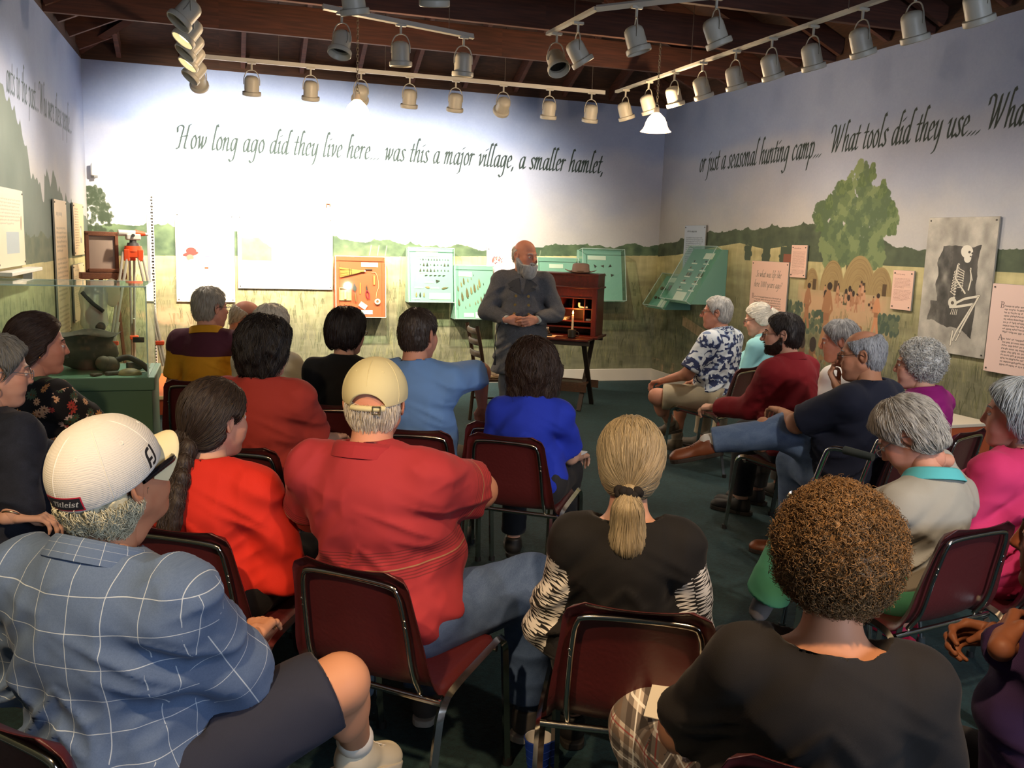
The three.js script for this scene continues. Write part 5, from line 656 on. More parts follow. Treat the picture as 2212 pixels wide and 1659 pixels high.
const POSES = {
  capman: {H:[-0.222,1.19,-1.983],N:[-0.253,1.01,-1.944],P:[-0.244,0.55,-1.957],L:{sh:[-0.405,0.965,-2.049],el:[-0.43,0.685,-2.138],wr:[-0.169,0.733,-2.188],hip:[-0.319,0.53,-2.008],kn:[-0.114,0.5,-2.4],an:[-0.097,0.1,-2.425],to:[-0.038,0.05,-2.566]},R:{sh:[-0.099,0.965,-1.842],el:[0.017,0.713,-1.98],wr:[0.058,0.699,-2.236],hip:[-0.169,0.53,-1.907],kn:[0.248,0.668,-2.002],an:[0.325,0.348,-2.263],to:[0.433,0.298,-2.371]},az:34,haz:44,hp:-18,hr:0,sw:0.185},
  braid: {H:[-0.025,1.1,-3.041],N:[-0.057,0.93,-2.999],P:[-0.047,0.55,-3.016],L:{sh:[-0.199,0.885,-3.084],el:[-0.229,0.605,-3.171],wr:[-0.004,0.64,-3.292],hip:[-0.125,0.53,-3.061],kn:[0.052,0.5,-3.467],an:[0.067,0.1,-3.493],to:[0.116,0.05,-3.638]},R:{sh:[0.087,0.885,-2.919],el:[0.178,0.605,-2.936],wr:[0.169,0.64,-3.192],hip:[0.031,0.53,-2.971],kn:[0.294,0.5,-3.327],an:[0.309,0.1,-3.353],to:[0.41,0.05,-3.468]},az:30,haz:48,hp:2,hr:0,sw:0.165},
  redpolo: {H:[0.441,1.205,-2.716],N:[0.413,1.035,-2.666],P:[0.482,0.55,-2.662],L:{sh:[0.264,0.99,-2.766],el:[0.268,0.8,-2.92],wr:[0.536,0.8,-2.949],hip:[0.406,0.53,-2.711],kn:[0.604,0.5,-3.107],an:[0.672,0.1,-2.965],to:[0.728,0.05,-3.107]},R:{sh:[0.575,0.99,-2.565],el:[0.791,0.893,-2.764],wr:[0.684,0.8,-2.936],hip:[0.557,0.53,-2.613],kn:[0.988,0.55,-2.772],an:[0.988,0.1,-2.772],to:[1.095,0.05,-2.881]},az:33,haz:22,hp:4,hr:0,sw:0.185},
  ponytail: {H:[1.084,1.1,-2.251],N:[1.058,0.93,-2.196],P:[1.067,0.55,-2.214],L:{sh:[0.933,0.885,-2.254],el:[0.894,0.605,-2.337],wr:[1.081,0.64,-2.492],hip:[0.984,0.53,-2.251],kn:[1.118,0.5,-2.673],an:[1.13,0.1,-2.7],to:[1.163,0.05,-2.85]},R:{sh:[1.185,0.885,-2.142],el:[1.274,0.605,-2.168],wr:[1.264,0.64,-2.411],hip:[1.149,0.53,-2.177],kn:[1.373,0.5,-2.559],an:[1.386,0.1,-2.586],to:[1.474,0.05,-2.711]},az:24,haz:26,hp:6,hr:0,sw:0.138},
  curly: {H:[1.18,1.1,-1.484],N:[1.154,0.9,-1.434],P:[1.16,0.55,-1.444],L:{sh:[1.021,0.855,-1.519],el:[0.991,0.61,-1.707],wr:[1.036,0.449,-1.906],hip:[1.084,0.53,-1.492],kn:[1.036,0.482,-1.937],an:[1.052,0.1,-1.962],to:[1.106,0.05,-2.105]},R:{sh:[1.289,0.855,-1.351],el:[1.38,0.575,-1.365],wr:[1.383,0.64,-1.612],hip:[1.237,0.53,-1.396],kn:[1.512,0.5,-1.743],an:[1.528,0.1,-1.769],to:[1.633,0.05,-1.88]},az:32,haz:20,hp:4,hr:0,sw:0.158},
  purple: {H:[1.629,1.15,-1.313],N:[1.656,0.98,-1.271],P:[1.686,0.55,-1.218],L:{sh:[1.52,0.935,-1.185],el:[1.692,0.839,-1.424],wr:[1.475,0.939,-1.322],hip:[1.608,0.53,-1.173],kn:[1.345,0.5,-1.529],an:[1.33,0.1,-1.555],to:[1.229,0.05,-1.67]},R:{sh:[1.797,0.935,-1.345],el:[1.828,0.655,-1.432],wr:[1.679,0.862,-1.483],hip:[1.764,0.53,-1.263],kn:[1.587,0.5,-1.669],an:[1.572,0.1,-1.695],to:[1.523,0.05,-1.84]},az:-30,haz:-35,hp:0,hr:0,sw:0.16},
  rust: {H:[0.18,1.2,-4.131],N:[0.15,1.03,-4.086],P:[0.164,0.55,-4.116],L:{sh:[0.001,0.985,-4.156],el:[-0.039,0.705,-4.239],wr:[0.174,0.641,-4.392],hip:[0.082,0.53,-4.153],kn:[0.215,0.5,-4.575],an:[0.227,0.1,-4.603],to:[0.261,0.05,-4.752]},R:{sh:[0.302,0.985,-4.022],el:[0.414,0.751,-4.191],wr:[0.514,0.718,-4.429],hip:[0.246,0.53,-4.08],kn:[0.471,0.5,-4.461],an:[0.483,0.1,-4.489],to:[0.571,0.05,-4.614]},az:24,haz:50,hp:3,hr:0,sw:0.165},
  royal: {H:[1.435,1.1,-4.119],N:[1.408,0.93,-4.065],P:[1.408,0.55,-4.065],L:{sh:[1.286,0.885,-4.13],el:[1.253,0.605,-4.216],wr:[1.442,0.64,-4.342],hip:[1.329,0.53,-4.107],kn:[1.491,0.5,-4.519],an:[1.505,0.1,-4.546],to:[1.549,0.05,-4.692]},R:{sh:[1.53,0.885,-4],el:[1.66,0.645,-4.147],wr:[1.799,0.589,-4.36],hip:[1.487,0.53,-4.023],kn:[1.738,0.5,-4.388],an:[1.752,0.1,-4.414],to:[1.849,0.05,-4.533]},az:28,haz:24,hp:6,hr:0,sw:0.138},
  skyblue: {H:[0.915,1.24,-4.349],N:[0.887,1.07,-4.305],P:[0.905,0.55,-4.346],L:{sh:[0.733,1.025,-4.377],el:[0.693,0.745,-4.461],wr:[0.898,0.65,-4.609],hip:[0.823,0.53,-4.383],kn:[0.956,0.5,-4.805],an:[0.968,0.1,-4.833],to:[1.002,0.05,-4.982]},R:{sh:[1.043,1.025,-4.239],el:[1.263,1.029,-4.458],wr:[1.321,0.819,-4.6],hip:[0.987,0.53,-4.31],kn:[1.212,0.5,-4.691],an:[1.224,0.1,-4.719],to:[1.313,0.05,-4.844]},az:24,haz:46,hp:2,hr:0,sw:0.17},
  blackdress: {H:[0.654,1.18,-5.032],N:[0.63,1.01,-4.987],P:[0.638,0.55,-5.017],L:{sh:[0.486,0.965,-5.031],el:[0.435,0.685,-5.108],wr:[0.614,0.64,-5.295],hip:[0.552,0.53,-5.042],kn:[0.625,0.5,-5.479],an:[0.633,0.1,-5.508],to:[0.646,0.05,-5.66]},R:{sh:[0.775,0.965,-4.948],el:[0.858,0.685,-4.987],wr:[0.806,0.64,-5.24],hip:[0.725,0.53,-4.993],kn:[0.894,0.5,-5.402],an:[0.903,0.1,-5.431],to:[0.973,0.05,-5.567]},az:16,haz:48,hp:2,hr:0,sw:0.15},
  cream: {H:[0.282,1.16,-5.536],N:[0.245,0.99,-5.491],P:[0.228,0.55,-5.466],L:{sh:[0.119,0.945,-5.573],el:[0.094,0.665,-5.662],wr:[0.29,0.64,-5.737],hip:[0.153,0.53,-5.516],kn:[0.358,0.5,-5.909],an:[0.374,0.1,-5.934],to:[0.433,0.05,-6.075]},R:{sh:[0.368,0.945,-5.405],el:[0.459,0.665,-5.416],wr:[0.456,0.64,-5.626],hip:[0.302,0.53,-5.416],kn:[0.59,0.5,-5.752],an:[0.607,0.1,-5.777],to:[0.715,0.05,-5.885]},az:34,haz:50,hp:5,hr:0,sw:0.15},
  rugby: {H:[-0.074,1.24,-5.91],N:[-0.099,1.07,-5.866],P:[-0.089,0.55,-5.901],L:{sh:[-0.252,1.025,-5.913],el:[-0.302,0.745,-5.99],wr:[-0.124,0.646,-6.167],hip:[-0.175,0.53,-5.926],kn:[-0.102,0.5,-6.362],an:[-0.094,0.1,-6.391],to:[-0.081,0.05,-6.544]},R:{sh:[0.056,1.025,-5.825],el:[0.14,0.745,-5.863],wr:[0.083,0.646,-6.108],hip:[-0.002,0.53,-5.876],kn:[0.167,0.5,-6.285],an:[0.176,0.1,-6.314],to:[0.246,0.05,-6.45]},az:16,haz:52,hp:2,hr:0,sw:0.16},
  baldhead: {H:[0.15,1.13,-6.316],N:[0.087,0.96,-6.263],P:[0.04,0.55,-6.207],L:{sh:[-0.041,0.916,-6.36],el:[-0.056,0.636,-6.451],wr:[0.131,0.64,-6.471],hip:[-0.028,0.53,-6.265],kn:[0.216,0.5,-6.635],an:[0.235,0.1,-6.657],to:[0.309,0.05,-6.792]},R:{sh:[0.204,0.916,-6.154],el:[0.374,0.78,-6.293],wr:[0.275,1.01,-6.267],hip:[0.109,0.53,-6.15],kn:[0.431,0.5,-6.455],an:[0.45,0.1,-6.478],to:[0.569,0.05,-6.573]},az:40,haz:85,hp:22,hr:0,sw:0.16},
  floral: {H:[-0.766,1.19,-4.355],N:[-0.809,1.02,-4.325],P:[-0.762,0.55,-4.372],L:{sh:[-0.921,0.975,-4.446],el:[-0.928,0.695,-4.538],wr:[-0.675,0.645,-4.618],hip:[-0.826,0.53,-4.436],kn:[-0.55,0.5,-4.782],an:[-0.529,0.1,-4.803],to:[-0.444,0.05,-4.931]},R:{sh:[-0.688,0.975,-4.213],el:[-0.508,0.78,-4.344],wr:[-0.508,0.675,-4.592],hip:[-0.698,0.53,-4.308],kn:[-0.352,0.5,-4.584],an:[-0.331,0.1,-4.605],to:[-0.203,0.05,-4.69]},az:45,haz:72,hp:2,hr:0,sw:0.165},
  denim: {H:[-0.792,1.17,-3.696],N:[-0.837,1,-3.658],P:[-0.816,0.55,-3.682],L:{sh:[-0.961,0.955,-3.767],el:[-0.905,0.74,-3.888],wr:[-0.679,0.723,-3.741],hip:[-0.885,0.53,-3.74],kn:[-0.641,0.5,-4.109],an:[-0.622,0.1,-4.132],to:[-0.548,0.05,-4.267]},R:{sh:[-0.708,0.955,-3.555],el:[-0.702,0.73,-3.43],wr:[-0.711,0.7,-3.398],hip:[-0.748,0.53,-3.625],kn:[-0.426,0.5,-3.93],an:[-0.407,0.1,-3.952],to:[-0.288,0.05,-4.048]},az:40,haz:70,hp:6,hr:0,sw:0.165},
  hawaii: {H:[3.705,1.21,-6.297],N:[3.735,1.04,-6.259],P:[3.752,0.55,-6.229],L:{sh:[3.593,0.995,-6.176],el:[3.437,0.731,-6.22],wr:[3.351,0.648,-6.451],hip:[3.673,0.53,-6.185],kn:[3.271,0.532,-6.387],an:[3.523,0.263,-6.589],to:[3.424,0.213,-6.705]},R:{sh:[3.881,0.995,-6.336],el:[3.913,0.715,-6.423],wr:[3.713,0.64,-6.505],hip:[3.831,0.53,-6.273],kn:[3.661,0.5,-6.682],an:[3.647,0.1,-6.708],to:[3.6,0.05,-6.854]},az:-29,haz:-52,hp:0,hr:0,sw:0.165},
  aqua: {H:[4.216,1.14,-6.503],N:[4.257,0.97,-6.442],P:[4.264,0.55,-6.429],L:{sh:[4.134,0.925,-6.375],el:[4.044,0.645,-6.395],wr:[4.053,0.64,-6.612],hip:[4.184,0.53,-6.387],kn:[3.933,0.5,-6.752],an:[3.919,0.1,-6.778],to:[3.822,0.05,-6.897]},R:{sh:[4.381,0.925,-6.506],el:[4.415,0.645,-6.592],wr:[4.23,0.64,-6.706],hip:[4.343,0.53,-6.471],kn:[4.181,0.5,-6.883],an:[4.167,0.1,-6.91],to:[4.123,0.05,-7.056]},az:-28,haz:-50,hp:14,hr:0,sw:0.14},
  redshirt: {H:[3.203,1.21,-4.667],N:[3.231,1.04,-4.623],P:[3.263,0.55,-4.543],L:{sh:[3.081,0.996,-4.554],el:[3.084,0.751,-4.744],wr:[2.975,0.711,-4.977],hip:[3.18,0.53,-4.509],kn:[3.205,0.541,-4.969],an:[3.205,0.1,-4.969],to:[3.121,0.05,-5.096]},R:{sh:[3.387,0.996,-4.678],el:[3.429,0.716,-4.76],wr:[3.208,0.731,-4.894],hip:[3.347,0.53,-4.577],kn:[3.228,0.5,-5.003],an:[3.217,0.1,-5.031],to:[3.189,0.05,-5.182]},az:-22,haz:-50,hp:2,hr:0,sw:0.165},
  whiteblack: {H:[3.731,1.15,-4.822],N:[3.765,0.98,-4.77],P:[3.759,0.55,-4.784],L:{sh:[3.624,0.935,-4.706],el:[3.535,0.655,-4.731],wr:[3.558,0.64,-4.977],hip:[3.677,0.53,-4.746],kn:[3.446,0.5,-5.124],an:[3.433,0.1,-5.151],to:[3.343,0.05,-5.274]},R:{sh:[3.905,0.935,-4.837],el:[3.943,0.655,-4.921],wr:[3.74,0.64,-5.062],hip:[3.84,0.53,-4.822],kn:[3.7,0.5,-5.242],an:[3.687,0.1,-5.269],to:[3.651,0.05,-5.418]},az:-25,haz:-52,hp:8,hr:0,sw:0.155},
  navytee: {H:[3.06,1.2,-3.767],N:[3.089,1.03,-3.717],P:[3.07,0.55,-3.764],L:{sh:[2.927,0.985,-3.657],el:[2.805,0.83,-3.895],wr:[2.883,0.841,-4.143],hip:[2.986,0.53,-3.73],kn:[3.025,0.544,-4.188],an:[3.025,0.1,-4.188],to:[2.911,0.147,-4.274]},R:{sh:[3.246,0.985,-3.786],el:[3.089,0.837,-4.021],wr:[3.003,1.01,-3.852],hip:[3.153,0.53,-3.797],kn:[2.851,0.755,-4.044],an:[2.487,0.67,-4.235],to:[2.356,0.634,-4.298]},az:-22,haz:-45,hp:5,hr:0,sw:0.172},
  magenta: {H:[3.532,1.13,-3.904],N:[3.56,0.96,-3.855],P:[3.55,0.55,-3.882],L:{sh:[3.416,0.915,-3.8],el:[3.328,0.635,-3.83],wr:[3.36,0.64,-4.086],hip:[3.466,0.53,-3.848],kn:[3.255,0.5,-4.238],an:[3.244,0.1,-4.265],to:[3.16,0.05,-4.393]},R:{sh:[3.703,0.915,-3.916],el:[3.745,0.635,-3.998],wr:[3.545,0.64,-4.161],hip:[3.633,0.53,-3.916],kn:[3.515,0.5,-4.342],an:[3.503,0.1,-4.37],to:[3.475,0.05,-4.521]},az:-22,haz:-45,hp:4,hr:0,sw:0.155},
  greyjacket: {H:[2.339,1.06,-2.599],N:[2.371,0.89,-2.493],P:[2.361,0.55,-2.54],L:{sh:[2.223,0.845,-2.468],el:[2.366,0.644,-2.655],wr:[2.25,0.6,-2.823],hip:[2.273,0.53,-2.521],kn:[2.169,0.576,-2.957],an:[2.144,0.194,-3.13],to:[2.083,0.144,-3.271]},R:{sh:[2.516,0.845,-2.531],el:[2.621,0.9,-2.759],wr:[2.527,0.96,-2.618],hip:[2.449,0.53,-2.559],kn:[2.406,0.5,-3],an:[2.4,0.1,-3.029],to:[2.398,0.05,-3.182]},az:-12,haz:-38,hp:38,hr:0,sw:0.15},
  pink: {H:[2.84,1.125,-2.608],N:[2.857,0.955,-2.56],P:[2.853,0.55,-2.588],L:{sh:[2.693,0.91,-2.54],el:[2.616,0.63,-2.59],wr:[2.718,0.64,-2.832],hip:[2.764,0.53,-2.575],kn:[2.775,0.6,-3.001],an:[2.816,0.28,-3.209],to:[2.766,0.23,-3.353]},R:{sh:[3.02,0.91,-2.586],el:[3.081,0.63,-2.655],wr:[2.916,0.64,-2.859],hip:[2.942,0.53,-2.6],kn:[2.891,0.5,-3.038],an:[2.863,0.1,-3.094],to:[2.872,0.05,-3.247]},az:-8,haz:-40,hp:2,hr:0,sw:0.165},
  speaker: {H:[2.418,1.596,-7.249],N:[2.423,1.426,-7.305],P:[2.428,0.96,-7.32],L:{sh:[2.598,1.381,-7.246],el:[2.683,1.12,-7.169],wr:[2.465,1.075,-7.043],hip:[2.513,0.94,-7.291],kn:[2.504,0.5,-7.263],an:[2.532,0.1,-7.285],to:[2.512,0.05,-7.133]},R:{sh:[2.249,1.381,-7.367],el:[2.135,1.12,-7.358],wr:[2.235,1.068,-7.113],hip:[2.343,0.94,-7.35],kn:[2.333,0.5,-7.321],an:[2.324,0.1,-7.356],to:[2.247,0.05,-7.224]},az:199,haz:155,hp:6,hr:0,sw:0.185}
};
// ---------------------------------------------------------------- people
const add3 = (a, b, k = 1) => [a[0] + b[0] * k, a[1] + b[1] * k, a[2] + b[2] * k], sub3 = (a, b) => [a[0] - b[0], a[1] - b[1], a[2] - b[2]], dot3 = (a, b) => a[0] * b[0] + a[1] * b[1] + a[2] * b[2], len3 = (a) => Math.hypot(...a), nrm = (a) => { const l = len3(a) || 1; return [a[0] / l, a[1] / l, a[2] / l]; }, cross3 = (a, b) => [a[1] * b[2] - a[2] * b[1], a[2] * b[0] - a[0] * b[2], a[0] * b[1] - a[1] * b[0]], mid3 = (a, b, t) => [lerp(a[0], b[0], t), lerp(a[1], b[1], t), lerp(a[2], b[2], t)];
const rgb = (c) => new THREE.Color().setRGB(...c.map((v) => Math.pow(v / 255, 2.2)));
const SKIN = { fair: [210, 162, 138], tan: [190, 136, 106], ruddy: [202, 144, 120], dark: [120, 76, 54], olive: [178, 124, 94] };
const weave = dataTex(128, 128, (u, v) => .5 + .25 * Math.sin(u * 6.2832 * 32) * Math.sin(v * 6.2832 * 32) + .25 * (h3(u * 128 | 0, v * 128 | 0, 2) - .5), { rep: 12 });
function cloth(c, o = {}) { return phys(o.map ? 0xffffff : rgb(c), o.rough ?? .88, { map: o.map ?? null, sheen: .25, sheenRoughness: .6, sheenColor: rgb(c).lerp(new THREE.Color(1, 1, 1), .3), bumpMap: o.bump === false ? null : weave, bumpScale: .0008 }); }
function handField(w, dir, n, side, curl = .5, spread = .12, sc = 1) {
  const F = new Field(.009); dir = nrm(dir); n = nrm(sub3(n, dir.map((v) => v * dot3(n, dir)))); const lat = cross3(dir, n).map((v) => v * side); // lat: toward the thumb
  const P = (a, b, c) => [w[0] + (dir[0] * a + lat[0] * b + n[0] * c) * sc, w[1] + (dir[1] * a + lat[1] * b + n[1] * c) * sc, w[2] + (dir[2] * a + lat[2] * b + n[2] * c) * sc], fg = [[.026, .088, [.042, .026, .021], .0085], [.007, .092, [.046, .030, .022], .009], [-.012, .087, [.042, .027, .021], .0085], [-.029, .078, [.033, .02, .018], .0075]];
  F.cap(P(-.03, 0, 0), P(.02, 0, 0), .025 * sc, .022 * sc);
  fg.forEach(([lx, kn, seg, r], i) => { F.cap(P(.012, lx * .6, 0), P(kn, lx, 0), .014 * sc, .0115 * sc); let a = 0, q = [kn, lx, 0], sp = (1.2 - i) * spread; const cl = curl * (1 + .08 * i); [.75, .95, .6].forEach((b, k) => { a += cl * b; const L = seg[k], e = [q[0] + Math.cos(a) * L, q[1] + sp * L * Math.cos(a), q[2] + Math.sin(a) * L]; F.cap(P(...q), P(...e), (r - k * .0006) * sc, (r - .0006 - k * .0008) * sc); q = e; }); });
  F.cap(P(.0, .014, .004), P(.036, .036, .014), .016 * sc, .012 * sc).cap(P(.036, .036, .014), P(.064, .040 - .02 * curl, .022 + .012 * curl), .0115 * sc, .0095 * sc).cap(P(.064, .040 - .02 * curl, .022 + .012 * curl), P(.088, .036 - .03 * curl, .026 + .016 * curl), .0095 * sc, .0075 * sc); return F;
}
const lensMat = phys(0xffffff, .02, { transmission: 1, thickness: 0 });
function person(key, label, c) {
  const S = POSES[key], { H, N, P } = S, az = S.az * Math.PI / 180, f0 = [Math.sin(az), 0, -Math.cos(az)], R = [Math.cos(az), 0, Math.sin(az)], U = nrm(sub3(N, P)), Fw = nrm(cross3(U, R)), Rr = cross3(Fw, U), M = [Rr, U, Fw], TL = len3(sub3(N, P));
  const near = c.near ?? 1, cell = [.009, .0115, .014][near], fat = c.fat ?? .3, fem = c.sex === 'f', sw = S.sw, g = thing('person', label, 'person', [P[0], 0, P[2]]);
  const loc = (a, b, d) => [P[0] + Rr[0] * a + U[0] * b + Fw[0] * d, P[1] + Rr[1] * a + U[1] * b + Fw[1] * d, P[2] + Rr[2] * a + U[2] * b + Fw[2] * d];
  const addG = (name, geo, m, parent = g) => { if (parent === g) geo.translate(-P[0], 0, -P[2]); return mesh(name, geo, m, parent); };
  const torso = (F, e) => { // trunk of the figure, e: extra thickness
    const ch = fem ? .145 : .158, cw = ch + .03 * fat, wa = (fem ? .122 : .138) + .055 * fat, hp2 = .158 + .045 * fat, bd = .105 + .065 * fat;
    F.ell(loc(0, TL * .66, .012), [cw * (sw / .18) + e, TL * .34 + e, .112 + .022 * fat + e], M, 1).ell(loc(0, TL * .84, -.012), [sw * .86 + e, .1 + e, .078 + .02 * fat + e], M, 1).ell(loc(0, TL * .32, .02 + .045 * fat), [wa + e, TL * .3 + e, bd + e], M, 1).ell(loc(0, .02, .0), [hp2 + e, .115 + e, .125 + .03 * fat + e], M, 1);
    if (fem) for (const s of [-1, 1]) F.ell(loc(s * .075, TL * .6, .1 + .02 * fat), [.07 + e, .065 + e, .06 + .02 * fat + e], M, 1);
    for (const s of ['L', 'R']) F.cap(loc(0, TL - .005, -.012), add3(S[s].sh, U, -.004), .044 + e + .01 * fat, .056 + e, 1);
    return F; };
  const armR = (fem ? .040 : .046) + .012 * fat, legR = .078 + .022 * fat;
  // skin: one continuous figure
  const B = new Field(.035), ha = S.haz * Math.PI / 180, HM = new THREE.Matrix4().makeTranslation(...H).multiply(new THREE.Matrix4().makeRotationY(-ha)).multiply(new THREE.Matrix4().makeRotationX(-S.hp * Math.PI / 180)).multiply(new THREE.Matrix4().makeRotationZ((S.hr ?? 0) * Math.PI / 180)).multiply(new THREE.Matrix4().makeScale(c.hs ?? 1, c.hs ?? 1, c.hs ?? 1)), hw = (x, y, z) => V(x, y, z).applyMatrix4(HM).toArray();
  torso(B, -.006); B.cap(loc(0, TL - .04, -.005), hw(0, -.055, .028), (fem ? .054 : .06) + .008 * fat, (fem ? .048 : .054) + .005 * fat); const nkd = nrm(sub3(hw(0, -.09, .03), loc(0, TL - .03, -.005))), nkf = nrm(cross3(nkd, Rr)), nkM = (up, fw = 0) => new THREE.Matrix4().makeBasis(V(...cross3(nkf, nkd)), V(...nkd), V(...nkf.map((v) => -v))).setPosition(...add3(add3(loc(0, TL - .005, -.004), nkd, up), nkf, fw));
  const hands = []; for (const [s, q] of [[-1, 'L'], [1, 'R']]) { const a = S[q]; B.cap(a.sh, a.el, armR + .006, armR - .006).cap(a.el, a.wr, armR - .007, .026).cap(a.hip, a.kn, legR, legR * .68).cap(a.kn, a.an, legR * .64, .038).ell(mid3(a.kn, a.an, .3), [.05, .1, .055]); const hd = c['hand' + q] ?? {}, d = hd.dir ?? nrm(add3(sub3(a.wr, a.el).map((v) => v * 2), f0, .15)), n = hd.n ?? [f0[0] * .2, -1, f0[2] * .2]; hands.push(handField(add3(a.wr, nrm(d), .01), d, n, s * (hd.flip ?? 1), hd.curl ?? .55, hd.spread ?? .1, c.handScale ?? 1)); }
  const bm = nets((x, y, z) => B.at(x, y, z), B.box(.03), cell * 1.25), parts = []; const colr = (m, fn) => { const gg = toGeo(m), k = []; for (let i = 0; i < m.pos.length; i += 3) k.push(...(fn ? fn(m.pos[i], m.pos[i + 1], m.pos[i + 2]) : [1, 1, 1])); gg.setAttribute('color', new THREE.Float32BufferAttribute(k, 3)); return gg; };
  parts.push(colr(bm)); const hk = (fem ? 'f' : 'm') + (c.old ? 'o' : '') + (c.headKind ?? ''), hg = headGeo(hk, near === 0 ? .0034 : .0042, fem ? { w: .96, jaw: .86, nose: .85, neck: .86, old: c.old ? .6 : 0 } : { w: 1, jaw: 1, nose: 1.15, old: c.old ? .8 : .2, ...(c.head ?? {}) });
  const skinTint = (x, y, z) => { if (z < -.06 && Math.abs(x) < .026 && y < -.055 && y > -.083) return [.86, .56, .56]; const b = noise(x * 60, y * 60, z * 60) * .12, ck = Math.exp(-((Math.abs(x) - .045) ** 2 + (y + .025) ** 2 + (z + .065) ** 2) / .0006) + Math.exp(-(x * x + (y + .03) ** 2 + (z + .11) ** 2) / .0004); return [1.02 - b * .5, .98 - b - ck * .14, .98 - b * 1.1 - ck * .16]; };
  { const gg = colr(hg.m, skinTint); gg.applyMatrix4(HM); parts.push(gg); } for (const F of hands) parts.push(colr(nets((x, y, z) => F.at(x, y, z), F.box(.008), near === 0 ? .0036 : .0046)));
  const skin = phys(rgb(SKIN[c.skin ?? 'fair']), .52, { vertexColors: true, sheen: .1, specularIntensity: .4 }); addG('body', mergeGeometries(parts), skin);
  const inHead = (name, geo, m, parent = g) => { geo.applyMatrix4(HM); return addG(name, geo, m, parent); };
  // clothes
  const fold = (x, y, z, amp) => { const q = [x - P[0], y - P[1], z - P[2]], a = dot3(q, Rr), b = dot3(q, U), d = dot3(q, Fw), low = 1 - sst(.02, .34, b), wv = noise(a * 4 + 9, b * 4, d * 4); const arm = Math.exp(-((Math.abs(a) - sw * .8) ** 2 + (b - TL * .62) ** 2) / .012); return amp * ((.006 + .02 * low + .018 * arm) * (ridge(noise(a * 3.5 + wv, b * 15 + Math.abs(a) * 12 + wv * 2.5, d * 3.5)) - .5) + .009 * (ridge(noise(a * 6 + 3 + wv, b * 9 + a * 5, d * 6)) - .5) + .0035 * (ridge(noise(a * 16, b * 20 - a * 8, d * 16)) - .5)); };
  const uvf = (bones) => (cc, nn) => { const q = sub3(cc, P), side = Math.abs(dot3(nn, Rr)); let bi = bones ? bones(cc) : 0; if (bi === 2 || bi === 3) { const a = S[bi === 2 ? 'L' : 'R'], d = nrm(sub3(a.el, a.sh)), e1 = nrm(cross3(d, Math.abs(d[1]) < .8 ? [0, 1, 0] : [1, 0, 0])), e2 = cross3(d, e1), r0 = sub3(cc, a.sh), a0 = Math.atan2(dot3(r0, e2), dot3(r0, e1)); return (p) => { const r = sub3(p, a.sh); let t = Math.atan2(dot3(r, e2), dot3(r, e1)); if (t - a0 > Math.PI) t -= 6.28318; if (t - a0 < -Math.PI) t += 6.28318; return [t * .062, dot3(r, d)]; }; } const ax = side > .75 ? Fw : Rr; return (p) => { const r = sub3(p, P); return [dot3(r, ax), dot3(r, U)]; }; };
  const top = c.top, TF = torso(new Field(.045), top.loose ?? .012), SL = [['L', 2], ['R', 3]].map(([q, tag]) => { const a = S[q], F = new Field(.03), fr = top.sleeve ?? .62, e = (top.loose ?? .012) * .55 + .006; F.cap(a.sh, a.el, armR + .008 + e, armR + e + (fr < 1 ? .006 : 0), tag); if (fr > 1) F.cap(a.el, a.wr, armR + e - .003, .032 + e * .5, tag); const cut = fr > 1 ? mid3(a.el, a.wr, fr - 1) : mid3(a.sh, a.el, fr), cd = fr > 1 ? nrm(sub3(a.wr, a.el)) : nrm(sub3(a.el, a.sh)); return { F, cut, cd, tag }; });
  const nk = top.neck ?? [.074, .06, .082], nc = loc(0, TL + (top.neckUp ?? .052), .018), hem = top.hem ?? -.075, extra = top.field?.({ S, loc, TL, M, P });
  const shirtF = (x, y, z) => { let d = TF.at(x, y, z); const amp = top.folds ?? 1; for (const s of SL) { let e = s.F.at(x, y, z); if (e < .12) { e = smax(e, (x - s.cut[0]) * s.cd[0] + (y - s.cut[1]) * s.cd[1] + (z - s.cut[2]) * s.cd[2], .006); d = smin(d, e, .035); } } if (extra) d = smin(d, extra.at(x, y, z), .05); if (d < .04 && d > -.05) d -= fold(x, y, z, amp); d = smax(d, -(dot3(sub3([x, y, z], P), U) - hem), .012); const q = sub3([x, y, z], nc), k = Math.hypot(dot3(q, Rr) / nk[0], dot3(q, U) / nk[1], dot3(q, Fw) / nk[2]); return smax(d, -(k - 1) * Math.min(...nk), .006); };
  const bxs = TF.box(.04), bo = SL.map((s) => s.F.box(.03)); if (extra) bo.push(extra.box(.05)); for (const b of bo) for (let i = 0; i < 3; i++) { bxs[0][i] = Math.min(bxs[0][i], b[0][i]); bxs[1][i] = Math.max(bxs[1][i], b[1][i]); }
  const sm = nets(shirtF, bxs, cell), who = (p) => { let b = TF.at(...p), t = 1; for (const s of SL) { const e = s.F.at(...p); if (e < b - .012) { b = e; t = s.tag; } } return t; };
  const tm = top.mat ?? cloth(top.color);
  if (top.sleeveMat) { const A = [], Bq = []; for (let t = 0; t < sm.idx.length; t += 3) { const cc = [0, 1, 2].map((d) => (sm.pos[sm.idx[t] * 3 + d] + sm.pos[sm.idx[t + 1] * 3 + d] + sm.pos[sm.idx[t + 2] * 3 + d]) / 3); (who(cc) > 1 ? Bq : A).push(sm.idx[t], sm.idx[t + 1], sm.idx[t + 2]); } const sh = addG(top.name ?? 'shirt', toGeo({ ...sm, idx: A }, uvf(who)), tm); mesh('sleeves', toGeo({ ...sm, idx: Bq }, uvf(who)).translate(-P[0], 0, -P[2]), top.sleeveMat, sh); }
  else addG(top.name ?? 'shirt', toGeo(sm, uvf(who)), tm);
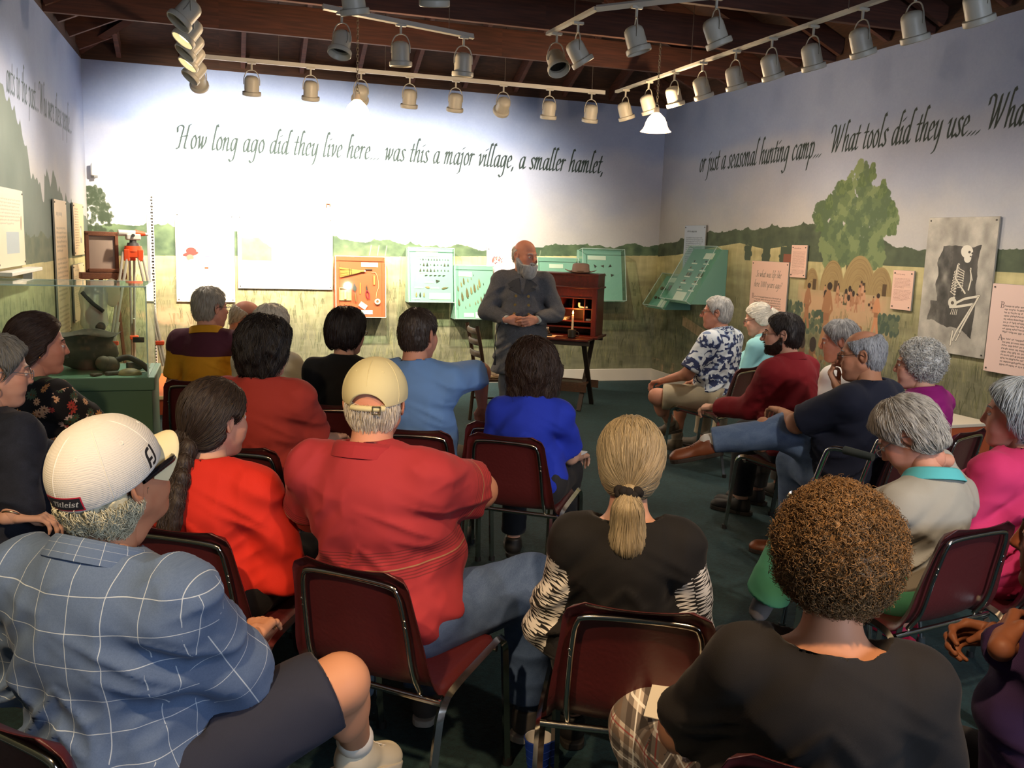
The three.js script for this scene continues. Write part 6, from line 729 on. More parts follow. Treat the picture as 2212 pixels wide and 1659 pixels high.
  const bt = c.bottom; if (bt) { const PF = new Field(.05), e = bt.loose ?? .012, fr = bt.len ?? 1.93; PF.ell(loc(0, .01, 0), [.16 + .045 * fat + e, .11, .128 + .03 * fat + e], M); const cuts = []; for (const q of ['L', 'R']) { const a = S[q]; PF.cap(a.hip, a.kn, legR + e + .004, legR * .74 + e); if (fr > 1) { PF.cap(a.kn, a.an, legR * .72 + e, .05 + e + (bt.flare ?? 0)); cuts.push([mid3(a.kn, a.an, fr - 1), nrm(sub3(a.an, a.kn)), a]); } else cuts.push([mid3(a.hip, a.kn, fr), nrm(sub3(a.kn, a.hip)), a]); }
    const pf = (x, y, z) => { let d = PF.at(x, y, z); if (d < .05) { d -= (bt.folds ?? 1) * (.012 * (ridge(noise(x * 7, y * 11, z * 7)) - .5) + .003 * (noise(x * 26, y * 26, z * 26) - .5)); for (const [p, n, a] of cuts) { const q = (x - p[0]) * n[0] + (y - p[1]) * n[1] + (z - p[2]) * n[2]; if (q > -.02) { const r = sub3([x, y, z], p), rr2 = len3(sub3(r, n.map((v) => v * q))); if (rr2 < .16) d = smax(d, q, .006); } } { const q = sub3([x, y, z], P); d = smax(d, Math.min(dot3(q, U) - (bt.waist ?? .10), .21 - Math.hypot(q[0], q[2])), .01); } } return d; };
    addG(bt.name ?? 'trousers', toGeo(nets(pf, PF.box(.03), cell * 1.1), uvf()), bt.mat ?? cloth(bt.color)); }
  // shoes
  if (c.shoes) for (const q of ['L', 'R']) { const a = S[q], so = { ...c.shoes, ...(c.shoes[q] ?? {}) }; let fd = nrm(sub3(a.to, a.an)); const floor = a.an[1] < .2; if (floor) fd = nrm([fd[0], 0, fd[2]]); const rt = nrm(cross3(fd, [0, 1, 0])), up = cross3(rt, fd), o = floor ? [a.an[0], 0, a.an[2]] : add3(a.an, up, -.085), mt = new THREE.Matrix4().makeBasis(V(...rt), V(...up), V(...fd.map((v) => -v))).setPosition(...o), F = new Field(.03);
    F.ell([0, .05, -.02], [.042, .045, .06]).cap([0, .045, -.04], [.0, .034, -.165], .04, .034).ell([0, .03, -.15], [.045, .03, .065]); if (so.high !== false) F.cap([0, .05, .015], [0, .1, .01], .044, .043); const sm2 = nets((x, y, z) => { let d = F.at(x, y, z); d = smax(d, .018 - y, .008); return smax(d, y - (so.top ?? .105), .008); }, [[-.07, 0, -.24], [.07, .14, .09]], near === 0 ? .005 : .0075);
    const sg = toGeo(sm2).applyMatrix4(mt), sn = addG('shoe', sg, so.mat ?? std(rgb(so.color), .6)); const sh = new THREE.Shape(); sh.moveTo(0, .072); sh.bezierCurveTo(.042, .075, .04, .03, .036, -.02); sh.bezierCurveTo(.042, -.08, .054, -.12, .046, -.17); sh.bezierCurveTo(.035, -.225, -.035, -.225, -.046, -.17); sh.bezierCurveTo(-.054, -.12, -.042, -.08, -.036, -.02); sh.bezierCurveTo(-.04, .03, -.042, .075, 0, .072);
    const sole = new THREE.ExtrudeGeometry(sh, { depth: .016, bevelEnabled: true, bevelSize: .004, bevelThickness: .004, bevelSegments: 2, curveSegments: 8 }).rotateX(Math.PI / 2).scale(1, 1, 1).translate(0, .021, 0).applyMatrix4(mt).translate(-P[0], 0, -P[2]); mesh('sole', sole, std(rgb(so.sole ?? [40, 36, 32]), .7), sn);
    if (so.laces) { const l = []; for (let i = 0; i < 5; i++) { const z = -.06 - i * .02, y = .086 - i * .006; l.push(rod([-.022, y - .004, z], [.022, y, z - .012], .0022, .0022, 5), rod([.022, y - .004, z], [-.022, y, z - .012], .0022, .0022, 5)); } mesh('laces', merge(l).applyMatrix4(mt).translate(-P[0], 0, -P[2]), std(rgb(so.laces), .8), sn); }
    if (so.sock) { const F2 = new Field(.02); F2.cap(a.an, mid3(a.an, a.kn, so.sockLen ?? .25), .043, .05); addG('sock', toGeo(nets((x, y, z) => F2.at(x, y, z), F2.box(.02), .009)), std(rgb(so.sock), .9)); } }
  // hair
  const hc = c.hair; if (hc) { const f = hairShape(hc.style, hc), box = hc.style === 'curly' ? [[-.2, -.2, -.2], [.2, .25, .25]] : [[-.14, -.26, -.14], [.14, .17, .18]]; inHead('hair', hairGeo({ count: [2600, 1100, 700][near], r: [.0011, .0016, .002][near], ...hc }, f, box, near === 0 ? .0048 : .006), hairMat(hc.color)); }
  // face details
  if (c.face !== false) { const wd = fem ? .96 : 1, em = std(0xd8d0c8, .25), im = std(0x2e2620, .2), lm = std(rgb(SKIN[c.skin ?? 'fair']), .55), bm2 = std(rgb(hc?.color ?? [120, 110, 100]), .8), sub = (name, geo, m, par) => mesh(name, geo.applyMatrix4(HM).translate(-P[0], 0, -P[2]), m, par); for (const s of [-1, 1]) { const e = inHead('eye', sph(.0112, s * .031 * wd, .0, -.0832, 14), em); sub('iris', sph(.0052, s * .031 * wd, .0, -.0908, 10), im, e); sub('eyelid', new THREE.SphereGeometry(.0124, 14, 8, 0, 6.3, 0, 1.25).rotateX(-.35).translate(s * .031 * wd, .0, -.0828), lm, e); inHead('eyebrow', tube([[s * .014, .0225, -.0975], [s * .03, .028, -.093], [s * .05, .0215, -.077]], .0028, 10, 6), bm2); } }
  if (c.glasses) { const G = [], w = 1.0; for (const s of [-1, 1]) { G.push(new THREE.TorusGeometry(.019, .0016, 6, 24).scale(1.15, .85, 1).translate(s * .031, -.004, -.110), tube([[s * .052, .002, -.108], [s * .074, .006, -.06], [s * .084, .008, .0], [s * .085, -.004, .026]], .0016, 16, 6)); } G.push(rod([-.012, .0, -.112], [.012, .0, -.112], .0015)); const gl = inHead('glasses', merge(G), std(rgb(c.glasses), .35, { metalness: .5 })); for (const s of [-1, 1]) mesh('lens', new THREE.CylinderGeometry(.019, .019, .0012, 20).rotateX(Math.PI / 2).scale(1.15, .85, 1).translate(s * .031, -.004, -.110).applyMatrix4(HM).translate(-P[0], 0, -P[2]), lensMat, gl); }
  if (top.collar) { // folded shirt collar round the neck
    const cr = top.collarR ?? (fem ? .070 : .077) + .008 * fat, cg = lathe([[cr + .004, .028], [cr + .009, .03], [cr + .016, .02], [cr + .026, -.016], [cr + .022, -.019], [cr + .009, .012], [cr, .0], [cr - .002, .02]], 40); const p = cg.attributes.position; for (let i = 0; i < p.count; i++) { const a = Math.atan2(p.getX(i), -p.getZ(i)), k = Math.exp(-a * a * 3); p.setY(i, p.getY(i) - .035 * k - .012 * (p.getZ(i) < 0 ? -p.getZ(i) / cr : 0)); p.setX(i, p.getX(i) * 1.06); } cg.computeVertexNormals(); cg.applyMatrix4(nkM(.03)); addG('collar', cg, top.collarMat ?? tm); }
  c.more?.({ g, S, P, N, H, loc, TL, M, Rr, U, Fw, HM, hw, nkM, inHead, addG, shirtF, headF: hg.f, f0 });
  if (c.seat) chair(c.seat, P[0] - f0[0] * (c.seatBack ?? (fat > .9 ? .01 : -.012)) + R[0] * (c.seatSide ?? 0), P[2] - f0[2] * (c.seatBack ?? (fat > .9 ? .01 : -.012)) + R[2] * (c.seatSide ?? 0), c.seatAz ?? S.az);
  return g;
}
const march = (f, o, d) => { let t = 0; for (let i = 0; i < 60; i++) { const e = f(o[0] + d[0] * t, o[1] + d[1] * t, o[2] + d[2] * t); if (e < .0008) break; t += Math.max(.0008, e * .7); if (t > 1) break; } return [o[0] + d[0] * t, o[1] + d[1] * t, o[2] + d[2] * t]; };
// baseball cap in head space
const CAPC = [0, .030, .012], CAPR = [.092, .102, .112];
const capSurf = (th, y, o = 0) => { const k = Math.sqrt(Math.max(0, 1 - ((y - CAPC[1]) / CAPR[1]) ** 2)), x = Math.sin(th) * CAPR[0] * k, z = Math.cos(th) * CAPR[2] * k, n = nrm([x / CAPR[0] ** 2, (y - CAPC[1]) / CAPR[1] ** 2, z / CAPR[2] ** 2]); return [x + n[0] * o, y + n[1] * o, CAPC[2] + z + n[2] * o]; };
function cap(ctx, mat, o = {}) {
  const F = new Field(.01); F.ell(CAPC, CAPR); const f = (x, y, z) => { let d = Math.abs(F.at(x, y, z)) - .0042 - .001 * noise(x * 40, y * 40, z * 40); d = smax(d, -(y - .012 + z * .16), .004); if (o.arch) { const e = Math.hypot(x / .052, (y + .012) / .046) - 1; if (z > .03) d = smax(d, -e * .045, .004); } return d; };
  const dome = ctx.inHead('cap', toGeo(nets(f, [[-.11, -.04, -.12], [.11, .145, .14]], .0032), () => (p) => [p[0] + p[2], p[1]]), mat), parent = dome, put = (name, geo, m) => mesh(name, geo.applyMatrix4(ctx.HM).translate(-ctx.P[0], 0, -ctx.P[2]), m, parent);
  const nb = 18, nr = 8, pos = [], idx = []; for (const s of [0, 1]) for (let j = 0; j <= nr; j++) for (let i = 0; i <= nb; i++) { const a = lerp(-1.15, 1.15, i / nb), r = j / nr, ix = Math.sin(a) * .090, iz = -.012 - Math.cos(a) * .098 + .024, ext = .078 * Math.cos(a * .95), x = ix * (1 - .06 * r), z = iz - ext * r, y = .034 - .16 * (iz + .1) - .6 * x * x * (6 + 6 * r) - .008 * r - s * .0035; pos.push(x, y, z); }
  const K = (nb + 1) * (nr + 1), id = (s, i, j) => s * K + j * (nb + 1) + i; for (let j = 0; j < nr; j++) for (let i = 0; i < nb; i++) { idx.push(id(0, i, j), id(0, i + 1, j), id(0, i, j + 1), id(0, i + 1, j), id(0, i + 1, j + 1), id(0, i, j + 1), id(1, i, j), id(1, i, j + 1), id(1, i + 1, j), id(1, i + 1, j), id(1, i, j + 1), id(1, i + 1, j + 1)); } for (let i = 0; i < nb; i++) idx.push(id(0, i, nr), id(0, i + 1, nr), id(1, i, nr), id(0, i + 1, nr), id(1, i + 1, nr), id(1, i, nr));
  const bg = new THREE.BufferGeometry(); bg.setAttribute('position', new THREE.Float32BufferAttribute(pos, 3)); bg.setIndex(idx); bg.computeVertexNormals(); put('brim', bg, o.brimMat ?? mat); put('button', sph(.009, 0, CAPC[1] + CAPR[1] + .001, CAPC[2], 12).scale(1, .9, 1), o.brimMat ?? mat);
  for (let k = 0; k < 6; k++) { const th = k * Math.PI / 3 + (o.seam ?? 0), pts = []; for (let i = 0; i <= 12; i++) { const y = lerp(CAPC[1] + CAPR[1] - .0005, .02 - Math.cos(th) * .02, i / 12); if (o.arch && Math.cos(th) > .9 && y < .045) break; pts.push(capSurf(th, y, .0042)); } put('seam', tube(pts, .0016, 24, 6), o.seamMat ?? mat); }
  for (let k = 0; k < 6; k++) { const th = (k + .5) * Math.PI / 3 + (o.seam ?? 0); const p = capSurf(th, .095, .004); put('eyelet', new THREE.TorusGeometry(.004, .0013, 6, 12).lookAt(V(...p).sub(V(...CAPC))).translate(...p), o.seamMat ?? mat); }
  if (o.arch) { const pts = []; for (let i = 0; i <= 12; i++) { const th = lerp(-.58, .58, i / 12); pts.push(capSurf(th, .0 - .008, .001)); } const st = tube(pts, .009, 24, 8); st.scale(1, 1, 1); put('strap', st, mat); const b = capSurf(.3, -.008, .011); put('buckle', [bx(.024, .003, .004, 0, .011, 0), bx(.024, .003, .004, 0, -.011, 0), bx(.003, .024, .004, .011, 0, 0), bx(.003, .024, .004, -.011, 0, 0)].reduce((a, x) => (a.push(x), a), []).map((q) => q.rotateY(.3).translate(...b)).reduce((a, q) => a ? mergeGeometries([a, q]) : q, null), std(0x6a5a3a, .35, { metalness: .9 })); }
  return { put };
}
function capPatch(ctx, capO, name, th0, y0, w, h, tex, tilt = 0) { const nu = 12, nv = 6, pos = [], uv = [], idx = []; for (let j = 0; j <= nv; j++) for (let i = 0; i <= nu; i++) { const a = (i / nu - .5) * w, b = (j / nv - .5) * h, a2 = a * Math.cos(tilt) - b * Math.sin(tilt), b2 = a * Math.sin(tilt) + b * Math.cos(tilt), y = y0 + b2, k = Math.sqrt(1 - ((y0 - CAPC[1]) / CAPR[1]) ** 2) * .102, p = capSurf(th0 + a2 / k, y, .0062); pos.push(...p); uv.push(i / nu, j / nv); } for (let j = 0; j < nv; j++) for (let i = 0; i < nu; i++) { const q = j * (nu + 1) + i; idx.push(q, q + 1, q + nu + 1, q + 1, q + nu + 2, q + nu + 1); } const g = new THREE.BufferGeometry(); g.setAttribute('position', new THREE.Float32BufferAttribute(pos, 3)); g.setAttribute('uv', new THREE.Float32BufferAttribute(uv, 2)); g.setIndex(idx); g.computeVertexNormals(); return capO.put(name, g, std(0xffffff, .7, { map: tex, side: THREE.DoubleSide })); }
// ---------------------------------------------------------------- fabrics with a print
const crown = (p) => { const d = [p[0], p[1] - .12, p[2] - .03], l = Math.hypot(...d) || 1; return [d[0] / l, d[1] / l - .45, d[2] / l]; };
const paneTex = dataTex(128, 128, (u, v, x, y) => { const l = (x > 61 && x < 65) || (y > 61 && y < 65), t = tn(u, v, 64, 1) * 10; return l ? [176, 188, 200] : [78 + t, 98 + t, 130 + t]; }, { srgb: true, rep: 1 / .07 });
const poloTex = canvasTex(8, 512, (c, w, h) => { c.fillStyle = 'rgb(158,44,52)'; c.fillRect(0, 0, w, h); for (let i = 0; i < 9; i++) { c.fillStyle = 'rgba(110,34,38,.8)'; c.fillRect(0, 308 + i * 8 - (i > 4 ? -10 : 0), w, 3); } c.fillStyle = 'rgb(150,120,84)'; c.fillRect(0, 354, w, 3); }, { rep: 1 }); poloTex.repeat.set(1, 1 / .62);
const rugbyTex = canvasTex(8, 256, (c, w, h) => { c.fillStyle = 'rgb(196,138,18)'; c.fillRect(0, 0, w, h); c.fillStyle = 'rgb(70,20,38)'; c.fillRect(0, 0, w, 86); }, { rep: 1 }); rugbyTex.repeat.set(1, 1 / .62);
const hawaiiTex = dataTex(512, 512, (u, v) => { const w1 = tf(u, v, 8, 3, 2), w2 = tf(u, v, 8, 9, 2), n = tn(u + .06 * (w1 - .5) + .5, v + .11 * (w2 - .5), 16, 5), r = ridge(tf(u + .1 * (w2 - .5), v + .05 * w1, 8, 12, 2)); return r > .80 && n > .3 ? [44, 54, 92] : r > .68 && n > .52 ? [120, 138, 172] : [212, 220, 226]; }, { srgb: true, rep: 1 / .42 });
const floralTex = canvasTex(512, 512, (c, w, h) => { c.fillStyle = 'rgb(22,20,24)'; c.fillRect(0, 0, w, h); for (let i = 0; i < 46; i++) { const x = rnd() * w, y = rnd() * h, r = rr(16, 34), col = ['rgb(206,92,104)', 'rgb(228,180,140)', 'rgb(190,70,60)', 'rgb(84,120,116)', 'rgb(216,150,90)', 'rgb(230,200,190)'][i % 6]; for (const [ox, oy] of [[0, 0], [w, 0], [0, h], [-w, 0], [0, -h]]) { c.fillStyle = i % 3 === 0 ? 'rgb(70,92,72)' : col; for (let k = 0; k < 9; k++) { c.beginPath(); c.ellipse(x + ox + Math.cos(k * .7) * r * .55, y + oy + Math.sin(k * .7) * r * .55, r * .5, r * .2, k * .7, 0, 7); c.fill(); } c.fillStyle = 'rgb(120,60,30)'; c.beginPath(); c.arc(x + ox, y + oy, r * .22, 0, 7); c.fill(); } } }, { rep: 1 / .36 });
const zigTex = canvasTex(256, 256, (c, w, h) => { c.fillStyle = 'rgb(18,18,18)'; c.fillRect(0, 0, w, h); c.strokeStyle = 'rgb(214,212,206)'; for (let k = 0; k < 4; k++) for (let i = 0; i < 8; i++) { c.lineWidth = (k + i) % 3 ? 5 : 10; c.beginPath(); for (let q = 0; q <= 4; q++) c.lineTo(k * 64 + (q % 2 ? 54 : 4), i * 32 + q * 8 - (k % 2) * 14); c.stroke(); } }, { rep: 1 / .2 });
const plaidTex = canvasTex(256, 256, (c, w, h) => { c.fillStyle = 'rgb(206,196,184)'; c.fillRect(0, 0, w, h); for (const [p, s, col] of [[0, 70, 'rgba(40,34,32,.55)'], [110, 40, 'rgba(120,92,74,.5)'], [180, 30, 'rgba(40,34,32,.45)'], [90, 8, 'rgba(150,40,40,.6)'], [230, 8, 'rgba(250,250,245,.9)']]) { c.fillStyle = col; c.fillRect(p, 0, s, h); c.fillRect(0, p, w, s); } }, { rep: 1 / .13 });
const denimTex = (a, b) => dataTex(256, 256, (u, v) => mix3(a, b, clamp(.6 * tf(u, v, 8, 4, 4) + .4 * h3(u * 256 | 0, v * 256 | 0, 6), 0, 1)), { srgb: true, rep: 4 });
const jeans = cloth([66, 88, 128], { map: denimTex([48, 70, 110], [92, 116, 158]) }), jeansPale = cloth([92, 112, 146], { map: denimTex([70, 92, 128], [122, 144, 176]) }), jeansDark = cloth([34, 36, 44], { map: denimTex([24, 26, 32], [50, 52, 60]) });
const printTex = canvasTex(256, 256, (c, w, h) => { c.fillStyle = 'rgb(226,222,214)'; c.fillRect(0, 0, w, h); c.fillStyle = 'rgb(40,38,36)'; for (let i = 0; i < 9; i++) { c.beginPath(); c.ellipse(30 + i * 25, 128 + Math.sin(i) * 30, 12, 20, i, 0, 7); c.fill(); } }, { rep: 1 / .5 });
// ---------------------------------------------------------------- the audience, nearest rows first
const seatOf = (who) => `maroon plastic chair with chrome frame under the ${who}`;
person('capman', 'man in white golf cap and blue windowpane check shirt, seated at front left', { near: 0, sex: 'm', old: 1, fat: .75, skin: 'tan', hs: 1.03, top: { mat: cloth([84, 104, 136], { map: paneTex, bump: false }), sleeve: .95, loose: .018, hem: -.10, folds: 1.7, collar: 1 }, bottom: { color: [36, 40, 56], len: .93, loose: .022, name: 'shorts' }, shoes: { color: [214, 206, 182], sole: [208, 202, 184], laces: [225, 220, 205], sock: [226, 222, 212], sockLen: .12 },
  hair: { style: 'short', color: [186, 182, 156], off: .013, rough: .02, nape: .105, under: 1, curl: .9, len: .05, lift: .009, flow: crown, where: (p) => p[1] < -.005, count: 4200 }, handR: { curl: .35 }, seat: seatOf('man in the white golf cap'), seatAz: 46, seatBack: 0, seatSide: .07,
  more: (x) => { const white = std(0xd2d0ca, .8, { bumpMap: dataTex(64, 64, (u, v) => Math.max(.5 + .5 * Math.sin(u * 100.53), .5 + .5 * Math.sin(v * 100.53)), { rep: 16 }), bumpScale: .0006 }), cr = std(0xe0d9b4, .75); const co = cap(x, white, { brimMat: cr, seam: 0, seamMat: std(0xdcdad2, .8) });
    capPatch(x, co, 'back_patch', .12, .018, .085, .030, canvasTex(256, 96, (c, w, h) => { c.fillStyle = 'rgb(190,30,60)'; c.fillRect(0, 0, w, h); c.fillStyle = 'rgb(24,24,32)'; c.fillRect(8, 8, w - 16, h - 16); c.save(); c.transform(1, 0, -.25, 1, 22, 0); c.fillStyle = 'rgb(200,200,196)'; c.font = 'italic bold 50px serif'; c.fillText('Titleist', 40, 66, 178); c.restore(); }));
    capPatch(x, co, 'side_logo', 1.95, .046, .034, .042, canvasTex(128, 160, (c, w, h) => { c.fillStyle = 'rgb(210,208,202)'; c.fillRect(0, 0, w, h); c.strokeStyle = 'rgb(18,18,24)'; c.lineWidth = 22; c.lineJoin = 'round'; c.lineCap = 'butt'; c.save(); c.transform(1, 0, -.12, 1, 14, 0); c.beginPath(); c.moveTo(24, 150); c.lineTo(24, 60); c.quadraticCurveTo(24, 22, 60, 22); c.lineTo(76, 22); c.stroke(); c.beginPath(); c.moveTo(26, 92); c.lineTo(70, 92); c.stroke(); c.beginPath(); c.moveTo(98, 10); c.lineTo(98, 106); c.quadraticCurveTo(98, 138, 66, 138); c.lineTo(52, 138); c.stroke(); c.restore(); }), .1); x.inHead('sunglasses', tube([[.084, .006, .0], [.078, .006, -.06], [.062, .0, -.1], [.03, -.004, -.112], [.0, .0, -.114], [-.03, -.004, -.112], [-.062, 0, -.1], [-.078, .006, -.06]], .007, 40, 8), std(0x16141a, .2)); } });
person('braid', 'woman in orange red top with a long dark braid, seated on the left', { near: 0, sex: 'f', fat: .85, skin: 'fair', top: { color: [206, 44, 28], sleeve: 1.5, loose: .016, hem: -.12, folds: 1.4 }, bottom: { color: [22, 20, 24] }, shoes: { color: [40, 38, 38], sole: [60, 58, 56] },
  hair: { style: 'short', color: [58, 48, 42], off: .018, nape: .10, flow: (p) => [-.02 - p[0], -.07 - p[1], .1 - p[2]], len: .1, count: 3800, rough: .006 }, seat: seatOf('woman with the long dark braid'), seatAz: 33, seatBack: -.03, seatSide: .05,
  more: (x) => { const F = new Field(.008), a = x.hw(-.02, -.05, .105), b0 = x.loc(-.025, x.TL * .90, -.158), b1 = x.loc(-.04, x.TL * .30, -.212), c = new THREE.CatmullRomCurve3([V(...a), V(...b0), V(...mid3(b0, b1, .5)), V(...b1)]), n = 13; for (let i = 0; i <= n; i++) { const p = c.getPoint(i / n), r = lerp(.036, .024, i / n); for (const s of [-1, 1]) if ((i + (s > 0 ? 1 : 0)) % 2 === 0 || 1) { const o = s * r * .5 * ((i % 2) ? 1 : .8); F.ell([p.x + x.Rr[0] * o, p.y + (s > 0 ? .008 : -.008), p.z + x.Rr[2] * o], [r * .72, r * .95, r * .72], null); } } const f = (u, v, w) => F.at(u, v, w) - .003 * noise(u * 180, v * 60, w * 180); const m = nets(f, F.box(.02), .0045), k = []; for (let i = 0; i < m.pos.length; i += 3) { const t = .7 + .4 * noise(m.pos[i] * 200, m.pos[i + 1] * 60, m.pos[i + 2] * 200); k.push(t, t, t); } const o = { pos: m.pos, nor: Array.from(m.nor), idx: m.idx, col: k }; strands(o, f, m, { count: 1500, r: .001, len: .05, lift: .004, vary: .25, flow: () => [rr(-.6, .6), -1, rr(-.6, .6)], curl: .2 }); const gg = new THREE.BufferGeometry(); gg.setAttribute('position', new THREE.Float32BufferAttribute(o.pos, 3)); gg.setAttribute('normal', new THREE.Float32BufferAttribute(o.nor, 3)); gg.setAttribute('color', new THREE.Float32BufferAttribute(o.col, 3)); gg.setIndex(o.idx); x.addG('braid', gg, hairMat([58, 48, 42]));
    const cl = []; for (let i = 0; i < 7; i++) cl.push(sph(.0042, .092 - i * .0005, .062 - i * .0075, .0 - .018 + i * .0085 * -1 + .04, 8)); x.inHead('hair_clip', merge(cl), std(0xd8b040, .25, { metalness: 1 })); } });
person('redpolo', 'heavy set man in red striped polo and cream cap, arms folded', { near: 0, sex: 'm', old: 1, fat: 1.25, skin: 'ruddy', hs: 1.02, top: { mat: cloth([158, 44, 52], { map: poloTex, bump: false }), sleeve: .80, loose: .02, hem: -.11, folds: 1.3, collar: 1, collarMat: cloth([160, 46, 54]) }, bottom: { mat: jeans, loose: .016 }, shoes: { color: [84, 80, 78], sole: [190, 186, 178], laces: [150, 148, 146], sock: [60, 70, 90], sockLen: .1 },
  hair: { style: 'short', color: [206, 198, 182], off: .008, nape: .095, under: 1, where: (p) => p[1] < .01 || p[2] > .07, flow: crown, len: .03, count: 2200 }, seat: seatOf('man in the red polo'), seatAz: 42, seatBack: .06, seatSide: .07, more: (x) => cap(x, std(0xcfc79a, .85), { arch: 1, seam: 0 }) });
person('ponytail', 'woman with blond ponytail and black top with zigzag sleeves', { near: 0, sex: 'f', fat: .45, skin: 'fair', top: { color: [16, 15, 16], sleeve: 1.15, sleeveMat: cloth([60, 60, 60], { map: zigTex, bump: false }), loose: .015, hem: -.10, neck: [.098, .068, .095], neckUp: .045 }, bottom: { color: [24, 24, 28] }, shoes: { color: [30, 28, 28] },
  hair: { style: 'short', color: [146, 134, 108], off: .013, nape: .085, flow: (p) => [-p[0], -.062 - p[1], .112 - p[2]], len: .13, steps: 7, count: 5200, rough: .004, vary: .32 }, seat: seatOf('woman with the blond ponytail'), seatAz: 27, seatBack: .03, seatSide: .045,
  more: (x) => { const F = new Field(.02); F.cap([0, -.062, .118], [0, -.11, .132], .022, .032).cap([0, -.11, .132], [.004, -.20, .118], .036, .046).cap([.0, -.2, .118], [.012, -.262, .1], .042, .012); for (const s of [-1, 1]) F.cap([s * .02, -.15, .122], [s * .05, -.235, .1], .016, .006); const f = (a, b, c) => F.at(a, b, c) + .004 * (noise(a * 140, b * 26, c * 140) - .5); x.inHead('ponytail', hairGeo({ count: 2600, r: .0012, len: .12, steps: 7, flow: (p) => [p[0] * 4, -1, -.1], vary: .35, lift: .003 }, f, F.box(.03), .005), hairMat([146, 134, 108])); const sc = []; for (let i = 0; i < 12; i++) { const a = i / 12 * 6.283; sc.push(sph(.015, Math.cos(a) * .026, -.064 + Math.sin(i * 2.2) * .006, .118 + Math.sin(a) * .018, 10)); } x.inHead('scrunchie', merge(sc), std(0x121013, .9)); } });
person('curly', 'woman with curly brown hair in a black tee, seated at front right', { near: 0, sex: 'f', fat: 1.15, skin: 'tan', top: { color: [30, 28, 27], sleeve: .86, loose: .02, hem: -.12, neck: [.115, .07, .11], neckUp: .043, folds: .7 }, bottom: { mat: cloth([180, 170, 160], { map: plaidTex, bump: false }), loose: .02 }, shoes: { color: [40, 36, 34] },
  hair: { style: 'curly', color: [122, 94, 60], R: [.122, .134, .124], c: [0, .012, .03], lump: .45, curls: 7500, count: 0, cr: .0055, r: .0011, vary: .4 }, seat: seatOf('woman with curly brown hair'), seatAz: 34,
  more: (x) => { single('paper_napkin', 'white folded paper on the plaid knee of the curly haired woman', 'paper', bx(.12, .004, .16, 0, 0, 0, .0015), std(0xd6d2c4, .8), add3(mid3(x.S.L.hip, x.S.L.kn, .82), [0, .098, 0]), -.6).rotation.x = .12; } });
person('purple', 'person in purple sleeves with clasped hands, cut by the right edge', { near: 0, sex: 'f', fat: .7, skin: 'dark', top: { color: [44, 24, 66], sleeve: 1.9, loose: .014 }, bottom: { mat: jeansDark, loose: .016 }, shoes: { color: [30, 28, 30] }, hair: { style: 'curly', color: [30, 24, 22], R: [.112, .12, .118], lump: .5, curls: 1800, count: 0, cr: .004, r: .0012 }, handL: { curl: .8, dir: [.6, .1, -.5], n: [.2, -.3, .5] }, handR: { curl: .8, dir: [-.7, .0, -.4], n: [-.2, -.2, .4] }, seat: seatOf('person in purple sleeves') });
// ---------------------------------------------------------------- left half, farther rows
person('rust', 'woman with shaggy black hair in a rust red tee', { near: 1, sex: 'f', fat: 1.1, skin: 'fair', top: { color: [164, 56, 48], sleeve: .74, loose: .02, hem: -.11, neck: [.088, .062, .09], folds: 1.3 }, bottom: { color: [60, 40, 48] }, shoes: { color: [120, 112, 100], sole: [150, 140, 120] }, hair: { style: 'bob', color: [34, 29, 28], off: .028, len: .14, bw: .100, rough: .034, curl: .4, count: 4200, r: .0016, lift: .010, flow: down, cheek: .012 }, seat: seatOf('woman in the rust tee'), handR: { curl: .3 } });
person('royal', 'woman with brown shoulder length hair in a royal blue tee', { near: 1, sex: 'f', fat: .45, skin: 'fair', face: false, top: { color: [28, 52, 176], sleeve: .78, loose: .014, hem: -.14, neck: [.08, .06, .085] }, bottom: { color: [38, 38, 42] }, shoes: { color: [34, 30, 28], sole: [30, 28, 26] }, hair: { style: 'bob', color: [52, 36, 28], off: .034, len: .17, bw: .120, rough: .03, count: 4200, r: .0017, lift: .010, flow: down, curl: .4 }, seat: seatOf('woman in the royal blue tee'), seatSide: -.03, seatBack: -.04, seatAz: 36, handR: { curl: .7 },
  more: (x) => single('booklet', 'white booklet on the lap of the woman in royal blue', 'booklet', bx(.14, .008, .2, 0, 0, 0, .003), std(0xd6d8dc, .6), add3(mid3(x.S.R.hip, x.S.R.kn, .75), [.03, .112, 0]), -.8) });
person('skyblue', 'broad man in a light blue tee with an arm along the next chair', { near: 1, sex: 'm', fat: .8, skin: 'ruddy', top: { color: [102, 140, 194], sleeve: .84, loose: .02, hem: -.1, folds: 1.3 }, bottom: { color: [120, 108, 86] }, shoes: { color: [60, 56, 52] }, hair: { style: 'short', color: [56, 46, 40], off: .011, flow: crown, len: .022, count: 1800, lift: .003 }, seat: seatOf('man in the light blue tee'), seatSide: .05, handR: { curl: .2 } });
chair('empty maroon chair between the light blue tee and the wooden chair', 1.43, -4.42, 26);
person('blackdress', 'woman with short dark hair and glasses in black', { near: 1, sex: 'f', fat: .5, skin: 'fair', top: { color: [14, 14, 16], sleeve: 1.8, loose: .014, neck: [.064, .04, .07], neckUp: .07, name: 'jacket' }, bottom: { color: [18, 18, 20] }, shoes: { color: [20, 20, 20] }, hair: { style: 'bob', color: [34, 26, 24], off: .024, len: .085, bw: .09, count: 1800, cheek: .01, flow: crown }, glasses: [60, 50, 48], seat: seatOf('woman in black with short dark hair') });
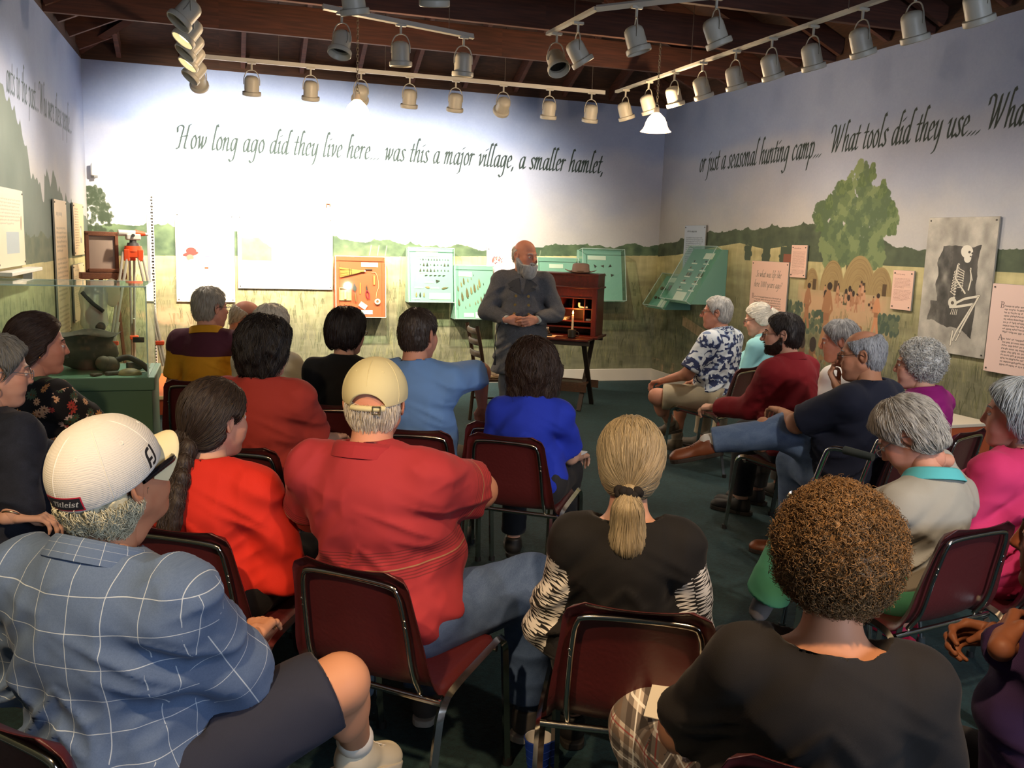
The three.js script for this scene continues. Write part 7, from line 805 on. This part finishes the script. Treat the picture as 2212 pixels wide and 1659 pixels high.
person('cream', 'white haired woman in a cream jacket behind the rust tee', { near: 2, sex: 'f', old: 1, fat: .5, skin: 'fair', top: { color: [206, 200, 176], sleeve: 1.85, loose: .018, name: 'jacket' }, bottom: { color: [120, 128, 140] }, shoes: { color: [60, 56, 54] }, hair: { style: 'curly', color: [206, 196, 176], R: [.1, .108, .108], lump: .5, curl: .6, count: 900, flow: crown }, seat: seatOf('woman in the cream jacket') });
person('rugby', 'grey haired man in a maroon and gold rugby shirt', { near: 1, sex: 'm', old: 1, fat: .4, skin: 'ruddy', top: { mat: cloth([190, 130, 20], { map: rugbyTex, bump: false }), sleeve: .8, loose: .018, hem: -.08, collar: 1, collarMat: cloth([196, 138, 18]) }, bottom: { color: [60, 58, 56] }, shoes: { color: [50, 46, 42] }, hair: { style: 'short', color: [150, 142, 126], off: .012, flow: crown, len: .03, count: 1400 }, glasses: [50, 44, 40], seat: seatOf('man in the rugby shirt') });
person('baldhead', 'bald man bowing his head into his hand beside the rugby shirt', { near: 2, sex: 'm', old: 1, fat: .3, skin: 'ruddy', top: { color: [190, 184, 168], sleeve: .8 }, bottom: { color: [70, 66, 60] }, shoes: { color: [50, 46, 42] }, hair: { style: 'bald', color: [190, 180, 162], off: .007, back: .05, top: .04, flow: crown, len: .02, count: 500 }, seat: seatOf('bald man bowing his head'), handR: { curl: .7 } });
person('floral', 'brown haired woman in a dark floral dress by the glass box', { near: 1, sex: 'f', fat: .9, skin: 'ruddy', top: { mat: cloth([60, 50, 50], { map: floralTex, bump: false }), sleeve: .7, loose: .016, hem: -.14, neck: [.082, .075, .1], name: 'dress' }, bottom: { mat: cloth([60, 50, 50], { map: floralTex, bump: false }), len: 1.3, name: 'skirt', loose: .03 }, shoes: { color: [40, 36, 34], high: false }, hair: { style: 'bob', color: [58, 42, 34], off: .024, len: .10, bw: .092, count: 2600, r: .0014, cheek: -.012, line: .004, flow: (p) => [p[0], -.5, .8] }, seat: seatOf('woman in the floral dress'), more: (x) => { x.inHead('earring', sph(.006, .083, -.045, .012, 10), std(0xd8a860, .3, { metalness: 1 })); x.addG('necklace', tube([x.loc(-.06, x.TL + .01, .03), x.loc(-.045, x.TL - .05, .10), x.loc(0, x.TL - .075, .118), x.loc(.045, x.TL - .05, .10), x.loc(.06, x.TL + .01, .03)], .002, 30, 5), std(0xd8c8a0, .3, { metalness: 1 })); } });
person('denim', 'grey haired woman in a dark denim jacket at the left edge', { near: 1, sex: 'f', old: 1, fat: .8, skin: 'fair', top: { mat: cloth([30, 34, 48], { map: denimTex([16, 20, 32], [46, 52, 68]) }), sleeve: 1.4, loose: .022, name: 'jacket', folds: 1.5 }, bottom: { color: [24, 26, 36] }, shoes: { color: [40, 36, 34] }, hair: { style: 'short', color: [112, 112, 108], off: .02, nape: .09, rough: .015, flow: crown, len: .05, count: 2000, lift: .005 }, glasses: [140, 136, 140], seat: seatOf('woman in the denim jacket'), handR: { curl: .6, dir: [.9, -.05, -.1], n: [0, -1, 0] }, handL: { curl: .6 }, more: (x) => { x.inHead('earring', new THREE.TorusGeometry(.012, .0022, 6, 20).rotateY(1.3).translate(.084, -.055, .014), std(0xd8b070, .3, { metalness: 1 })); const a = x.S.R, m = mid3(a.el, a.wr, .92), d = V(...sub3(a.wr, a.el)).normalize(); x.addG('bracelet', new THREE.TorusGeometry(.034, .004, 6, 24).applyQuaternion(new THREE.Quaternion().setFromUnitVectors(V(0, 0, 1), d)).translate(...m), std(0xb8a890, .3, { metalness: 1 })); } });
// ---------------------------------------------------------------- right half
person('hawaii', 'grey haired man in a blue and white leaf print shirt', { near: 1, sex: 'm', old: 1, fat: .6, skin: 'ruddy', top: { mat: cloth([180, 186, 200], { map: hawaiiTex, bump: false }), sleeve: .86, loose: .024, hem: -.1, collar: 1 }, bottom: { color: [176, 164, 138], len: .9, loose: .026, name: 'shorts' }, shoes: { color: [90, 80, 66], sole: [60, 54, 48], sock: [150, 140, 124], sockLen: .1 }, hair: { style: 'short', color: [190, 186, 178], off: .012, flow: crown, len: .035, count: 1400 }, glasses: [60, 50, 44], seat: seatOf('man in the leaf print shirt'), seatSide: -.1, handL: { curl: .6 } });
person('aqua', 'white haired woman with ponytail in an aqua shirt', { near: 2, sex: 'f', old: 1, fat: .2, skin: 'fair', top: { color: [142, 200, 204], sleeve: 1.5, loose: .016, collar: 1 }, bottom: { color: [170, 160, 140] }, shoes: { color: [80, 76, 70] }, hair: { style: 'bob', color: [222, 214, 196], off: .018, len: .06, bw: .086, cheek: -.01, count: 900, flow: (p) => [-p[0], .05 - p[1], .13 - p[2]] }, glasses: [70, 60, 60], seat: seatOf('woman in the aqua shirt'), more: (x) => { const F = new Field(.02); F.cap([0, .05, .115], [0, .0, .15], .03, .034).cap([0, .0, .15], [0, -.09, .135], .034, .016); x.inHead('ponytail', hairGeo({ count: 400, r: .0018, len: .08, flow: down, vary: .2 }, (a, b, c) => F.at(a, b, c), F.box(.02), .007), hairMat([222, 214, 196])); x.inHead('hair_tie', new THREE.TorusGeometry(.026, .007, 8, 18).rotateX(.4).translate(0, .055, .112), std(0xa02830, .7)); } });
person('redshirt', 'young man with dark beard and glasses in a red long sleeved shirt', { near: 1, sex: 'm', fat: .45, skin: 'fair', top: { color: [132, 22, 34], sleeve: 1.94, loose: .02, hem: -.09, collar: 1, folds: 1.5 }, bottom: { color: [34, 34, 40] }, shoes: { color: [30, 28, 28] }, hair: { style: 'short', color: [44, 36, 32], off: .013, flow: crown, len: .03, count: 1600 }, glasses: [30, 28, 30], seat: seatOf('bearded man in the red shirt'), handL: { curl: .7, n: [.4, -.8, .2] }, handR: { curl: .8 }, more: (x) => beard(x, [48, 36, 30], .003, -.125) });
function beard(x, col, off, low) { const f = (a, b, c) => { let d = x.headF(a, b, c) - off - .003 * noise(a * 120, b * 120, c * 120); const mu = Math.hypot(a / .026, (b + .052) / .007, (c + .092) / .016) - 1; d = smax(d, b + .06 + Math.max(0, c + .05) * -.9, .006); d = smin(d, mu * .007, .004); d = smax(d, low - b, .008); d = smax(d, c - .012, .01); return smax(d, -(Math.hypot(a / .022, (b + .068) / .008, (c + .095) / .03) - 1) * .008, .003); }; return x.inHead('beard', hairGeo({ count: 700, r: .0012, len: .015, flow: () => [0, -1, -.2], lift: .003 }, f, [[-.1, low - .02, -.13], [.1, 0, .04]], .0048), hairMat(col)); }
person('whiteblack', 'grey haired person in a white shirt with black print, between two men', { near: 1, sex: 'f', old: 1, fat: .4, skin: 'ruddy', top: { mat: cloth([220, 214, 206], { map: printTex, bump: false }), sleeve: .8, loose: .018, neck: [.085, .065, .09] }, bottom: { color: [90, 84, 80] }, shoes: { color: [60, 56, 54] }, hair: { style: 'short', color: [138, 136, 134], off: .02, nape: .09, rough: .012, flow: crown, len: .05, count: 1500, lift: .005 }, seat: seatOf('person in the white printed shirt') });
person('navytee', 'balding man in a navy tee and jeans with legs crossed, hand on chin', { near: 1, sex: 'm', old: 1, fat: .75, skin: 'tan', top: { color: [26, 31, 50], sleeve: .86, loose: .022, hem: -.08, neck: [.074, .055, .08] }, bottom: { mat: jeansPale, loose: .018 }, shoes: { color: [122, 66, 38], sole: [44, 36, 30], laces: [70, 44, 30], sock: [214, 212, 206], sockLen: .28, mat: std(0x7a4226, .45) }, hair: { style: 'bald', color: [150, 152, 156], off: .008, top: .085, flow: crown, len: .018, count: 1600, lift: .002 }, glasses: [70, 54, 44], seat: seatOf('man with crossed legs in the navy tee'), seatSide: .04, handR: { curl: 1.0, dir: [-.2, .75, -.4], n: [.5, .2, .5] }, handL: { curl: .6 }, more: (x) => { x.addG('belt_pouch', bx(.035, .12, .07, 0, 0, 0, .012).rotateZ(.3).translate(...x.loc(-.21, -.02, .03)), std(0x141314, .6)); x.inHead('hearing_aid', sph(.008, -.085, .012, .03, 10).scale(.8, 1.8, 1), std(0xd4d8d8, .3)); } });
person('magenta', 'woman with curly white hair in a magenta blouse with a gold brooch', { near: 1, sex: 'f', old: 1, fat: .7, skin: 'fair', top: { color: [146, 24, 112], sleeve: 1.6, loose: .02, collar: 1, folds: 1.2 }, bottom: { color: [60, 56, 66] }, shoes: { color: [60, 56, 54] }, hair: { style: 'curly', color: [198, 196, 190], R: [.106, .112, .112], curls: 1800, count: 0, cr: .007, r: .002, lump: .6, vary: .3 }, seat: seatOf('woman in the magenta blouse'), more: (x) => { const p = march(x.shirtF, add3(x.loc(-.09, x.TL * .68, .35), [0, 0, 0]), x.Fw.map((v) => -v)); x.addG('brooch', merge([new THREE.TorusGeometry(.018, .005, 6, 18).translate(...p), sph(.01, ...p), sph(.007, p[0] + .012, p[1] + .014, p[2])]), std(0xd8b84a, .25, { metalness: 1 })); } });
person('greyjacket', 'grey haired woman in a light grey fleece, head bowed and hand on neck', { near: 0, sex: 'f', old: 1, fat: .3, skin: 'ruddy', top: { color: [158, 154, 142], sleeve: 1.92, loose: .024, hem: -.15, neck: [.07, .05, .075], name: 'fleece' }, bottom: { color: [92, 176, 138], loose: .022, flare: .02, len: 1.74 }, shoes: { color: [24, 22, 22], sole: [30, 28, 26], sock: [128, 122, 120], sockLen: .35, laces: [60, 58, 56] }, hair: { style: 'short', color: [168, 162, 152], off: .026, nape: .09, rough: .014, flow: crown, len: .06, count: 3400, lift: .006, vary: .25 }, glasses: [120, 110, 110], seat: seatOf('woman in the light grey fleece'), seatAz: -10, seatBack: -.03, seatSide: -.02, handR: { curl: .8, dir: [-.85, .1, -.2], n: [-.1, -.5, -.7] },
  more: (x) => { const cr = .078, cg = lathe([[cr, .026], [cr + .006, .03], [cr + .014, .024], [cr + .036, -.012], [cr + .032, -.016], [cr + .006, .008]], 40); const p = cg.attributes.position; for (let i = 0; i < p.count; i++) { const a = Math.atan2(p.getX(i), -p.getZ(i)); p.setY(i, p.getY(i) - .05 * Math.exp(-a * a * 2)); } cg.computeVertexNormals(); cg.applyMatrix4(x.nkM(.05)); x.addG('turquoise_collar', cg, cloth([92, 190, 196])); } });
person('pink', 'grey haired woman in a bright pink blouse at the right edge', { near: 1, sex: 'f', old: 1, fat: .8, skin: 'ruddy', top: { color: [206, 52, 104], sleeve: 1.3, loose: .022, folds: 2 }, bottom: { color: [186, 44, 92], len: 1.6, loose: .02 }, shoes: { color: [200, 30, 76], sole: [206, 36, 84], high: false, top: .075 }, hair: { style: 'bob', color: [168, 172, 174], off: .024, len: .085, bw: .092, cheek: -.008, rough: .014, count: 2400, flow: crown, lift: .006 }, seat: seatOf('woman in the pink blouse'), seatBack: 0, more: (x) => x.inHead('earring', sph(.0055, -.083, -.04, .012, 10), std(0x8a3030, .4)) });
// ---------------------------------------------------------------- the speaker
person('speaker', 'bald white bearded speaker standing in a grey double breasted frock coat', { near: 1, sex: 'm', old: 1, fat: .45, skin: 'ruddy', hs: 1.05, head: { nose: 1.35, old: .5 }, headKind: 's', handScale: 1.08, top: { mat: cloth([92, 94, 98], { map: dataTex(128, 128, (u, v) => { const t = 70 + 24 * h3(u * 128 | 0, v * 128 | 0, 8) + 8 * tf(u, v, 8, 2, 2); return [t * .98, t, t * 1.06]; }, { srgb: true, rep: 3 }) }), sleeve: 1.93, loose: .02, hem: -.36, folds: 1.0, neck: [.07, .05, .075], neckUp: .06, name: 'frock_coat', field: ({ loc }) => new Field(.06).cap(loc(0, .05, 0), loc(0, -.42, .01), .165, .215).cap(loc(-.06, .02, 0), loc(-.1, -.42, .0), .13, .15).cap(loc(.06, .02, 0), loc(.1, -.42, 0), .13, .15) }, bottom: { color: [84, 86, 92], waist: .05 }, shoes: { color: [26, 22, 20], sole: [20, 18, 16] },
  hair: { style: 'bald', color: [212, 206, 194], off: .009, back: .055, top: .035, flow: crown, len: .025, count: 900 }, handL: { curl: .75, dir: [-.78, -.05, .42], n: [.25, -.1, -.9], flip: 1 }, handR: { curl: .7, dir: [.9, -.05, .35], n: [-.3, -.1, -.9], flip: 1 },
  more: (x) => {
    const bd = (a, b, c) => { let d = x.headF(a, b, c) - .012 - .006 * noise(a * 90, b * 40, c * 90); const F = Math.hypot(a / .058, (b + .115) / .066, (c + .062) / .05); d = smin(d, (F - 1) * .05, .02); const mus = Math.hypot(a / .032, (b + .05) / .011, (c + .092) / .022) - 1; d = smax(d, b + .062 + Math.max(0, c + .045) * -1.0, .008); d = smax(d, c - .006, .01); d = smin(d, mus * .011, .006); return smax(d, -(Math.hypot(a / .02, (b + .066) / .005, (c + .105) / .03) - 1) * .005, .003); };
    x.inHead('beard', hairGeo({ count: 1500, r: .0014, len: .05, steps: 6, flow: (p) => [p[0], -1, .1], lift: .004, vary: .2 }, bd, [[-.1, -.2, -.15], [.1, 0, .04]], .0048), hairMat([214, 210, 200]));
    const fwd = x.Fw.map((v) => -v), brass = std(0xb89a5a, .3, { metalness: 1 }), bmx = new THREE.Matrix4().makeBasis(V(...x.Rr), V(...x.U), V(...fwd)); const btn = []; for (let r = 0; r < 4; r++) for (const s of [-1, 1]) { const p = march(x.shirtF, x.loc(s * (.052 + .004 * r), x.TL * (.66 - r * .155), .4), fwd); mesh('button', new THREE.CylinderGeometry(.012, .012, .006, 16).rotateX(Math.PI / 2).applyMatrix4(bmx.clone().setPosition(...p)).translate(-x.P[0], 0, -x.P[2]), brass, x.g); }
    const grey = cloth([62, 64, 68]); // lapels and standing collar laid on the chest
    for (const s of [-1, 1]) { const pts = [[.03, .98], [.085, .93], [.125, .86], [.10, .80], [.118, .78], [.03, .70], [.006, .70]], pos = [], top2 = pts.map(([a, b]) => { const p = march(x.shirtF, x.loc(s * a, x.TL * b, .4), fwd); return add3(p, x.Fw, .010); }), c0 = top2.reduce((a, p) => add3(a, p, 1 / top2.length), [0, 0, 0]); for (let i = 0; i < top2.length; i++) { const a = top2[i], b = top2[(i + 1) % top2.length], in1 = add3(a, x.Fw, -.012), in2 = add3(b, x.Fw, -.012); pos.push(...c0, ...a, ...b, ...a, ...in1, ...b, ...b, ...in1, ...in2); } const gg = new THREE.BufferGeometry(); gg.setAttribute('position', new THREE.Float32BufferAttribute(pos, 3)); gg.computeVertexNormals(); gg.setAttribute('uv', new THREE.Float32BufferAttribute(new Float32Array(pos.length / 3 * 2), 2)); x.addG('lapel', gg, grey); }
    x.addG('coat_collar', lathe([[.07, .0], [.076, .035], [.082, .036], [.092, .01], [.11, -.02], [.104, -.024], [.084, -.005]], 36).applyMatrix4(x.nkM(.012)), grey);
    const st = []; for (const s of [-1, 1]) for (let i = 0; i < 3; i++) { const a = s * (.75 + i * .26); st.push(sph(.006, ...x.loc(Math.sin(a) * .094, x.TL + .006, Math.cos(a) * .094 - .01), 8)); } x.addG('collar_star', merge(st), brass);
    x.addG('cravat', merge([sph(.03, ...x.loc(0, x.TL - .012, .075), 12), sph(.026, ...x.loc(0, x.TL - .055, .10), 12)]), std(0x16161a, .8));
    for (const q of ['L', 'R']) { const a = x.S[q]; x.addG('cuff', rod(mid3(a.el, a.wr, .9), mid3(a.el, a.wr, 1.0), .036, .035, 16), std(0xc8ccc0, .8)); }
    x.addG('sash_cord', tube([x.loc(.14, .13, .16), x.loc(.2, .02, .17), x.loc(.215, -.12, .16), x.loc(.21, -.22, .16)].map((p) => V(...p)), .004, 20, 6), std(0x16141a, .7)); x.addG('tassel', rod(x.loc(.21, -.2, .165), x.loc(.213, -.28, .165), .006, .013, 8), std(0x16141a, .7)); } });
renderer.render(scene, camera);
